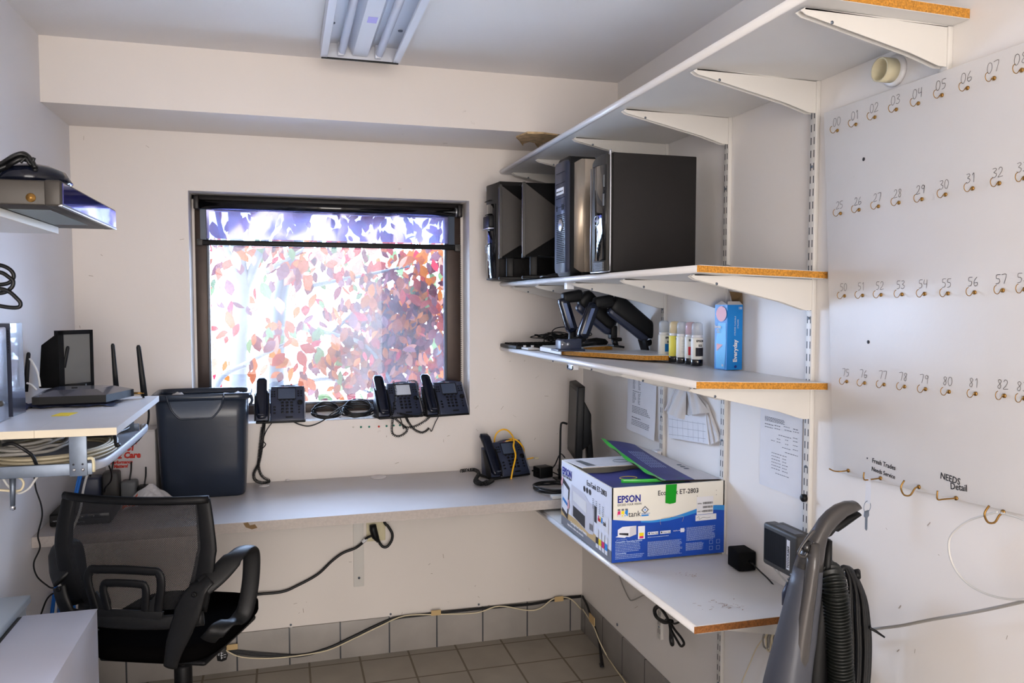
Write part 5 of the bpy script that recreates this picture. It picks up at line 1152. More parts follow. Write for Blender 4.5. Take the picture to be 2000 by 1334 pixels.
# ------------------------------------------------------------------ phones
def make_phone(label, bright=False, T=None, group='desk phones'):
    t = thing('desk_phone', label, 'phone', T=T or Matrix(), group=group)
    # body profile in (y,z): faces -y, leaning back
    def pr(pts, x0, x1, bev=.003): return MB().prism([(x0, a, b) for a, b in pts], (x1 - x0, 0, 0), bev=bev)
    yb, zb_, yt, zt_ = -.052, .014, .026, .140
    nrm = Vector((0, -(zt_ - zb_), (yt - yb))).normalized()
    def fp(x, s, o=0):   # on the face, s 0..1 bottom to top
        return Vector((x, yb + (yt - yb) * s, zb_ + (zt_ - zb_) * s)) + nrm * o
    Fx = Vector((1, 0, 0)); Fu = Vector((0, yt - yb, zt_ - zb_)).normalized()
    FT = Matrix((Fx, Fu, Fx.cross(Fu))).transposed().to_4x4()
    part('body', pr([(-.050, .0), (yb, zb_), (yt, zt_), (yt + .014, zt_ - .003), (.022, .03), (.035, .0)], -.036, .098), 'phone_black', t)
    part('base', pr([(-.052, 0), (-.052, .010), (.04, .012), (.046, 0)], -.092, .100), 'black', t)
    mb = MB(); mb.T = Matrix.Translation(fp(0, 0)) @ FT
    mb.box((-.034, 0, -.001), (.0945, .1465, .0035), bev=.005); mb.grid(lambda a, b: (-.03 + .12 * a, .146 + .010 * math.sin(a * math.pi) * b, .0036 - .004 * b), 8, 2)
    part('face_plate', mb, 'phone_black', t)
    L = .145
    mb = MB(); mb.T = Matrix.Translation(fp(0, 0)) @ FT; mb.box((-.006, L * .62, .0034), (.062, L * .95, .0046), bev=.001); part('screen', mb, 'screen_bright' if bright else 'screen_grey', t)
    mb = MB(); mb.T = Matrix.Translation(fp(0, 0)) @ FT
    for a in ((-.008, L * .95, .064, L * .965), (-.008, L * .60, .064, L * .62), (-.008, L * .60, -.006, L * .965), (.062, L * .60, .064, L * .965)): mb.box((a[0], a[1], .003), (a[2], a[3], .0058))
    part('screen_surround', mb, 'black', t)
    keyproto = None
    def key(x, s, w_, h_, nm, m):
        mb = MB(); mb.T = Matrix.Translation(fp(0, 0)) @ FT; mb.box((x - w_ / 2, s * L - h_ / 2, .003), (x + w_ / 2, s * L + h_ / 2, .0075), bev=.0016); part(nm, mb, m, t)
    for r in range(4):
        for c in range(3): key(.011 + c * .018, .50 - r * .098, .0105, .0085, 'key', 'phone_key')
    for k in range(3): key(-.020, .37 - k * .09, .009, .007, 'side_key', 'phone_key'); key(.076, .36 - k * .085, .007, .006, 'side_key', 'phone_key')
    for k in range(3):
        for sx_ in (-.030, -.020, .074, .086): key(sx_, .85 - k * .075, .007, .005, 'line_key', 'black')
    for k in range(4): key(.002 + k * .0175, .575, .010, .0045, 'soft_key', 'black')
    key(.037, .055, .028, .006, 'volume_key', 'black')
    mb = MB(); mb.T = Matrix.Translation(fp(0, 0)) @ FT; mb.lathe([(.011, .003), (.011, .0065), (.009, .0075), (.006, .006), (.004, .0078), (0, .0078)], (.080, L * .50, 0), seg=20); part('navigation_dial', mb, 'phone_key', t)
    mb = MB(); mb.T = Matrix.Translation(fp(0, 0)) @ FT; mb.text('Polycom', .0052, (.018, L * .985, .0045), (1, 0, 0), (0, 1, 0)); mb.poly([(.012, L * .988, .0045), (.016, L * .988, .0045), (.014, L * 1.01, .0045)], 1); part('brand_lettering', mb, ['paper', 'red_flat'], t)
    for x in (-.041, .0985): part('side_trim', pr([(-.050, .004), (yb - .002, zb_ + .004), (yt - .004, zt_ - .008), (yt + .006, zt_ - .010), (-.03, .004)], x - .0025, x + .0025, .001), 'silver', t)
    # cradle and handset
    part('cradle', pr([(-.045, .010), (-.042, .03), (.016, .125), (.030, .125), (.025, .012)], -.094, -.044), 'phone_black', t)
    for x in (-.096, -.042): part('cradle_wing', pr([(-.056, .012), (-.050, .05), (-.004, .118), (.012, .118), (-.02, .012)], x - .002, x + .002, .001), 'black', t)
    mb = MB(); rings = []
    for k in range(15):
        a = k / 14; y = -.060 + .105 * a - .016 * math.sin(a * math.pi) * .5; z = .022 + .155 * a; wx = .0215 * (1 if .06 < a < .94 else .82); dy = .010 + .010 * (abs(a - .5) * 2) ** 2.2
        if a in (0, 1): wx *= .8; dy *= .6
        ring = []
        for j in range(16):
            an = 2 * math.pi * j / 16; ring.append((-.069 + wx * math.copysign(abs(math.cos(an)) ** .5, math.cos(an)), y + dy * .2 + dy * math.copysign(abs(math.sin(an)) ** .6, math.sin(an)), z))
        rings.append(ring)
    mb.loft(rings); h = part('handset', mb, 'phone_gloss', t)
    mb = MB(); mb.text('Polycom', .0062, (-.083, -.0800, .040), (1, 0, 0), (0, .5, 1)); part('handset_lettering', mb, 'ink_grey', h)
    return t
ZW = WB + .0008
p1 = make_phone('black desk phone at the left end of the window sill beside the bin', T=TR(-1.315, .022, ZW, 0))
p2 = make_phone('desk phone with pale screen and coiled cord wrapped over it, middle of three on sill', True, T=TR(-.838, .022, ZW, 10))
p3 = dup(p1, TR(-.636, .026, ZW, 12), 'black desk phone at the right end of the window sill')
p4 = dup(p1, TR(-.416, -.160, ZD, 17) @ Matrix.Diagonal((1.0, 1.0, 1.0, 1)), 'black desk phone on the worktop with a yellow network cable wrapped round it')
# coiled cords (each a part of its phone)
def cord(phone, path, R, turns, r=.0016, name='coiled_cord'):
    part(name, MB().sweep(helix(path, R, turns), r, 5), 'black_cable', phone, world=True)
def oy0(u, v, y=-.012): return at(u, v, 'y', y)
cord(p1, [oy0(516, 822, -.03), oy0(514, 845), oy0(510, 880), oy0(505, 905, -.02), oy0(496, 925, -.03), oy0(499, 938, -.04), oy0(514, 943, -.05), oy0(528, 940, -.05)], .0055, 60)
cord(p1, [oy0(512, 835, -.02), oy0(508, 870, -.02), oy0(505, 910, -.025), oy0(512, 930, -.035), oy0(526, 938, -.045)], .005, 40, name='coiled_cord')
part('line_cord', MB().sweep(smooth_path([oy0(531, 826, -.01), oy0(520, 842), oy0(514, 860), oy0(519, 868), oy0(512, 876), oy0(508, 872)], 6), .002, 6), 'black_cable', p1, world=True)
cord(p2, [oy0(768, 812, -.03), oy0(765, 840), oy0(770, 850), oy0(780, 852), oy0(792, 845), oy0(795, 838), oy0(786, 830), oy0(776, 822), oy0(768, 814, -.02)], .0042, 34)
cord(p2, [oy0(792, 812, -.035), oy0(798, 825), oy0(808, 838), oy0(822, 845), oy0(832, 842), oy0(838, 836)], .0042, 26)
cord(p2, [oy0(839, 814, -.03), oy0(830, 822), oy0(815, 831), oy0(800, 835), oy0(788, 834)], .0042, 16)
cord(p2, [oy0(765, 812, -.05), oy0(771, 790, -.045), oy0(773, 765, -.03), oy0(768, 745, .0)], .0042, 22)
cord(p2, [oy0(795, 745, .0), oy0(812, 745, .0), oy0(818, 760, -.01), oy0(822, 778, -.03), oy0(828, 800, -.045), oy0(820, 812, -.05), oy0(800, 812, -.05), oy0(780, 808, -.05)], .0042, 52)
part('line_cord', MB().sweep(smooth_path([oy0(776, 806, -.035), oy0(783, 820), oy0(788, 838)], 6), .002, 6), 'black_cable', p2, world=True)
part('line_cord', MB().sweep(smooth_path([oy0(858, 811, -.03), oy0(850, 826), oy0(843, 842), oy0(840, 838)], 6), .002, 6), 'black_cable', p3, world=True)
P4 = lambda u, v, z=ZD + .012: at(u, v, 'z', z)
cord(p4, [P4(952, 940), P4(940, 945), P4(928, 940), P4(935, 925, ZD + .02), P4(928, 918, ZD + .018), P4(915, 918), P4(900, 920)], .0065, 42, .0018)
cord(p4, [P4(962, 938), P4(950, 944), P4(938, 944), P4(930, 938)], .008, 18, .0018)
# yellow network cable round phone 4
Y4 = lambda u, v, y: at(u, v, 'y', y)
yel = [Y4(998, 936, -.235), Y4(1002, 915, -.225), Y4(1007, 890, -.205), Y4(1003, 872, -.19), Y4(1004, 862, -.17), Y4(1000, 850, -.13), Y4(990, 840, -.10), Y4(978, 840, -.09), Y4(968, 850, -.09), Y4(967, 868, -.09), Y4(985, 862, -.10), Y4(1000, 857, -.12), Y4(1012, 862, -.13), Y4(1021, 874, -.12), Y4(1024, 890, -.11), Y4(1020, 894, -.10), Y4(1023, 878, -.10), Y4(1014, 865, -.11), Y4(1000, 861, -.12), Y4(988, 862, -.13)]
cable('yellow_network_cable', yel, .0036, 'yellow_cable', 'yellow network cable looped round the desk phone on the worktop', n=7)
t = thing('yellow_plug_lead', 'free end of yellow network cable with its clear plug right of the desk phone', 'cable', Y4(1030, 895, -.12))
part('lead', MB().sweep(smooth_path([Y4(1020, 900, -.12), Y4(1032, 896, -.13), Y4(1042, 894, -.13)], 5), .0028, 8), 'yellow_cable', t, world=True)
e = Y4(1045, 895, -.13); part('plug', MB().box((e.x - .002, e.y - .005, e.z - .004), (e.x + .016, e.y + .005, e.z + .004), bev=.001), 'clear_plastic2', t, world=True) if 'clear_plastic2' in MAT else part('plug', MB().box((e.x - .002, e.y - .005, e.z - .004), (e.x + .016, e.y + .005, e.z + .004), bev=.001), 'ivory_plastic', t, world=True)

# cable bundles on the sill
def bundle(c, rx, ry, n, seed, label, m='black_cable'):
    R = random.Random(seed); t = thing('cable_bundle', label, 'cable', c)
    mb = MB()
    for k in range(n):
        f = 1 - .10 * (k % 3); P = []
        for j in range(14):
            a = 2 * math.pi * j / 14; P.append((c[0] + rx * f * math.cos(a) + .004 * R.uniform(-1, 1), c[1] + ry * f * math.sin(a), c[2] + .0045 + .003 * (k // 2) + (.016 + .012 * (k % 3) / 2) * (1 + math.sin(a)) + .004 * R.random()))
        mb.sweep(smooth_path(P, 3, True), .0024, 6, closed=True)
    part('loops', mb, m, t, world=True)
    part('twist_tie', MB().sweep([(c[0] + rx * .9 + .006 * math.cos(a), c[1] - ry * .3, c[2] + .012 + .010 * math.sin(a)) for a in (0, 1, 2, 3, 4, 5)], .002, 6, closed=True), 'paper', t, world=True)
    return t
bundle((-1.130, .028, ZW + .002), .060, .034, 8, 3, 'neat bundle of dark cable on the sill right of the first phone')
bundle((-1.000, .034, ZW + .002), .066, .036, 11, 8, 'bulkier bundle of black cable on the sill left of the middle phone')
cable('dark_cord', [oy0(570, 822, -.015), oy0(585, 829), oy0(605, 832), oy0(630, 822, -.005), oy0(650, 806, .0), oy0(672, 793, .01), oy0(690, 798, .03)], .0026, 'black_cable', 'dark cord from the left phone curving over the sill front to a bundle')
# push pins
for k, (u, v, m, lb) in enumerate(((690, 834, 'pin_clear', 'clear push pin hole, furthest left of the row'), (705, 834, 'pin_green', 'green push pin, leftmost of the green ones'), (721, 833.5, 'pin_green', 'green push pin, immediately left of the red one'), (740, 833, 'pin_red', 'red push pin, the only red one in the row'), (755, 832, 'pin_green', 'green push pin, immediately right of the red one'), (769, 831, 'pin_green', 'green push pin inside the dangling coiled cord'), (781, 830.5, 'pin_green', 'green push pin behind the coiled cord, second from right'), (791, 830, 'pin_clear', 'pale push pin, furthest right of the row'))):
    p = at(u, v, 'y', 0)
    solo('push_pin', MB().lathe([(.004, 0), (.0045, .002), (.003, .0045), (0, .005)] if m != 'pin_clear' else [(.0035, 0), (.003, .0015), (0, .0018)], seg=14, T=Matrix.Translation(p) @ Matrix.Rotation(math.radians(90), 4, 'X')), m, lb, 'push pin', 'push pins in the wall under the window')

# ------------------------------------------------------------------ left side: bin, carton, paper, modem, power bricks
t = thing('storage_bin', 'tall dark blue-black plastic bin with a scooped handle on the worktop under the window', 'bin', T=TR(-1.590, -.135, ZD, 0))
def rrect(wx, wy, z, r, n=5):
    out = []
    for sx_, sy__, a0 in ((1, 1, 0), (-1, 1, 90), (-1, -1, 180), (1, -1, 270)):
        for k in range(n + 1):
            a = math.radians(a0 + 90 * k / n); out.append((sx_ * (wx - r) + r * math.cos(a), sy__ * (wy - r) + r * math.sin(a), z))
    return out
rings = [rrect(.140, .082, 0, .03), rrect(.146, .088, .006, .035), rrect(.152, .094, .12, .038), rrect(.158, .102, .30, .04), rrect(.161, .106, .375, .04), rrect(.158, .103, .376, .04), rrect(.150, .094, .30, .036), rrect(.140, .084, .02, .03)]
part('bin_body', MB().loft(rings), 'bin_plastic', t)
part('rim', MB().loft([rrect(.160, .105, .366, .04), rrect(.170, .114, .366, .045), rrect(.173, .117, .374, .045), rrect(.173, .117, .386, .045), rrect(.168, .112, .391, .045), rrect(.160, .104, .389, .04), rrect(.157, .101, .374, .04)], cap=False), 'bin_plastic', t)
# scooped handle on the side facing the camera
mb = MB()
def hd(a, b):
    x = -.110 + .185 * a; hh = .006 + .082 * min(1, math.sin(math.pi * min(max(a * .98 + .01, 0), 1)) * 1.6) ** .45
    z = .388 - hh * b; return (x, -.1190 + .011 * b + .004 * math.sin(b * math.pi), z)
mb.grid(hd, 20, 8); part('handle_recess', mb, 'bin_plastic_light', t)
mb = MB(); P = [hd(i / 20, 1) for i in range(21)]; P = [(-.116, -.119, .386)] + P + [(.080, -.119, .386)]
mb.sweep([(p[0], p[1] - .003, p[2]) for p in P], .0032, 8); part('handle_edge', mb, 'bin_plastic', t)
part('rubbish', MB().grid(lambda a, b: (-.135 + .27 * a, -.09 + .18 * b, .355 + .018 * math.sin(a * 9) * math.cos(b * 7) + .012 * math.sin(a * 21 + b * 13)), 16, 12), 'paper_crumple', t, label='crumpled white rubbish showing over the rim')
mb = MB(); part('cord_hook', MB().sweep(smooth_path([(.173, -.09, .380), (.178, -.096, .360), (.170, -.105, .345)], 4), .006, 8), 'bin_plastic', t)

t = thing('carton', 'white carton with red lettering standing on the worktop left of the bin', 'box', T=TR(-1.845, -.085, ZD, -2))
part('carton_body', MB().box((-.088, -.05, 0), (.084, .06, .250), bev=.0015), 'carton_white', t)
part('lid_line', MB().box((-.0885, -.0506, .245), (.0845, -.0502, .2458)), 'ink_grey', t)
mb = MB(); F_ = -.0508
mb.text('iner', .070, (-.052, F_, .176), (1, 0, 0), (.12, 0, 1), bold=.0015, sx=.62); mb.text('z Care', .031, (-.045, F_, .148), (1, 0, 0), (.1, 0, 1), bold=.0016, sx=.92)
mb.text('Performance', .0165, (-.070, F_, .128), (1, 0, 0), (.14, 0, 1), bold=.0009, sx=.86); mb.text('Matters!', .0165, (-.060, F_, .113), (1, 0, 0), (.14, 0, 1), bold=.0009, sx=.86)
mb.text('LEVEL 1 PACKAGE   SB-00000 WWW', .0055, (-.075, F_, .010), (1, 0, 0), (0, 0, 1))
part('red_lettering', mb, 'red_ink', t)
# crumpled paper
t = thing('crumpled_paper', 'crumpled pale paper bag with an orange patch on the worktop before the carton', 'paper', T=TR(-1.760, -.318, ZD, 8))
def cr(a, b): return (-.085 + .17 * a, -.05 + .10 * b, .004 + .062 * math.exp(-((a - .52) ** 2) * 9) * (.4 + .6 * b) + .010 * abs(math.sin(a * 11 + b * 5)))
part('paper_sheet', MB().grid(cr, 14, 8, smooth=False), 'paper_crumple', t)
part('orange_patch', MB().grid(lambda a, b: tuple(Vector(cr(.0 + .28 * a, .1 + .75 * b)) + Vector((0, 0, .0012))), 5, 5, smooth=False), 'orange_paper', t)
# modem box at far left and power bricks
m0 = at(80, 1028, 'z', ZD)
t = thing('network_box', 'flat black network box with tiny lights at the left end of the worktop', 'network device', (-1.925, -.40, ZD))
part('case', MB().prism([(-2.030, -.50, ZD), (-1.848, -.50, ZD), (-1.855, -.30, ZD), (-2.035, -.30, ZD)], (0, 0, .042), bev=.006), 'black', t, world=True)
part('front_panel', MB().box((-2.026, -.5035, ZD + .005), (-1.853, -.500, ZD + .037), bev=.001), 'black_gloss', t, world=True)
mb = MB()
for k, x in enumerate((-1.985, -1.965, -1.935, -1.90)): mb.box((x, -.5042, ZD + .028), (x + .004, -.5036, ZD + .031))
mb.text('NETWORK', .0065, (-2.018, -.5042, ZD + .018), (1, 0, 0), (0, 0, 1)); mb.text('POWER  LAN  WAN', .0050, (-1.97, -.5042, ZD + .011), (1, 0, 0), (0, 0, 1))
part('front_lettering', mb, 'silver', t, world=True)
for (x0_, x1_, ya, yb2, zb3, zt3, lb, m) in ((-2.005, -1.930, -.255, -.190, 0, .105, 'grey-black power brick standing on the worktop, leftmost under the tray', 'phone_black'), (-1.925, -1.872, -.245, -.185, 0, .118, 'taller dark power brick right of the leftmost one', 'dark_grey'),
        (-1.868, -1.815, -.235, -.180, 0, .080, 'grey power brick next to the carton', 'monitor_grey'), (-1.812, -1.768, -.25, -.20, 0, .062, 'small black two-lobed power plug before the carton', 'black')):
    t = thing('power_brick', lb, 'power adapter', ((x0_ + x1_) / 2, (ya + yb2) / 2, ZD))
    part('case', MB().box((x0_, ya, ZD + zb3), (x1_, yb2, ZD + zt3), bev=.008), m, t, world=True)
    part('cord', MB().sweep(smooth_path([((x0_ + x1_) / 2, (ya + yb2) / 2, ZD + zt3 - .002), ((x0_ + x1_) / 2 + .004, (ya + yb2) / 2 + .01, ZD + zt3 + .03), ((x0_ + x1_) / 2 + .002, (ya + yb2) / 2 + .03, ZD + zt3 + .06)], 4), .003, 7), 'black_cable', t, world=True)
t = thing('wall_socket', 'white wall socket plate on the back wall above the power bricks', 'socket', (-1.93, 0, .93))
part('plate', MB().box((-1.985, -.007, .87), (-1.885, 0, .99), bev=.002), 'white_edge', t, world=True)
part('plug', MB().box((-1.975, -.045, .90), (-1.945, -.007, .93), bev=.003).box((-1.925, -.05, .90), (-1.895, -.007, .96), bev=.003), 'black', t, world=True)

# ------------------------------------------------------------------ wall table with tray on the left
ZT = 1.19
tb = thing('wall_desktop', 'white laminated desktop on the left wall with a pull-out tray below', 'table', (-1.87, -.9, 1.07))
def onz(u, v, z): return at(u, v, 'z', z)
part('desktop_board', MB().box((-W + .001, -1.225, ZT - .018), (-1.867, -.545, ZT)).box((-1.866, -1.225, ZT - .018), (-1.688, -.545, ZT)), 'table_white', tb, world=True)
part('edge_band', MB().box((-W + .001, -1.2265, ZT - .0185), (-1.8668, -1.225, ZT - .0003)).box((-1.8662, -1.2265, ZT - .0185), (-1.688, -1.225, ZT - .0003)), 'table_edge', tb, world=True)
part('bracket_plate', MB().box((-1.797, -1.212, 1.072), (-1.758, -1.208, ZT - .018), bev=.0008), 'steel', tb, world=True)
for x in (-1.787, -1.768): part('screw', MB().lathe([(.0045, 0), (.004, .002), (0, .003)], seg=12, T=Matrix.Translation((x, -1.212, 1.088)) @ Matrix.Rotation(math.radians(90), 4, 'X')), 'chrome', tb, world=True)
for x in (-1.788, -1.768): part('screw_hole', MB().cyl((x, -1.2125, 1.101), (x, -1.2118, 1.101), .0025, seg=10), 'dark_print', tb, world=True)
part('slide_rail', MB().box((-W + .003, -1.208, 1.074), (-1.748, -1.200, 1.103), bev=.001), 'steel', tb, world=True); part('slide_rail', MB().box((-W + .003, -.56, 1.074), (-1.748, -.552, 1.103), bev=.001), 'steel', tb, world=True)
part('rail_clip', MB().sweep(smooth_path([(-1.762, -1.203, 1.112), (-1.752, -1.203, 1.114), (-1.746, -1.203, 1.108), (-1.746, -1.203, 1.080)], 3), .004, 8, ry=.006), 'ivory_plastic', tb, world=True)
tr_ = MB(); zt0 = 1.078
tray_poly = [(-W + .01, -1.19), (-1.765, -1.19), (-1.742, -1.165), (-1.727, -1.06), (-1.722, -.60), (-1.74, -.57), (-W + .01, -.57)]
tr_.prism([(x, y, zt0) for x, y in tray_poly], (0, 0, .003))
tr_.sweep(smooth_path([(x, y, zt0 + .012) for x, y in tray_poly[1:6]], 4), .012, 10, ry=.005, upref=(0, 0, 1))
part('pull_out_tray', tr_.recalc(), 'tray_grey', tb, world=True)
part('hanger', MB().box((-1.80, -.575, 1.078), (-1.76, -.571, ZT - .018)), 'steel', tb, world=True)
t = thing('support_bolt', 'steel hanging bolt below the pull-out tray by the left wall', 'bolt', (-2.0, -1.16, .98))
b1_, b2_ = at(25, 932, 'y', -1.16), at(25, 996, 'y', -1.16)
part('rod', MB().cyl((b2_.x, -1.16, b2_.z + .006), (b1_.x, -1.16, 1.076), .0055, .0075, 12), 'steel', t, world=True)
part('tip', MB().lathe([(0, -.006), (.006, -.003), (.0065, .004), (.005, .008)], (b2_.x, -1.16, b2_.z + .004), seg=14), 'chrome', t, world=True)
# coils of cream cable in the tray
for ci in range(9):
    R = random.Random(40 + ci); P = []
    cx, cyy = -1.895, -.925; rx, ry_ = .146 - .010 * (ci // 3), .215 - .012 * (ci // 3); 
    for k in range(18):
        a = 2 * math.pi * k / 18; P.append((cx + rx * math.cos(a) + .0006 * R.uniform(-1, 1), cyy + ry_ * math.sin(a), zt0 + .0075 + .0095 * (ci % 3) + .0006 * R.uniform(-1, 1)))
    lb = ['lowest', 'second lowest', 'third from below', 'fourth from below', 'middle', 'inner lower', 'inner middle', 'inner upper', 'uppermost'][ci]
    solo('cable_coil', MB().sweep(smooth_path(P, 4, True), .0036, 8, closed=True), 'cream_cable', 'loop of cream cable in the pull-out tray, ' + lb, 'cable', 'coiled cream cables in the tray')
def tcoil(c, rx, ry_, n, r, m, label, seed, zstep=.008):
    R = random.Random(seed); mb = MB()
    for k in range(n):
        P = [(c[0] + (rx - .008 * k) * math.cos(a * math.pi / 8) + .006 * R.uniform(-1, 1), c[1] + (ry_ - .01 * k) * math.sin(a * math.pi / 8) + .006 * R.uniform(-1, 1), c[2] + zstep * k + .004 * R.uniform(-1, 1)) for a in range(16)]
        mb.sweep(smooth_path(P, 3, True), r, 7, closed=True)
    return solo('cable_coil', mb, m, label, 'cable')
tcoil((-1.845, -.78, 1.122), .10, .15, 4, .0045, 'black_cable', 'black cable coil lying over the cream ones at the tray\'s right side', 6)
tcoil((-1.93, -1.02, 1.122), .09, .12, 4, .0045, 'grey_cable', 'dull grey cable coil on top in the middle of the tray', 7, .006)
cable('black_cable', [at(u, v, 'y', -1.205 + .0) + Vector((0, d, 0)) for u, v, d in ((0, 872, .02), (22, 868, .01), (42, 878, .01), (58, 893, .02), (64, 912, .03), (66, 918, .05))], .0042, 'black_cable', 'black cable curving over the front of the cream coils at left', n=6)
cable('black_cable', [at(u, v, 'y', -1.19) + Vector((0, d, 0)) for u, v, d in ((205, 855, .10), (218, 864, .05), (228, 870, .0), (234, 866, -.01))], .0052, 'black_cable', 'thick black cable end poking out over the tray\'s right corner', n=5)
solo('cable_connector', MB().box((-2.04, -1.185, 1.118), (-1.985, -1.165, 1.134), bev=.004), 'black', 'black cable connector in the tray at far left', 'plug')
# black lead from the antenna down past the tray
cable('antenna_lead', [(at(280, 775, 'y', -.60)), at(290, 800, 'y', -.56), at(288, 830, 'y', -.54), at(274, 855, 'y', -.54), at(255, 872, 'y', -.56)], .0035, 'black_cable', 'black lead dropping past the right edge of the wall desktop')
cable('black_lead', [at(213, 910, 'y', -.50), at(218, 925, 'y', -.45), at(216, 940, 'y', -.40), at(206, 952, 'y', -.30), at(203, 965, 'y', -.22)], .0026, 'black_cable', 'thin black lead hanging in front of the red-lettered carton')

# router, cloth, note, monitor, tower, silver appliance
rt = thing('router', 'wide flat grey wireless router with upright antennas on the wall desktop', 'router', (-1.9, -.62, ZT))
r0, r1, r2, r3, r4 = (-1.990, -.785), (-1.800, -.770), (-1.750, -.620), (-1.815, -.580), (-2.010, -.580)
base = [(x, y, ZT + .010) for x, y in (r0, r1, r2, r3, r4)]
cen = Vector((-1.885, -.66, ZT + .050))
mb = MB(); low_ = [Vector(p) for p in base]; mid_ = [p + Vector((0, 0, .022)) for p in low_]; topz = [p.lerp(cen, .40) + Vector((0, 0, .016)) for p in mid_]
for p in topz: p.z = ZT + .046
mb.loft([[p * 1 for p in low_], mid_], smooth=False, cap=False); mb.poly(low_[::-1])
part('router_base', mb.recalc(), 'black', rt, world=True)
mb = MB(); mb.loft([mid_, topz], smooth=False); part('router_top', mb.recalc(), 'router_body', rt, world=True)
mb = MB(); c_ = Vector((-1.888, -.70, ZT + .0402))
for k in range(6): mb.box((c_.x - .012 - .003 * k, c_.y - .03 + k * .013, ZT + .0455 if k > 2 else ZT + .038 + k * .003), (c_.x + .004 - .003 * k, c_.y - .027 + k * .013, ZT + .0468 if k > 2 else ZT + .0400 + k * .003))
part('indicator_lines', mb, 'black', rt, world=True)
ants = [((56, 688), (49, 765), -.64, .0055), ((133, 676), (115, 762), -.54, .0052), ((220, 671), (227, 757), -.545, .0055), ((270, 674), (282, 774), -.60, .0065)]
for (a_, b_, yy_, r_) in ants:
    A, B = at(*a_, 'y', yy_), at(*b_, 'y', yy_)
    part('antenna', MB().sweep([B, B.lerp(A, .3), B.lerp(A, .96), A], [r_ * 1.5, r_ * 1.4, r_ * 1.05, r_ * .6], 6, ry=[.004] * 4), 'black', rt, world=True)
A = at(282, 768, 'y', -.60); B = at(262, 768, 'y', -.60)
part('antenna_joint', MB().cyl((B.x - .008, -.60, B.z), (A.x, -.60, A.z), .004, seg=10), 'brass', rt, world=True)
cl = MB().grid(lambda a, b: (-2.02 + .245 * a + .01 * math.sin(b * 9), -.80 + .13 * b + .008 * math.sin(a * 17), ZT + .0015 + .0045 * abs(math.sin(a * 13 + b * 6))), 30, 10)
cl.grid(lambda a, b: (-2.045 + .05 * a, -.86 + .10 * b, ZT + .002 + .028 * math.sin(a * 3.1) * (1 - .4 * b) + .004 * math.sin(b * 12)), 8, 8)
solo('cloth', cl, 'cloth_navy', 'dark blue cloth bunched under the router', 'cloth')
solo('sticky_note', MB().box((-.022, -.030, 0), (.022, .030, .0012)), 'note_yellow', 'yellow sticky note on the wall desktop in front of the router', 'note', T=TR(-1.868, -.945, ZT + .0002, -8))
t = thing('computer_monitor', 'black monitor with grey screen at the back of the wall desktop by the left wall', 'monitor', (-1.93, -.50, ZT))
A0, A1, A2, A3 = at(113, 643, 'y', -.56), at(171, 639, 'y', -.50), at(165, 758, 'y', -.50), at(104, 760, 'y', -.56)
zt_m, zb_m = 1.405, 1.235
xl, xr = A0.x, A1.x
Tm = Matrix.Translation((xl, -.585, 0))
FT = Matrix.Rotation(math.radians(47), 4, 'Z')
mb = MB(); mb.T = Matrix.Translation((xl, -.560, 0)) @ FT; mb.box((0, 0, 1.22), (.018, .02, 1.405)).box((.108, 0, 1.22), (.118, .02, 1.405)).box((.0, 0, 1.392), (.118, .02, 1.405)).box((0, 0, 1.22), (.118, .02, 1.235)); part('bezel', mb, 'black', t, world=True)
mb = MB(); mb.T = Matrix.Translation((xl, -.560, 0)) @ FT; mb.box((.016, .003, 1.232), (.11, .018, 1.394)); part('screen', mb, 'screen_matte', t, world=True)
mb = MB(); mb.T = Matrix.Translation((xl, -.560, 0)) @ FT; mb.prism([(0, .001, 1.225), (0, .001, 1.40), (-.028, .045, 1.36), (-.036, .05, 1.225)], (.10, .03, 0), bev=.003); part('back_housing', mb, 'black_soft', t, world=True)
part('stand', MB().box((xl + .02, -.548, ZT + .008), (xl + .07, -.528, 1.235)).box((xl - .0, -.565, ZT), (xl + .09, -.547, ZT + .008), bev=.002), 'black', t, world=True)
A, B = at(15, 632, 'y', -.93), at(44, 806, 'y', -.93)
t = thing('perforated_tower', 'dark grey perforated electronic box at far left of the wall desktop', 'computer', (-2.0, -.9, ZT))
xb_, xt_ = at(50, 775, 'y', -.86).x, at(43, 640, 'y', -.865).x
mb = MB(); mb.loft([[(-2.050, -.955, ZT), (xb_ - .004, -.955, ZT), (xb_, -.86, ZT), (-2.050, -.86, ZT)], [(-2.050, -.95, 1.438), (xt_ - .004, -.95, 1.438), (xt_, -.865, 1.438), (-2.050, -.865, 1.438)]], smooth=False)
part('case', mb.recalc(), 'router_body', t, world=True)
mb = MB()
for k in range(9):
    for j in range(12): mb.box((-1.966 + .0075 - .001 * j * 0 - .0020 * 0, 0, 0), (-1.9659, 0, 0)) if False else mb.box((-2.046 + j * .0045, -.9513 - (1.438 - (1.36 + k * .007)) * .021, 1.36 + k * .007), (-2.0435 + j * .0045, -.9495 - (1.438 - (1.36 + k * .007)) * .021, 1.3635 + k * .007))
for k in range(4): mb.box((-2.04, -.9562, ZT + .018 + k * .010), (-2.0, -.9535, ZT + .021 + k * .010))
part('vents', mb, 'black', t, world=True)
t = thing('silver_appliance', 'brushed silver appliance with a round knob at the extreme left edge of the wall desktop', 'appliance', (-2.02, -1.1, ZT))
sx1 = at(15, 720, 'y', -1.0).x
part('case', MB().box((-W + .002, -1.16, ZT), (sx1, -1.00, 1.43), bev=.004), 'brushed_cool', t, world=True)
kn = at(6, 788, 'y', -1.165); part('knob', MB().cyl((kn.x - .004, -1.163, kn.z), (kn.x - .004, -1.176, kn.z), .0075, .0065, 16), 'dark_grey', t, world=True)
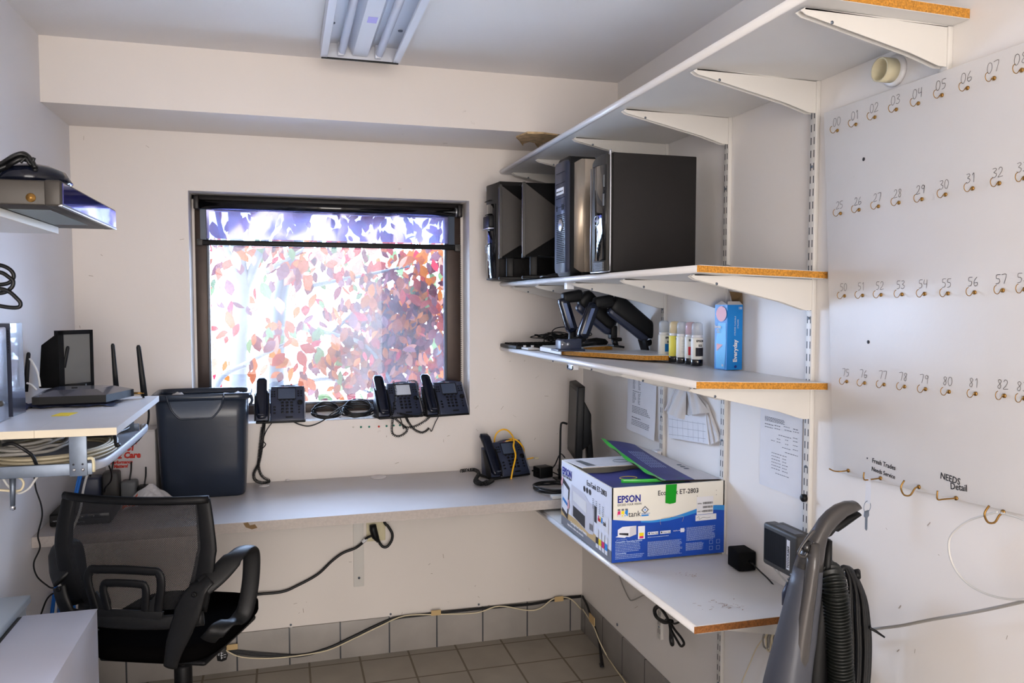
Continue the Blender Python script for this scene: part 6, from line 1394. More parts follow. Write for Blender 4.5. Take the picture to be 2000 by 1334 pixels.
for k, pts in enumerate(([(58, 700), (66, 712), (74, 730), (78, 755)], [(52, 748), (62, 752), (72, 762)])):
    cable('white_cable', [at(u, v, 'y', -.72) for u, v in pts], .003, 'white_cable', ['white cable arching behind the leftmost router antenna', 'short white cable stub low behind the router'][k])

# ------------------------------------------------------------------ upper left shelf with rack device
sh = thing('wall_shelf', 'small white shelf high on the left wall carrying a rack device', 'shelf', (-1.92, -1.7, 1.65))
part('shelf_board', MB().box((-W + .001, -2.35, 1.650), (-1.786, -1.300, 1.6655)), 'white_melamine', sh, world=True)
part('front_edge', MB().box((-1.7865, -2.35, 1.650), (-1.784, -1.298, 1.6655), bev=.0008), 'table_edge', sh, world=True)
part('shelf_clip', MB().box((-2.0, -1.56, 1.643), (-1.86, -1.54, 1.650), bev=.001), 'ivory_plastic', sh, world=True)
part('screw', MB().cyl((-1.89, -1.55, 1.643), (-1.89, -1.55, 1.639), .005, seg=10), 'dark_grey', sh, world=True)
rk = thing('rack_device', 'flat grey rack network device with glossy violet-blue front overhanging the left wall shelf', 'network device', (-1.85, -1.5, 1.667))
dx = -1.680
part('chassis', MB().box((-1.99, -1.735, 1.6665), (dx, -1.258, 1.711), bev=.003), 'dev_grey', rk, world=True)
part('front_bezel', MB().box((dx - .020, -1.737, 1.666), (dx + .008, -1.256, 1.7125), bev=.004), 'dev_grey', rk, world=True)
part('gloss_front', MB().box((dx + .007, -1.728, 1.671), (dx + .0095, -1.265, 1.708)), 'blue_gloss', rk, world=True)
part('lower_trim', MB().box((dx + .002, -1.736, 1.6655), (dx + .0095, -1.258, 1.6695), bev=.001), 'silver', rk, world=True)
sp_ = at(60, 386, 'y', -1.736); part('side_screw', MB().lathe([(.008, 0), (.008, .0015), (.005, .002), (.004, .004), (0, .005)], seg=16, T=Matrix.Translation((sp_.x, -1.735, sp_.z)) @ Matrix.Rotation(math.radians(90), 4, 'X')), 'brass', rk, world=True)
part('underside_label', MB().box((-1.78, -1.66, 1.6658), (-1.71, -1.36, 1.6664)), 'label_grey', rk, world=True)
# black headset-like cable bundle on top
t = thing('black_cable_bundle', 'bundled black cable and smooth black case piled on the rack device', 'cable', (-1.80, -1.6, 1.712))
c = at(80, 345, 'y', -1.60)
part('black_case', MB().lathe([(0, 0), (.058, .002), (.066, .012), (.054, .032), (.03, .042), (0, .044)], seg=28, T=Matrix.Translation((c.x - .012, -1.60, 1.713)) @ Matrix.Diagonal((1.0, 1.2, 1, 1))), 'phone_gloss', t, world=True)
R = random.Random(2)
for k in range(5):
    P = [at(u, v, 'y', -1.66) + Vector((0, R.uniform(-.01, .01), .002 * k)) for u, v in ((-40, 345), (0, 335 - k * 2), (25, 322 - k * 2), (45, 312 - k * 1), (60, 318), (72, 338))]
    part('cord', MB().sweep(smooth_path(P, 5), .0042, 8), 'black_cable', t, world=True)
part('tie', MB().sweep(smooth_path([at(u, v, 'y', -1.668) for u, v in ((40, 318), (50, 309), (60, 322), (67, 308))], 4), .003, 6), 'black_cable', t, world=True)
# loops hanging at mid-left edge
for k, (pts, lb) in enumerate((([(-30, 520), (0, 518), (20, 527), (27, 540), (18, 552), (0, 556), (-30, 556)], 'black cable loop hanging at the left edge, upper of three'), ([(-30, 535), (0, 532), (18, 542), (26, 550), (22, 562), (5, 572), (-30, 572)], 'black cable loop hanging at the left edge, middle of three'), ([(-30, 566), (0, 564), (18, 570), (32, 582), (40, 592), (36, 600), (15, 600), (-30, 592)], 'black cable loop hanging at the left edge, lowest of three'))):
    cable('hanging_cable', [at(u, v, 'y', -1.45 - .01 * k) for u, v in pts], .0042, 'black_cable', lb)

# ------------------------------------------------------------------ cables below left
def cpl(pts, y0_, y1_=None):
    n = len(pts); y1_ = y0_ if y1_ is None else y1_
    return [at(u, v, 'y', y0_ + (y1_ - y0_) * i / (n - 1)) for i, (u, v) in enumerate(pts)]
cable('blue_cable', cpl([(165, 905), (158, 930), (150, 965), (143, 1000), (135, 1040), (128, 1075), (122, 1110), (112, 1150), (104, 1200), (100, 1250)], -.64), .0040, 'blue_cable', 'bright blue network cable hanging from the tray down past the worktop')
cable('blue_cable', cpl([(161, 905), (153, 935), (146, 968), (139, 1004), (131, 1044), (124, 1080), (118, 1112), (107, 1150), (100, 1200), (97, 1250)], -.635), .0036, 'blue_cable', 'second blue network cable hanging close behind the first')
cable('white_cable', cpl([(176, 910), (168, 935), (162, 960), (158, 990), (150, 1015), (136, 1045), (124, 1065), (118, 1090), (121, 1115), (115, 1145), (108, 1200), (106, 1250)], -.645), .0036, 'white_cable', 'white cable hanging beside the blue cables past the worktop')
for k in range(6):
    cable('wrapped_cable', cpl([(108 - k * 2 + 6, 1078), (100 + k * 4, 1092), (96 + k * 5, 1115), (98 + k * 5, 1140), (103 + k * 4, 1175), (101 + k * 4, 1225)], -.30 - .01 * k), .0036, 'white_cable', 'white cable in the taped hank under the worktop, %s' % ['leftmost strand', 'second strand from the left', 'third strand from the left', 'fourth strand from the left', 'fifth strand from the left', 'rightmost strand'][k], group='white cable hank under the worktop')
solo('tape_band', MB().box((at(94, 1092, 'y', -.37).x, -.385, at(94, 1098, 'y', -.37).z), (at(118, 1092, 'y', -.37).x, -.29, at(94, 1086, 'y', -.37).z), bev=.003), 'black', 'black tape band round the white cable hank', 'tape')
mb = MB(); R = random.Random(8)
for k in range(9):
    P = [at(112 + k * 3.2 + (9 + 3 * math.cos(k)) * math.cos(a * .785), 1190 + 40 * math.sin(a * .785), 'y', -.40 - .012 * (k % 4)) for a in range(8)]
    mb.sweep(smooth_path(P, 3, True), .0034, 6, closed=True)
solo('blue_cable_coil', mb, 'blue_cable', 'hank of coiled blue network cable hanging under the worktop behind the chair', 'cable')
cable('black_lead', cpl([(67, 930), (70, 955), (80, 985), (82, 1010), (74, 1045), (78, 1070), (66, 1100), (72, 1125), (90, 1142), (104, 1148), (125, 1135), (140, 1115)], -.70, -.62), .0024, 'black_cable', 'thin black lead hanging by the left wall and curving under the worktop')
cable('black_lead', cpl([(80, 1200), (92, 1170), (108, 1158), (128, 1165), (140, 1178)], -.66), .0026, 'black_cable', 'thin black lead arching beside the blue cable hank')
cable('white_lead', cpl([(-20, 955), (10, 958), (38, 958), (46, 946), (42, 936), (30, 930)], -1.15), .003, 'cream_cable', 'cream cable loop hanging under the tray at far left')
cable('white_lead', cpl([(4, 930), (15, 948), (35, 963), (55, 955), (68, 938), (74, 930)], -1.13), .003, 'white_cable', 'white cable loop hanging under the tray at left')

# ------------------------------------------------------------------ cabinets at lower left
t = thing('metal_cabinet', 'white metal cabinet with a plain flat top at lower left, behind the chair', 'cabinet', (-1.84, -1.6, 0))
part('cabinet_body', MB().box((-1.922, -2.10, .0), (-1.7561, -1.1600, .719), bev=.001), 'cabinet_white', t, world=True)
part('top_panel', MB().box((-1.922, -2.10, .7195), (-1.7553, -1.1592, .7215), bev=.0005), 'cabinet_white', t, world=True)
t = thing('metal_cabinet', 'pale grey metal cabinet with folded lip against the left wall, left of the plain one', 'cabinet', (-1.99, -1.6, 0))
part('cabinet_body', MB().box((-W + .003, -2.10, 0), (-1.9405, -1.068, .722), bev=.001), 'cabinet_metal', t, world=True)
part('top_lip', MB().box((-W + .003, -2.10, .722), (-1.929, -1.066, .742), bev=.003), 'cabinet_metal', t, world=True)
part('gap_shade', MB().box((-1.9400, -2.0, .60), (-1.9235, -1.161, .7195)), 'dark_grey', t, world=True)  # solid dark filler, painted shade of the gap between the two cabinets

# ------------------------------------------------------------------ office chair
CO = Matrix.Translation((-1.6033, -.7882, 0)) @ Matrix.Rotation(math.radians(-22), 4, 'Z')
ch = thing('office_chair', 'black mesh-backed office chair with loop arms standing at the worktop, seen from behind', 'chair', T=CO)
def bx(w_, z):  # back sheet position: curved towards the sitter in the middle
    return (w_, -.250 + .0 - .035 * (1 - (w_ / .2) ** 2) * .9, z)
ztop, zbot = .962, .665
def bw_(z):
    f = (z - zbot) / (ztop - zbot); return .155 + .052 * math.sin(min(f, 1) * math.pi * .62 + .25) if f < .55 else .207 - .016 * ((f - .55) / .45) ** 1.5
def back(a, b, k=1):
    z = zbot + (ztop - zbot) * b; w_ = bw_(z) * k * (2 * a - 1); y = -.262 + .040 * (abs(w_) / .2) ** 2 - .018 * math.sin(b * math.pi); return Vector((w_, y, z))
part('mesh_back', MB().grid(lambda a, b: back(a, b, .98), 24, 24), 'chair_mesh', ch)
fr_ = MB()
L_s = [back(0, b / 20) for b in range(21)]; R_s = [back(1, b / 20) for b in range(21)]
T_s = [back(a / 16, 1) for a in range(17)]; B_s = [back(a / 16, 0) for a in range(17)]
fr_.sweep(L_s, [.034 - .012 * i / 20 for i in range(21)], 12, ry=.008, upref=(1, 0, 0)); fr_.sweep(R_s, [.034 - .012 * i / 20 for i in range(21)], 12, ry=.008, upref=(1, 0, 0))
fr_.sweep([Vector((p.x * 1.09, p.y, p.z)) for p in T_s], .012, 10, ry=.009, upref=(0, 0, 1)); 
part('back_frame', fr_, 'chair_plastic_dark', ch)
# upper corners
# lumbar support: crossbar with nested loops
lb = MB()
lb.sweep(smooth_path([(-.205, -.250, .645), (-.12, -.272, .640), (0, -.282, .638), (.12, -.272, .640), (.200, -.250, .645)], 5), .020, 12, ry=.010, upref=(0, 0, 1))
lb.prism([(-.10, -.287, .650), (.10, -.287, .650), (.105, -.287, .672), (-.105, -.287, .672)], (0, .010, 0), bev=.002)
part('lower_crossbar', lb, 'chair_plastic', ch)
def loop_(w0, w1, z0_, z1_, r_):
    return smooth_path([(-w0, -.280, z0_), (-w1 * 1.0, -.288, z0_ + (z1_ - z0_) * .7), (-w1 * .93, -.288, z1_ - .004), (-w1 * .7, -.289, z1_), (0, -.290, z1_ + .002), (w1 * .7, -.289, z1_), (w1 * .93, -.288, z1_ - .004), (w1 * 1.0, -.288, z0_ + (z1_ - z0_) * .7), (w0, -.280, z0_)], 5)
part('lumbar_loop', MB().sweep(loop_(.085, .103, .655, .782, 0), .005, 10, ry=.012, upref=(0, 1, 0.001)), 'chair_plastic_dark', ch)
part('lumbar_loop', MB().sweep(loop_(.050, .060, .655, .746, 0), .005, 10, ry=.011, upref=(0, 1, 0.001)), 'chair_plastic_dark', ch)
for q_s in (-1, 1): part('lumbar_infill', MB().prism([(q_s * a_, -.284, b_) for a_, b_ in ((.088, .655), (.05, .655), (.045, .69), (.055, .72), (.062, .70), (.072, .70), (.085, .72), (.094, .70))], (0, .006, 0)), 'chair_plastic', ch)
# seat
rings = []
for (z, k) in ((.485, .80), (.492, .93), (.510, 1.0), (.535, 1.0), (.552, .95), (.560, .80), (.560, .4)):
    rings.append([(x * k, .0 + y * k, z - .012 * (y / .23) ** 2 * (z > .54)) for x, y in [(.198 * math.copysign(abs(math.cos(a)) ** .5, math.cos(a)) - .012, .222 * math.copysign(abs(math.sin(a)) ** .5, math.sin(a))) for a in [2 * math.pi * i / 36 for i in range(36)]]])
part('seat', MB().loft(rings), 'seat_fabric', ch)
part('seat_pan', MB().box((-.16, -.17, .470), (.16, .17, .487), bev=.01), 'chair_plastic_dark', ch)
# arms: measured loop shapes
def arm(sg):
    mb = MB(); X = sg
    if sg > 0:
        strut = [(.112, -.268, .515), (.132, -.278, .575), (.163, -.281, .650), (.192, -.275, .720), (.222, -.255, .755)]
        mb.sweep(smooth_path(strut, 6), [.019 + .014 * math.sin(i / 24 * 3.1) ** 2 + .004 * (i > 12) for i in range(25)], 12, ry=.008, upref=(1, 0, 0.3))
    else:
        strut = [(-.118, -.262, .520), (-.15, -.272, .60), (-.188, -.270, .68), (-.205, -.262, .720)]
        mb.sweep(smooth_path(strut, 6), .020, 12, ry=.008, upref=(1, 0, 0.3))
    part('arm_strut', mb, 'chair_plastic', ch)
    pts = [(.205, -.262, .735), (.235, -.235, .760), (.262, -.195, .795), (.268, -.150, .805), (.268, -.115, .795), (.268, -.098, .765), (.262, -.095, .69), (.250, -.105, .615), (.235, -.125, .592), (.215, -.155, .590), (.195, -.175, .575), (.17, -.17, .55)]
    if sg < 0: pts = [(-x, y + .01, z) for x, y, z in pts]
    P = smooth_path(pts, 6)
    part('armrest', MB().sweep(P, [.028] * 12 + [.024] * (len(P) - 12), 14, ry=[.008] * len(P), upref=(sg, .35, 0)), 'chair_plastic', ch)
    for z, x in ((.722, .192), (.640, .165)): part('bolt', MB().lathe([(.0075, 0), (.007, .003), (.003, .004), (0, .002)], seg=14, T=Matrix.Translation((x * sg, -.284, z)) @ Matrix.Rotation(math.radians(90), 4, 'X')), 'chair_plastic_dark', ch)
arm(1); arm(-1)
part('gas_column', MB().cyl((0, 0, .39), (0, 0, .475), .0145, seg=20), 'chrome', ch)
part('column_sleeve', MB().lathe([(.026, .12), (.026, .385), (.023, .395), (.0150, .396)], seg=24), 'chair_plastic_dark', ch)
part('tilt_mechanism', MB().box((-.06, -.09, .448), (.06, .09, .470), bev=.008), 'chair_plastic_dark', ch)
for k in range(5):
    a = math.radians(72 * k + 15); dx_, dy_ = math.cos(a), math.sin(a)
    part('base_leg', MB().sweep([(dx_ * .02, dy_ * .02, .13), (dx_ * .12, dy_ * .12, .115), (dx_ * .27, dy_ * .27, .075)], [.024, .020, .015], 10, ry=[.020, .016, .010], upref=(0, 0, 1)), 'chair_plastic_dark', ch)
    cx_, cy2 = dx_ * .27, dy_ * .27
    part('caster', MB().cyl((cx_ - dy_ * .018, cy2 + dx_ * .018, .0275), (cx_ - dy_ * .004, cy2 + dx_ * .004, .0275), .027, seg=18).cyl((cx_ + dy_ * .004, cy2 - dx_ * .004, .0275), (cx_ + dy_ * .018, cy2 - dx_ * .018, .0275), .027, seg=18).cyl((cx_, cy2, .03), (cx_, cy2, .075), .006, seg=10), 'black', ch)
A, B = at(418, 1248, 'y', -.66), at(432, 1268, 'y', -.66)
part('height_lever', MB().sweep(smooth_path([A + Vector((-.09, .02, .0)), A + Vector((-.03, 0, .004)), A + Vector((.002, 0, 0)), B + Vector((0, 0, .012))], 5), .0045, 8), 'black', ch, world=True)
tg = at(433, 1270, 'y', -.665); 
part('warning_tag', MB().prism([(tg.x - .007, -.665, tg.z + .012), (tg.x + .007, -.665, tg.z + .012), (tg.x + .019, -.665, tg.z - .018), (tg.x + .014, -.665, tg.z - .034), (tg.x + .0, -.665, tg.z - .038), (tg.x - .014, -.665, tg.z - .034), (tg.x - .016, -.665, tg.z - .018)], (0, .003, 0), bev=.001), 'black', ch, world=True)
mb = MB()
for k, (dx_, dz_, ln) in enumerate(((-.012, -.008, .004), (-.012, -.012, .006), (-.012, -.016, .005), (-.003, -.010, .007), (-.004, -.018, .008), (-.003, -.026, .006), (.006, -.016, .007), (.006, -.024, .006))): mb.box((tg.x + dx_, -.6658, tg.z + dz_), (tg.x + dx_ + ln, -.6651, tg.z + dz_ + .0012))
mb.box((tg.x - .002, -.6658, tg.z - .030), (tg.x - .0008, -.6651, tg.z - .006))
part('tag_print', mb, 'paper', ch, world=True)

# ------------------------------------------------------------------ cables along the walls, socket and plug
def bk(u, v, o=.010): return at(u, v, 'y', -.009 - o)
for k in range(4):
    pts = [(415, 1250), (445, 1266 + k * 2), (480, 1272 + k * 2.5), (540, 1277 + k * 2), (590, 1278 + k * 1.2), (640, 1265 + k), (690, 1242 + k), (740, 1218 + k * 1.4), (775, 1205 + k * 1.2), (830, 1199 + k), (870, 1194 + k), (930, 1188 + k), (980, 1183 + k), (1040, 1178 + k), (1090, 1168 + k), (1128, 1164 + k), (1135, 1163 + k)]
    cable('black_wall_cable', [bk(u, v, .006 + .005 * (k % 2)) for u, v in pts], .0033, 'black_cable', 'black cable strand strung along the back baseboard, %s' % ['uppermost', 'second', 'third', 'lowest'][k], group='black cables along the back baseboard', n=5)
pts = [(405, 1252), (440, 1270), (470, 1283), (520, 1286), (580, 1281), (640, 1270), (690, 1248), (740, 1224), (790, 1203), (860, 1200), (930, 1197), (975, 1184), (1030, 1192), (1055, 1188), (1080, 1170), (1105, 1167), (1120, 1174), (1135, 1190)]
cable('white_wall_cable', [bk(u, v, .017) for u, v in pts], .0026, 'cream_cable', 'cream cable strung along the back baseboard under the black strands', n=5)
for (u, v, lb) in ((454, 1264, 'masking tape tab by the chair tag'), (852, 1197, 'masking tape tab in the middle of the back baseboard cables'), (1092, 1170, 'masking tape tab nearest the room corner')):
    p = bk(u, v, .022); solo('masking_tape', MB().box((p.x - .022, -.034, p.z - .010), (p.x + .020, -.031, p.z + .012)), 'tan_wood', lb, 'tape', 'masking tape tabs on the cables')
for (u, v, lb) in ((568, 1223, 'loose cable clip and screw nearest the chair'), (763, 1202, 'cable clip and screw above the dip of the cables'), (935, 1183, 'cable clip and screw right of the masking tape')):
    p = at(u, v, 'y', 0); t = thing('cable_clip', lb, 'clip', p)
    part('clip', MB().box((p.x - .006, -.008, p.z - .014), (p.x + .006, 0, p.z - .002), bev=.001), 'white_edge', t, world=True); part('screw', MB().cyl((p.x, 0, p.z + .006), (p.x, -.003, p.z + .006), .0045, seg=10), 'steel', t, world=True)
def rw(u, v, o=.012): return at(u, v, 'x', -.009 - o)
for k in range(3):
    cable('black_wall_cable', [rw(1138, 1164 + k), rw(1146, 1180 + k), rw(1153, 1200 + k, .014), rw(1162, 1225, .016), rw(1170, 1255, .02), at(1178 - k * 2, 1300, 'z', .012), at(1176 - k * 2, 1296, 'z', .010)], .0033 + .001, 'black_cable', 'black cable strand running down from the corner to the floor, %s' % ['left strand', 'middle strand', 'right strand'][k], n=5)
cable('white_wall_cable', [rw(1138, 1190, .02), rw(1148, 1205, .02), rw(1160, 1225, .022), rw(1172, 1255, .025), at(1186, 1282, 'z', .01), at(1205, 1310, 'z', .006), at(1222, 1334, 'z', .006), at(1240, 1370, 'z', .006)], .0026, 'cream_cable', 'cream cable running down the right baseboard onto the floor', n=5)
p = rw(1156, 1210, .03); solo('masking_tape', MB().box((p.x - .001, p.y - .03, p.z - .018), (p.x + .002, p.y + .03, p.z + .018)), 'tan_wood', 'masking tape tab on the right wall cables by the corner', 'tape')
t = thing('power_socket', 'ivory double socket plate under the worktop with a black plug in it', 'socket', (-.93, 0, .50))
part('plate', MB().box((-.972, -.006, .488), (-.893, 0, .605), bev=.002), 'ivory_plastic', t, world=True)
part('outlet_face', MB().box((-.950, -.008, .53), (-.915, -.006, .60), bev=.002), 'ivory_plastic', t, world=True)
t = thing('power_cable', 'heavy black power cord running from the socket under the worktop down behind the chair', 'cable', (-.93, -.03, .5))
P = lambda u, v, y: at(u, v, 'y', y)
part('plug', MB().sweep([P(728, 1025, -.03), P(729, 1034, -.032), P(733, 1048, -.035), P(739, 1058, -.035)], [.014, .016, .015, .007], 12), 'black', t, world=True)
part('plug_wings', MB().sweep(smooth_path([P(713, 1053, -.03), P(722, 1048, -.034), P(732, 1047, -.036), P(738, 1052, -.035), P(742, 1062, -.03)], 4), [.005] * 17, 8), 'black', t, world=True)
part('cord', MB().sweep(smooth_path([P(474, 1166, -.05), P(500, 1161, -.03), P(550, 1156, -.02), P(580, 1144, -.018), P(620, 1122, -.018), P(648, 1096, -.018), P(670, 1080, -.018), P(695, 1070, -.02), P(714, 1055, -.028)], 6), .0058, 10), 'black_cable', t, world=True)
part('cord_label', MB().sweep([P(708, 1059, -.026), P(716, 1052, -.028)], .0075, 8), 'paper', t, world=True)
part('loop_cord', MB().sweep(smooth_path([P(741, 1060, -.033), P(748, 1068, -.035), P(757, 1067, -.035), P(765, 1055, -.035), P(766, 1042, -.035), P(758, 1028, -.035), P(750, 1016, -.035), Vector((P(748, 1010, -.035).x, -.035, .70))], 6), .0058, 10), 'black_cable', t, world=True)
solo('black_knob', MB().cyl((P(702, 1022, -.03).x, -.012, P(702, 1022, -.03).z), (P(702, 1022, -.03).x, -.05, P(702, 1022, -.03).z), .016, seg=18), 'black', 'black round plug half hidden above the support strip', 'plug') if False else None
# under the low shelf
cb_ = thing('tied_cable', 'black cable tied in a figure of eight hanging under the low shelf', 'cable', (-.1, -.85, .33))
F = lambda u, v: at(u, v, 'x', -.055)
eight = [(1283, 1180), (1292, 1190), (1302, 1205), (1310, 1217), (1318, 1230), (1330, 1245), (1336, 1257), (1330, 1262), (1322, 1250), (1312, 1232), (1306, 1214), (1296, 1212), (1284, 1205), (1280, 1193), (1287, 1186), (1296, 1194), (1306, 1212), (1311, 1235), (1315, 1256), (1312, 1260), (1309, 1250), (1309, 1232), (1307, 1216)]
part('cord', MB().sweep(smooth_path([F(u, v) for u, v in eight], 5), .0042, 8), 'black_cable', cb_, world=True)
part('upper_cord', MB().sweep(smooth_path([F(1307, 1216), F(1295, 1216), F(1281, 1205), F(1277, 1192), F(1282, 1184), F(1295, 1186)], 5), .0042, 8), 'black_cable', cb_, world=True)
part('tail_cord', MB().sweep(smooth_path([F(1308, 1214), F(1318, 1218), F(1332, 1212)], 5), .0036, 8), 'black_cable', cb_, world=True)
part('tie', MB().sweep([F(1302, 1212), F(1312, 1214)], .008, 8), 'black', cb_, world=True)
for k in range(6):
    x = 1493 + k * 6; solo('hanging_white_cable', MB().sweep(smooth_path([at(x, 1236, 'x', -.05), at(x - 3, 1248, 'x', -.05), at(x - 1, 1262 + (k % 3) * 5, 'x', -.05), at(x + 5, 1266 + (k % 3) * 5, 'x', -.05), at(x + 7, 1250, 'x', -.045), at(x + 6, 1236, 'x', -.045)], 5), .0026, 7), 'cream_cable' if k % 2 else 'grey_cable', 'bunched pale cable loop hanging under the low shelf beside the vacuum, ' + ['leftmost', 'second', 'third', 'fourth', 'fifth', 'rightmost'][k], 'cable', 'bunched pale cables under the low shelf')
cable('thin_white_cable', [at(u, v, 'x', -.02) for u, v in ((1497, 1240), (1478, 1265), (1465, 1295), (1450, 1330), (1440, 1360))], .0018, 'cream_cable', 'thin cream cable slanting down the right wall under the low shelf')
cable('grey_wire', [at(u, v, 'x', -.012) for u, v in ((1206, 1112), (1215, 1140), (1228, 1168), (1236, 1172), (1258, 1162))], .0026, 'grey_cable', 'stiff grey wire bent in a V on the right wall under the low shelf')
t = thing('wall_clip', 'small steel screw in the right wall below the low shelf', 'screw', at(1206, 1220, 'x', 0)); p = at(1206, 1220, 'x', 0); part('screw_head', MB().cyl((0, p.y, p.z), (-.003, p.y, p.z), .006, seg=12), 'steel', t, world=True)

# ------------------------------------------------------------------ upright vacuum cleaner
VY = -1.95
def vp(u, v, y=VY): return at(u, v, 'y', y)
vc = thing('upright_vacuum', 'grey upright vacuum cleaner with its black hose and cord hung behind the handle', 'vacuum cleaner', (vp(1530, 1334).x, VY, 0))
# neck and body lofted from measured left and right outlines
sec = [((1668, 978), (1679, 993), .012), ((1652, 979), (1665, 1001), .014), ((1634, 986), (1650, 1008), .015), ((1618, 998), (1634, 1022), .016), ((1604, 1014), (1620, 1036), .017), ((1592, 1034), (1610, 1050), .018), ((1578, 1054), (1606, 1068), .021), ((1566, 1080), (1603, 1088), .024),
       ((1557, 1108), (1600, 1112), .026), ((1548, 1145), (1597, 1150), .030), ((1538, 1190), (1590, 1200), .034), ((1528, 1232), (1584, 1245), .038), ((1516, 1282), (1576, 1290), .042), ((1504, 1334), (1570, 1334), .046), ((1492, 1400), (1566, 1400), .05), ((1482, 1480), (1562, 1480), .055), ((1470, 1600), (1560, 1600), .06)]
rings = []
for (l, r_, d) in sec:
    A, B = vp(*l), vp(*r_); c_ = (A + B) / 2; h_ = (B - A) / 2; ring = []
    for k in range(20):
        a = 2 * math.pi * k / 20; ring.append(c_ + h_ * math.copysign(abs(math.cos(a)) ** .75, math.cos(a)) + Vector((0, 1, 0)) * d * math.copysign(abs(math.sin(a)) ** .75, math.sin(a)))
    rings.append(ring)
part('handle', MB().loft(rings[:9]), 'vac_grey', vc, world=True)
part('body', MB().loft(rings[8:]), 'vac_grey_body', vc, world=True)
# raised spine on the right of the body
sp = [(1600, 1062), (1597, 1110), (1592, 1150), (1583, 1210), (1577, 1260), (1570, 1334), (1566, 1400), (1560, 1520)]
part('spine_trim', MB().sweep([vp(u - 10, v, VY - .028) for u, v in sp], [.011, .013, .014, .016, .018, .020, .022, .024], 12, ry=.014), 'vac_grey', vc, world=True)
bp_ = [(1606, 1050), (1604, 1100), (1600, 1150), (1596, 1210), (1592, 1270), (1590, 1334), (1588, 1420), (1585, 1520)]
part('rear_spine', MB().sweep([vp(u, v, VY + .03) for u, v in bp_], [.010, .014, .018, .022, .026, .030, .032, .034], 12, ry=.03), 'black', vc, world=True)
part('grip_underside', MB().sweep([vp(u, v, VY) for u, v in ((1676, 1003), (1660, 1012), (1645, 1022), (1632, 1030), (1628, 1030), (1618, 1040), (1610, 1046))], [.005, .008, .009, .010, .006, .008, .005], 10, ry=.011), 'black', vc, world=True)
mb = MB(); rim = smooth_path([vp(u, v, VY - .022) for u, v in ((1590, 1036), (1578, 1050), (1566, 1068), (1560, 1082), (1572, 1087), (1580, 1072), (1590, 1058))], 5)
mb.sweep(rim, .0035, 8); part('switch_surround', mb, 'vac_grey', vc, world=True)
mb = MB(); mb.sweep([vp(1580, 1058, VY - .022), vp(1571, 1076, VY - .026)], [.008, .009], 12); part('power_switch', mb, 'black_gloss', vc, world=True)
# ribbed hose: up over the hook and down
hp_ = smooth_path([vp(1596, 1165, VY + .05), vp(1598, 1135, VY + .045), vp(1606, 1118, VY + .035), vp(1618, 1118, VY + .02), vp(1626, 1132, VY + .0), vp(1631, 1155, VY - .01), vp(1634, 1190, VY - .01), vp(1638, 1240, VY - .01), vp(1641, 1300, VY - .01), vp(1645, 1360, VY - .01), vp(1642, 1450, VY), vp(1630, 1560, VY)], 80)
L_ = [0]
for a, b in zip(hp_, hp_[1:]): L_.append(L_[-1] + (b - a).length)
part('hose', MB().sweep(hp_, [.0245 + .0030 * math.sin(l_ / .0072 * 2 * math.pi) for l_ in L_], 18), 'hose', vc, world=True)
part('hose_end', MB().sweep([vp(1545, 1140, VY + .06), vp(1539, 1160, VY + .06), vp(1538, 1182, VY + .06)], [.010, .013, .012], 14), 'phone_black', vc, world=True)
hq = smooth_path([vp(1572, 1108, VY + .07), vp(1556, 1122, VY + .065), vp(1546, 1142, VY + .06), vp(1541, 1160, VY + .06)], 10)
part('short_hose', MB().sweep(hq, [.011 + .002 * math.sin(i * 1.6) for i in range(len(hq))], 12), 'hose', vc, world=True)
# cord loops (one wound cord)
R = random.Random(12); mb = MB()
for k in range(9):
    ux = k * 4.6; off = VY + .045 + .008 * (k % 3) + R.uniform(-.003, .003)
    P = [vp(1640 + ux * .25, 1150, off), vp(1640 + ux * .1, 1118 - k * .4, off), vp(1650 + ux * .35, 1108 + k * .6, off), vp(1660 + ux * .75, 1140 + k * 3, off), vp(1660 + ux * .98, 1200 + k * 2, off), vp(1662 + ux, 1270, off), vp(1660 + ux * .9, 1350, off), vp(1650 + ux * .6, 1430, off), vp(1630 + ux * .3, 1460, off), vp(1615, 1400, off + .01), vp(1618, 1300, off + .012), vp(1625, 1200, off + .010)]
    mb.sweep(smooth_path(P, 5, True), .0048, 8, closed=True)
part('wound_cord', mb, 'black_cable', vc, world=True)
mb = MB()
for k in range(4): mb.sweep(smooth_path([vp(1606 + k * 3, 1175, VY + .04), vp(1598 + k * 3, 1220, VY + .02), vp(1596 + k * 3, 1270, VY + .02), vp(1600 + k * 4, 1330, VY + .02), vp(1606 + k * 4, 1400, VY + .02)], 5), .0042, 7)
part('inner_cord', mb, 'black_cable', vc, world=True)
part('cord_hook', MB().sweep([vp(1650, 1125, VY + .08), vp(1664, 1120, VY + .07), vp(1674, 1118, VY + .06), vp(1675, 1128, VY + .05)], [.008, .008, .009, .007], 10), 'black', vc, world=True)
part('upper_hook', MB().box(vp(1594, 1140, VY + .0) + Vector((0, 0, -.012)), vp(1612, 1150, VY + .05) + Vector((0, 0, .012)), bev=.006), 'black_gloss', vc, world=True)
part('cord_tail', MB().sweep([vp(1698, 1226, VY + .05), vp(1712, 1234, VY + .05), vp(1728, 1245, VY + .04)], [.003, .003, .002], 7), 'black', vc, world=True)
bx0 = vp(1530, 1600).x
part('cleaning_head', MB().prism([(bx0 - .16, VY - .20, .012), (bx0 + .16, VY - .20, .012), (bx0 + .16, VY + .10, .012), (bx0 - .16, VY + .10, .012)], (0, 0, .085), bev=.03), 'vac_grey_body', vc, world=True)
part('lower_body', MB().sweep([vp(1515, 1600), Vector((bx0, VY - .02, .08))], [.065, .09], 20, ry=[.06, .08]), 'vac_grey_body', vc, world=True)

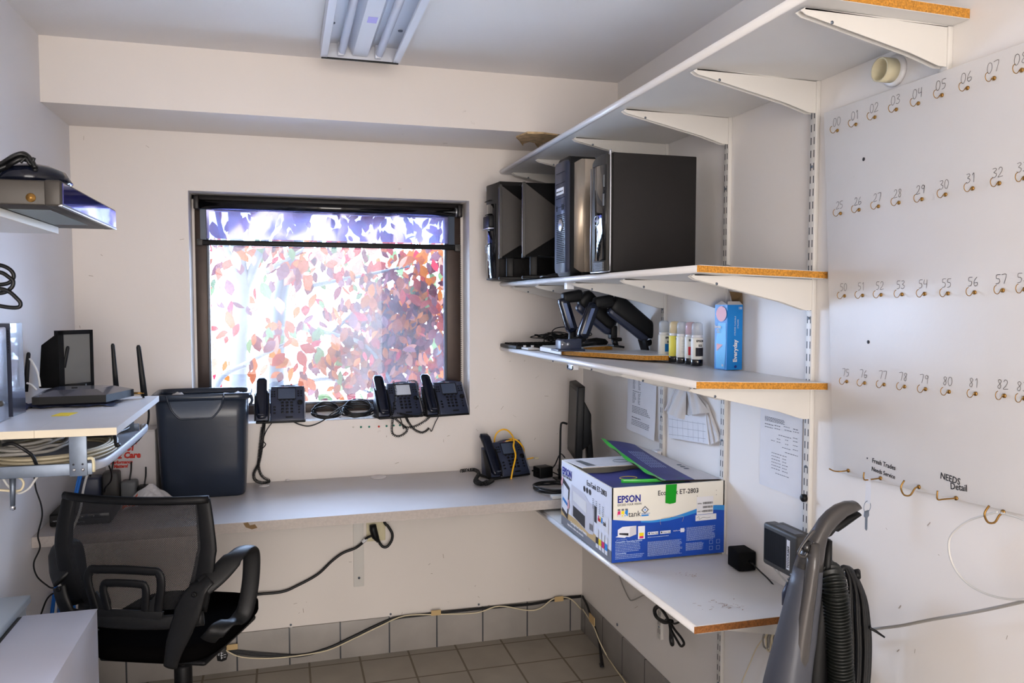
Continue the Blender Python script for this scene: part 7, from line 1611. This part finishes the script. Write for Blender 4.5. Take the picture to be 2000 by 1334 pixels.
# ------------------------------------------------------------------ fluorescent ceiling fixture
ZF = 2.315
fx0, fx1, fy0, fy1 = -1.163, -.899, -1.78, -.555
cf = thing('ceiling_light', 'white open ceiling fixture with two unlit fluorescent tubes', 'ceiling light', ((fx0 + fx1) / 2, (fy0 + fy1) / 2, H))
mb = MB(); mb.box((fx0, fy0, H - .004), (fx1, fy1, H - .0005)); part('back_pan', mb, 'fixture_white', cf, world=True)
for s_, xx in ((1, fx0), (-1, fx1)):
    part('side_rail', MB().prism([(xx, fy0, H - .001), (xx, fy0, ZF), (xx + s_ * .022, fy0, ZF + .001), (xx + s_ * .024, fy0, ZF + .006), (xx + s_ * .006, fy0, ZF + .010), (xx + s_ * .004, fy0, H - .001)], (0, fy1 - fy0, 0)).recalc(), 'fixture_white', cf, world=True)
for yy in (fy0, fy1 - .003):
    part('end_plate', MB().box((fx0, yy, ZF), (fx1, yy + .003, H)), 'fixture_white', cf, world=True)
part('end_gasket', MB().box((fx0 + .003, fy1 - .006, ZF - .003), (fx1 - .003, fy1 + .001, ZF + .002)), 'black', cf, world=True)
xc = (fx0 + fx1) / 2
part('ballast_cover', MB().prism([(xc - .045, fy0 + .02, H - .002), (xc - .026, fy0 + .02, ZF + .012), (xc + .022, fy0 + .02, ZF + .012), (xc + .042, fy0 + .02, H - .002)], (0, fy1 - fy0 - .028, 0)).recalc(), 'fixture_white', cf, world=True)
for xx in (xc - .062, xc + .062):
    part('fluorescent_tube', MB().cyl((xx, fy0 + .02, ZF + .022), (xx, fy1 - .012, ZF + .022), .0128, seg=20), 'tube_white', cf, world=True)
    part('lamp_holder', MB().box((xx - .014, fy1 - .026, ZF + .006), (xx + .006, fy1 - .010, H - .003), bev=.002), 'fixture_white', cf, world=True)
    part('tube_cap', MB().cyl((xx, fy1 - .012, ZF + .022), (xx, fy1 - .0055, ZF + .022), .011, seg=14), 'steel', cf, world=True)
for (u, v) in ((650, 44), (782, 60)):
    p = at(u, v, 'z', H - .004); part('screw', MB().lathe([(.008, 0), (.007, -.003), (0, -.004)], (p.x, p.y, H - .004), seg=14), 'steel', cf, world=True)
part('rating_label', MB().box((xc - .012, -.95, ZF + .0112), (xc + .016, -.90, ZF + .012)), 'label_violet', cf, world=True)

# scuffs on the walls: surface wear
def wear(wall, n, region, plane, off, seed, m='scuff'):
    R = random.Random(seed); mb = MB(); i = 'xyz'.index(plane)
    for _ in range(n):
        u = R.uniform(region[0], region[2]); v = R.uniform(region[1], region[3]); ln = R.uniform(1, 9); a = R.uniform(0, 6.28)
        P = [at(u + ln * t_ * math.cos(a), v + ln * t_ * math.sin(a), plane, off) for t_ in (0, .5, 1)]
        nn = [0, 0, 0]; nn[i] = 1; ribbon(mb, P, R.uniform(.0008, .0024), nn)
    part('scuff_marks', mb, m, wall, world=True)
wback = [x for x in C.objects if x.name == 'wall_back'][0]; wright = [x for x in C.objects if x.name == 'wall_right'][0]
wear(wback, 12, (930, 700, 1090, 870), 'y', -.0006, 1); wear(wback, 18, (480, 1080, 1100, 1210), 'y', -.0006, 2); wear(wback, 6, (150, 260, 360, 700), 'y', -.0006, 3); wear(wback, 4, (560, 850, 900, 925), 'y', -.0006, 5)
wear(wright, 8, (1650, 1000, 1990, 1300), 'x', -.0006, 4); wear(wright, 8, (1150, 1120, 1500, 1200), 'x', -.0006, 6)
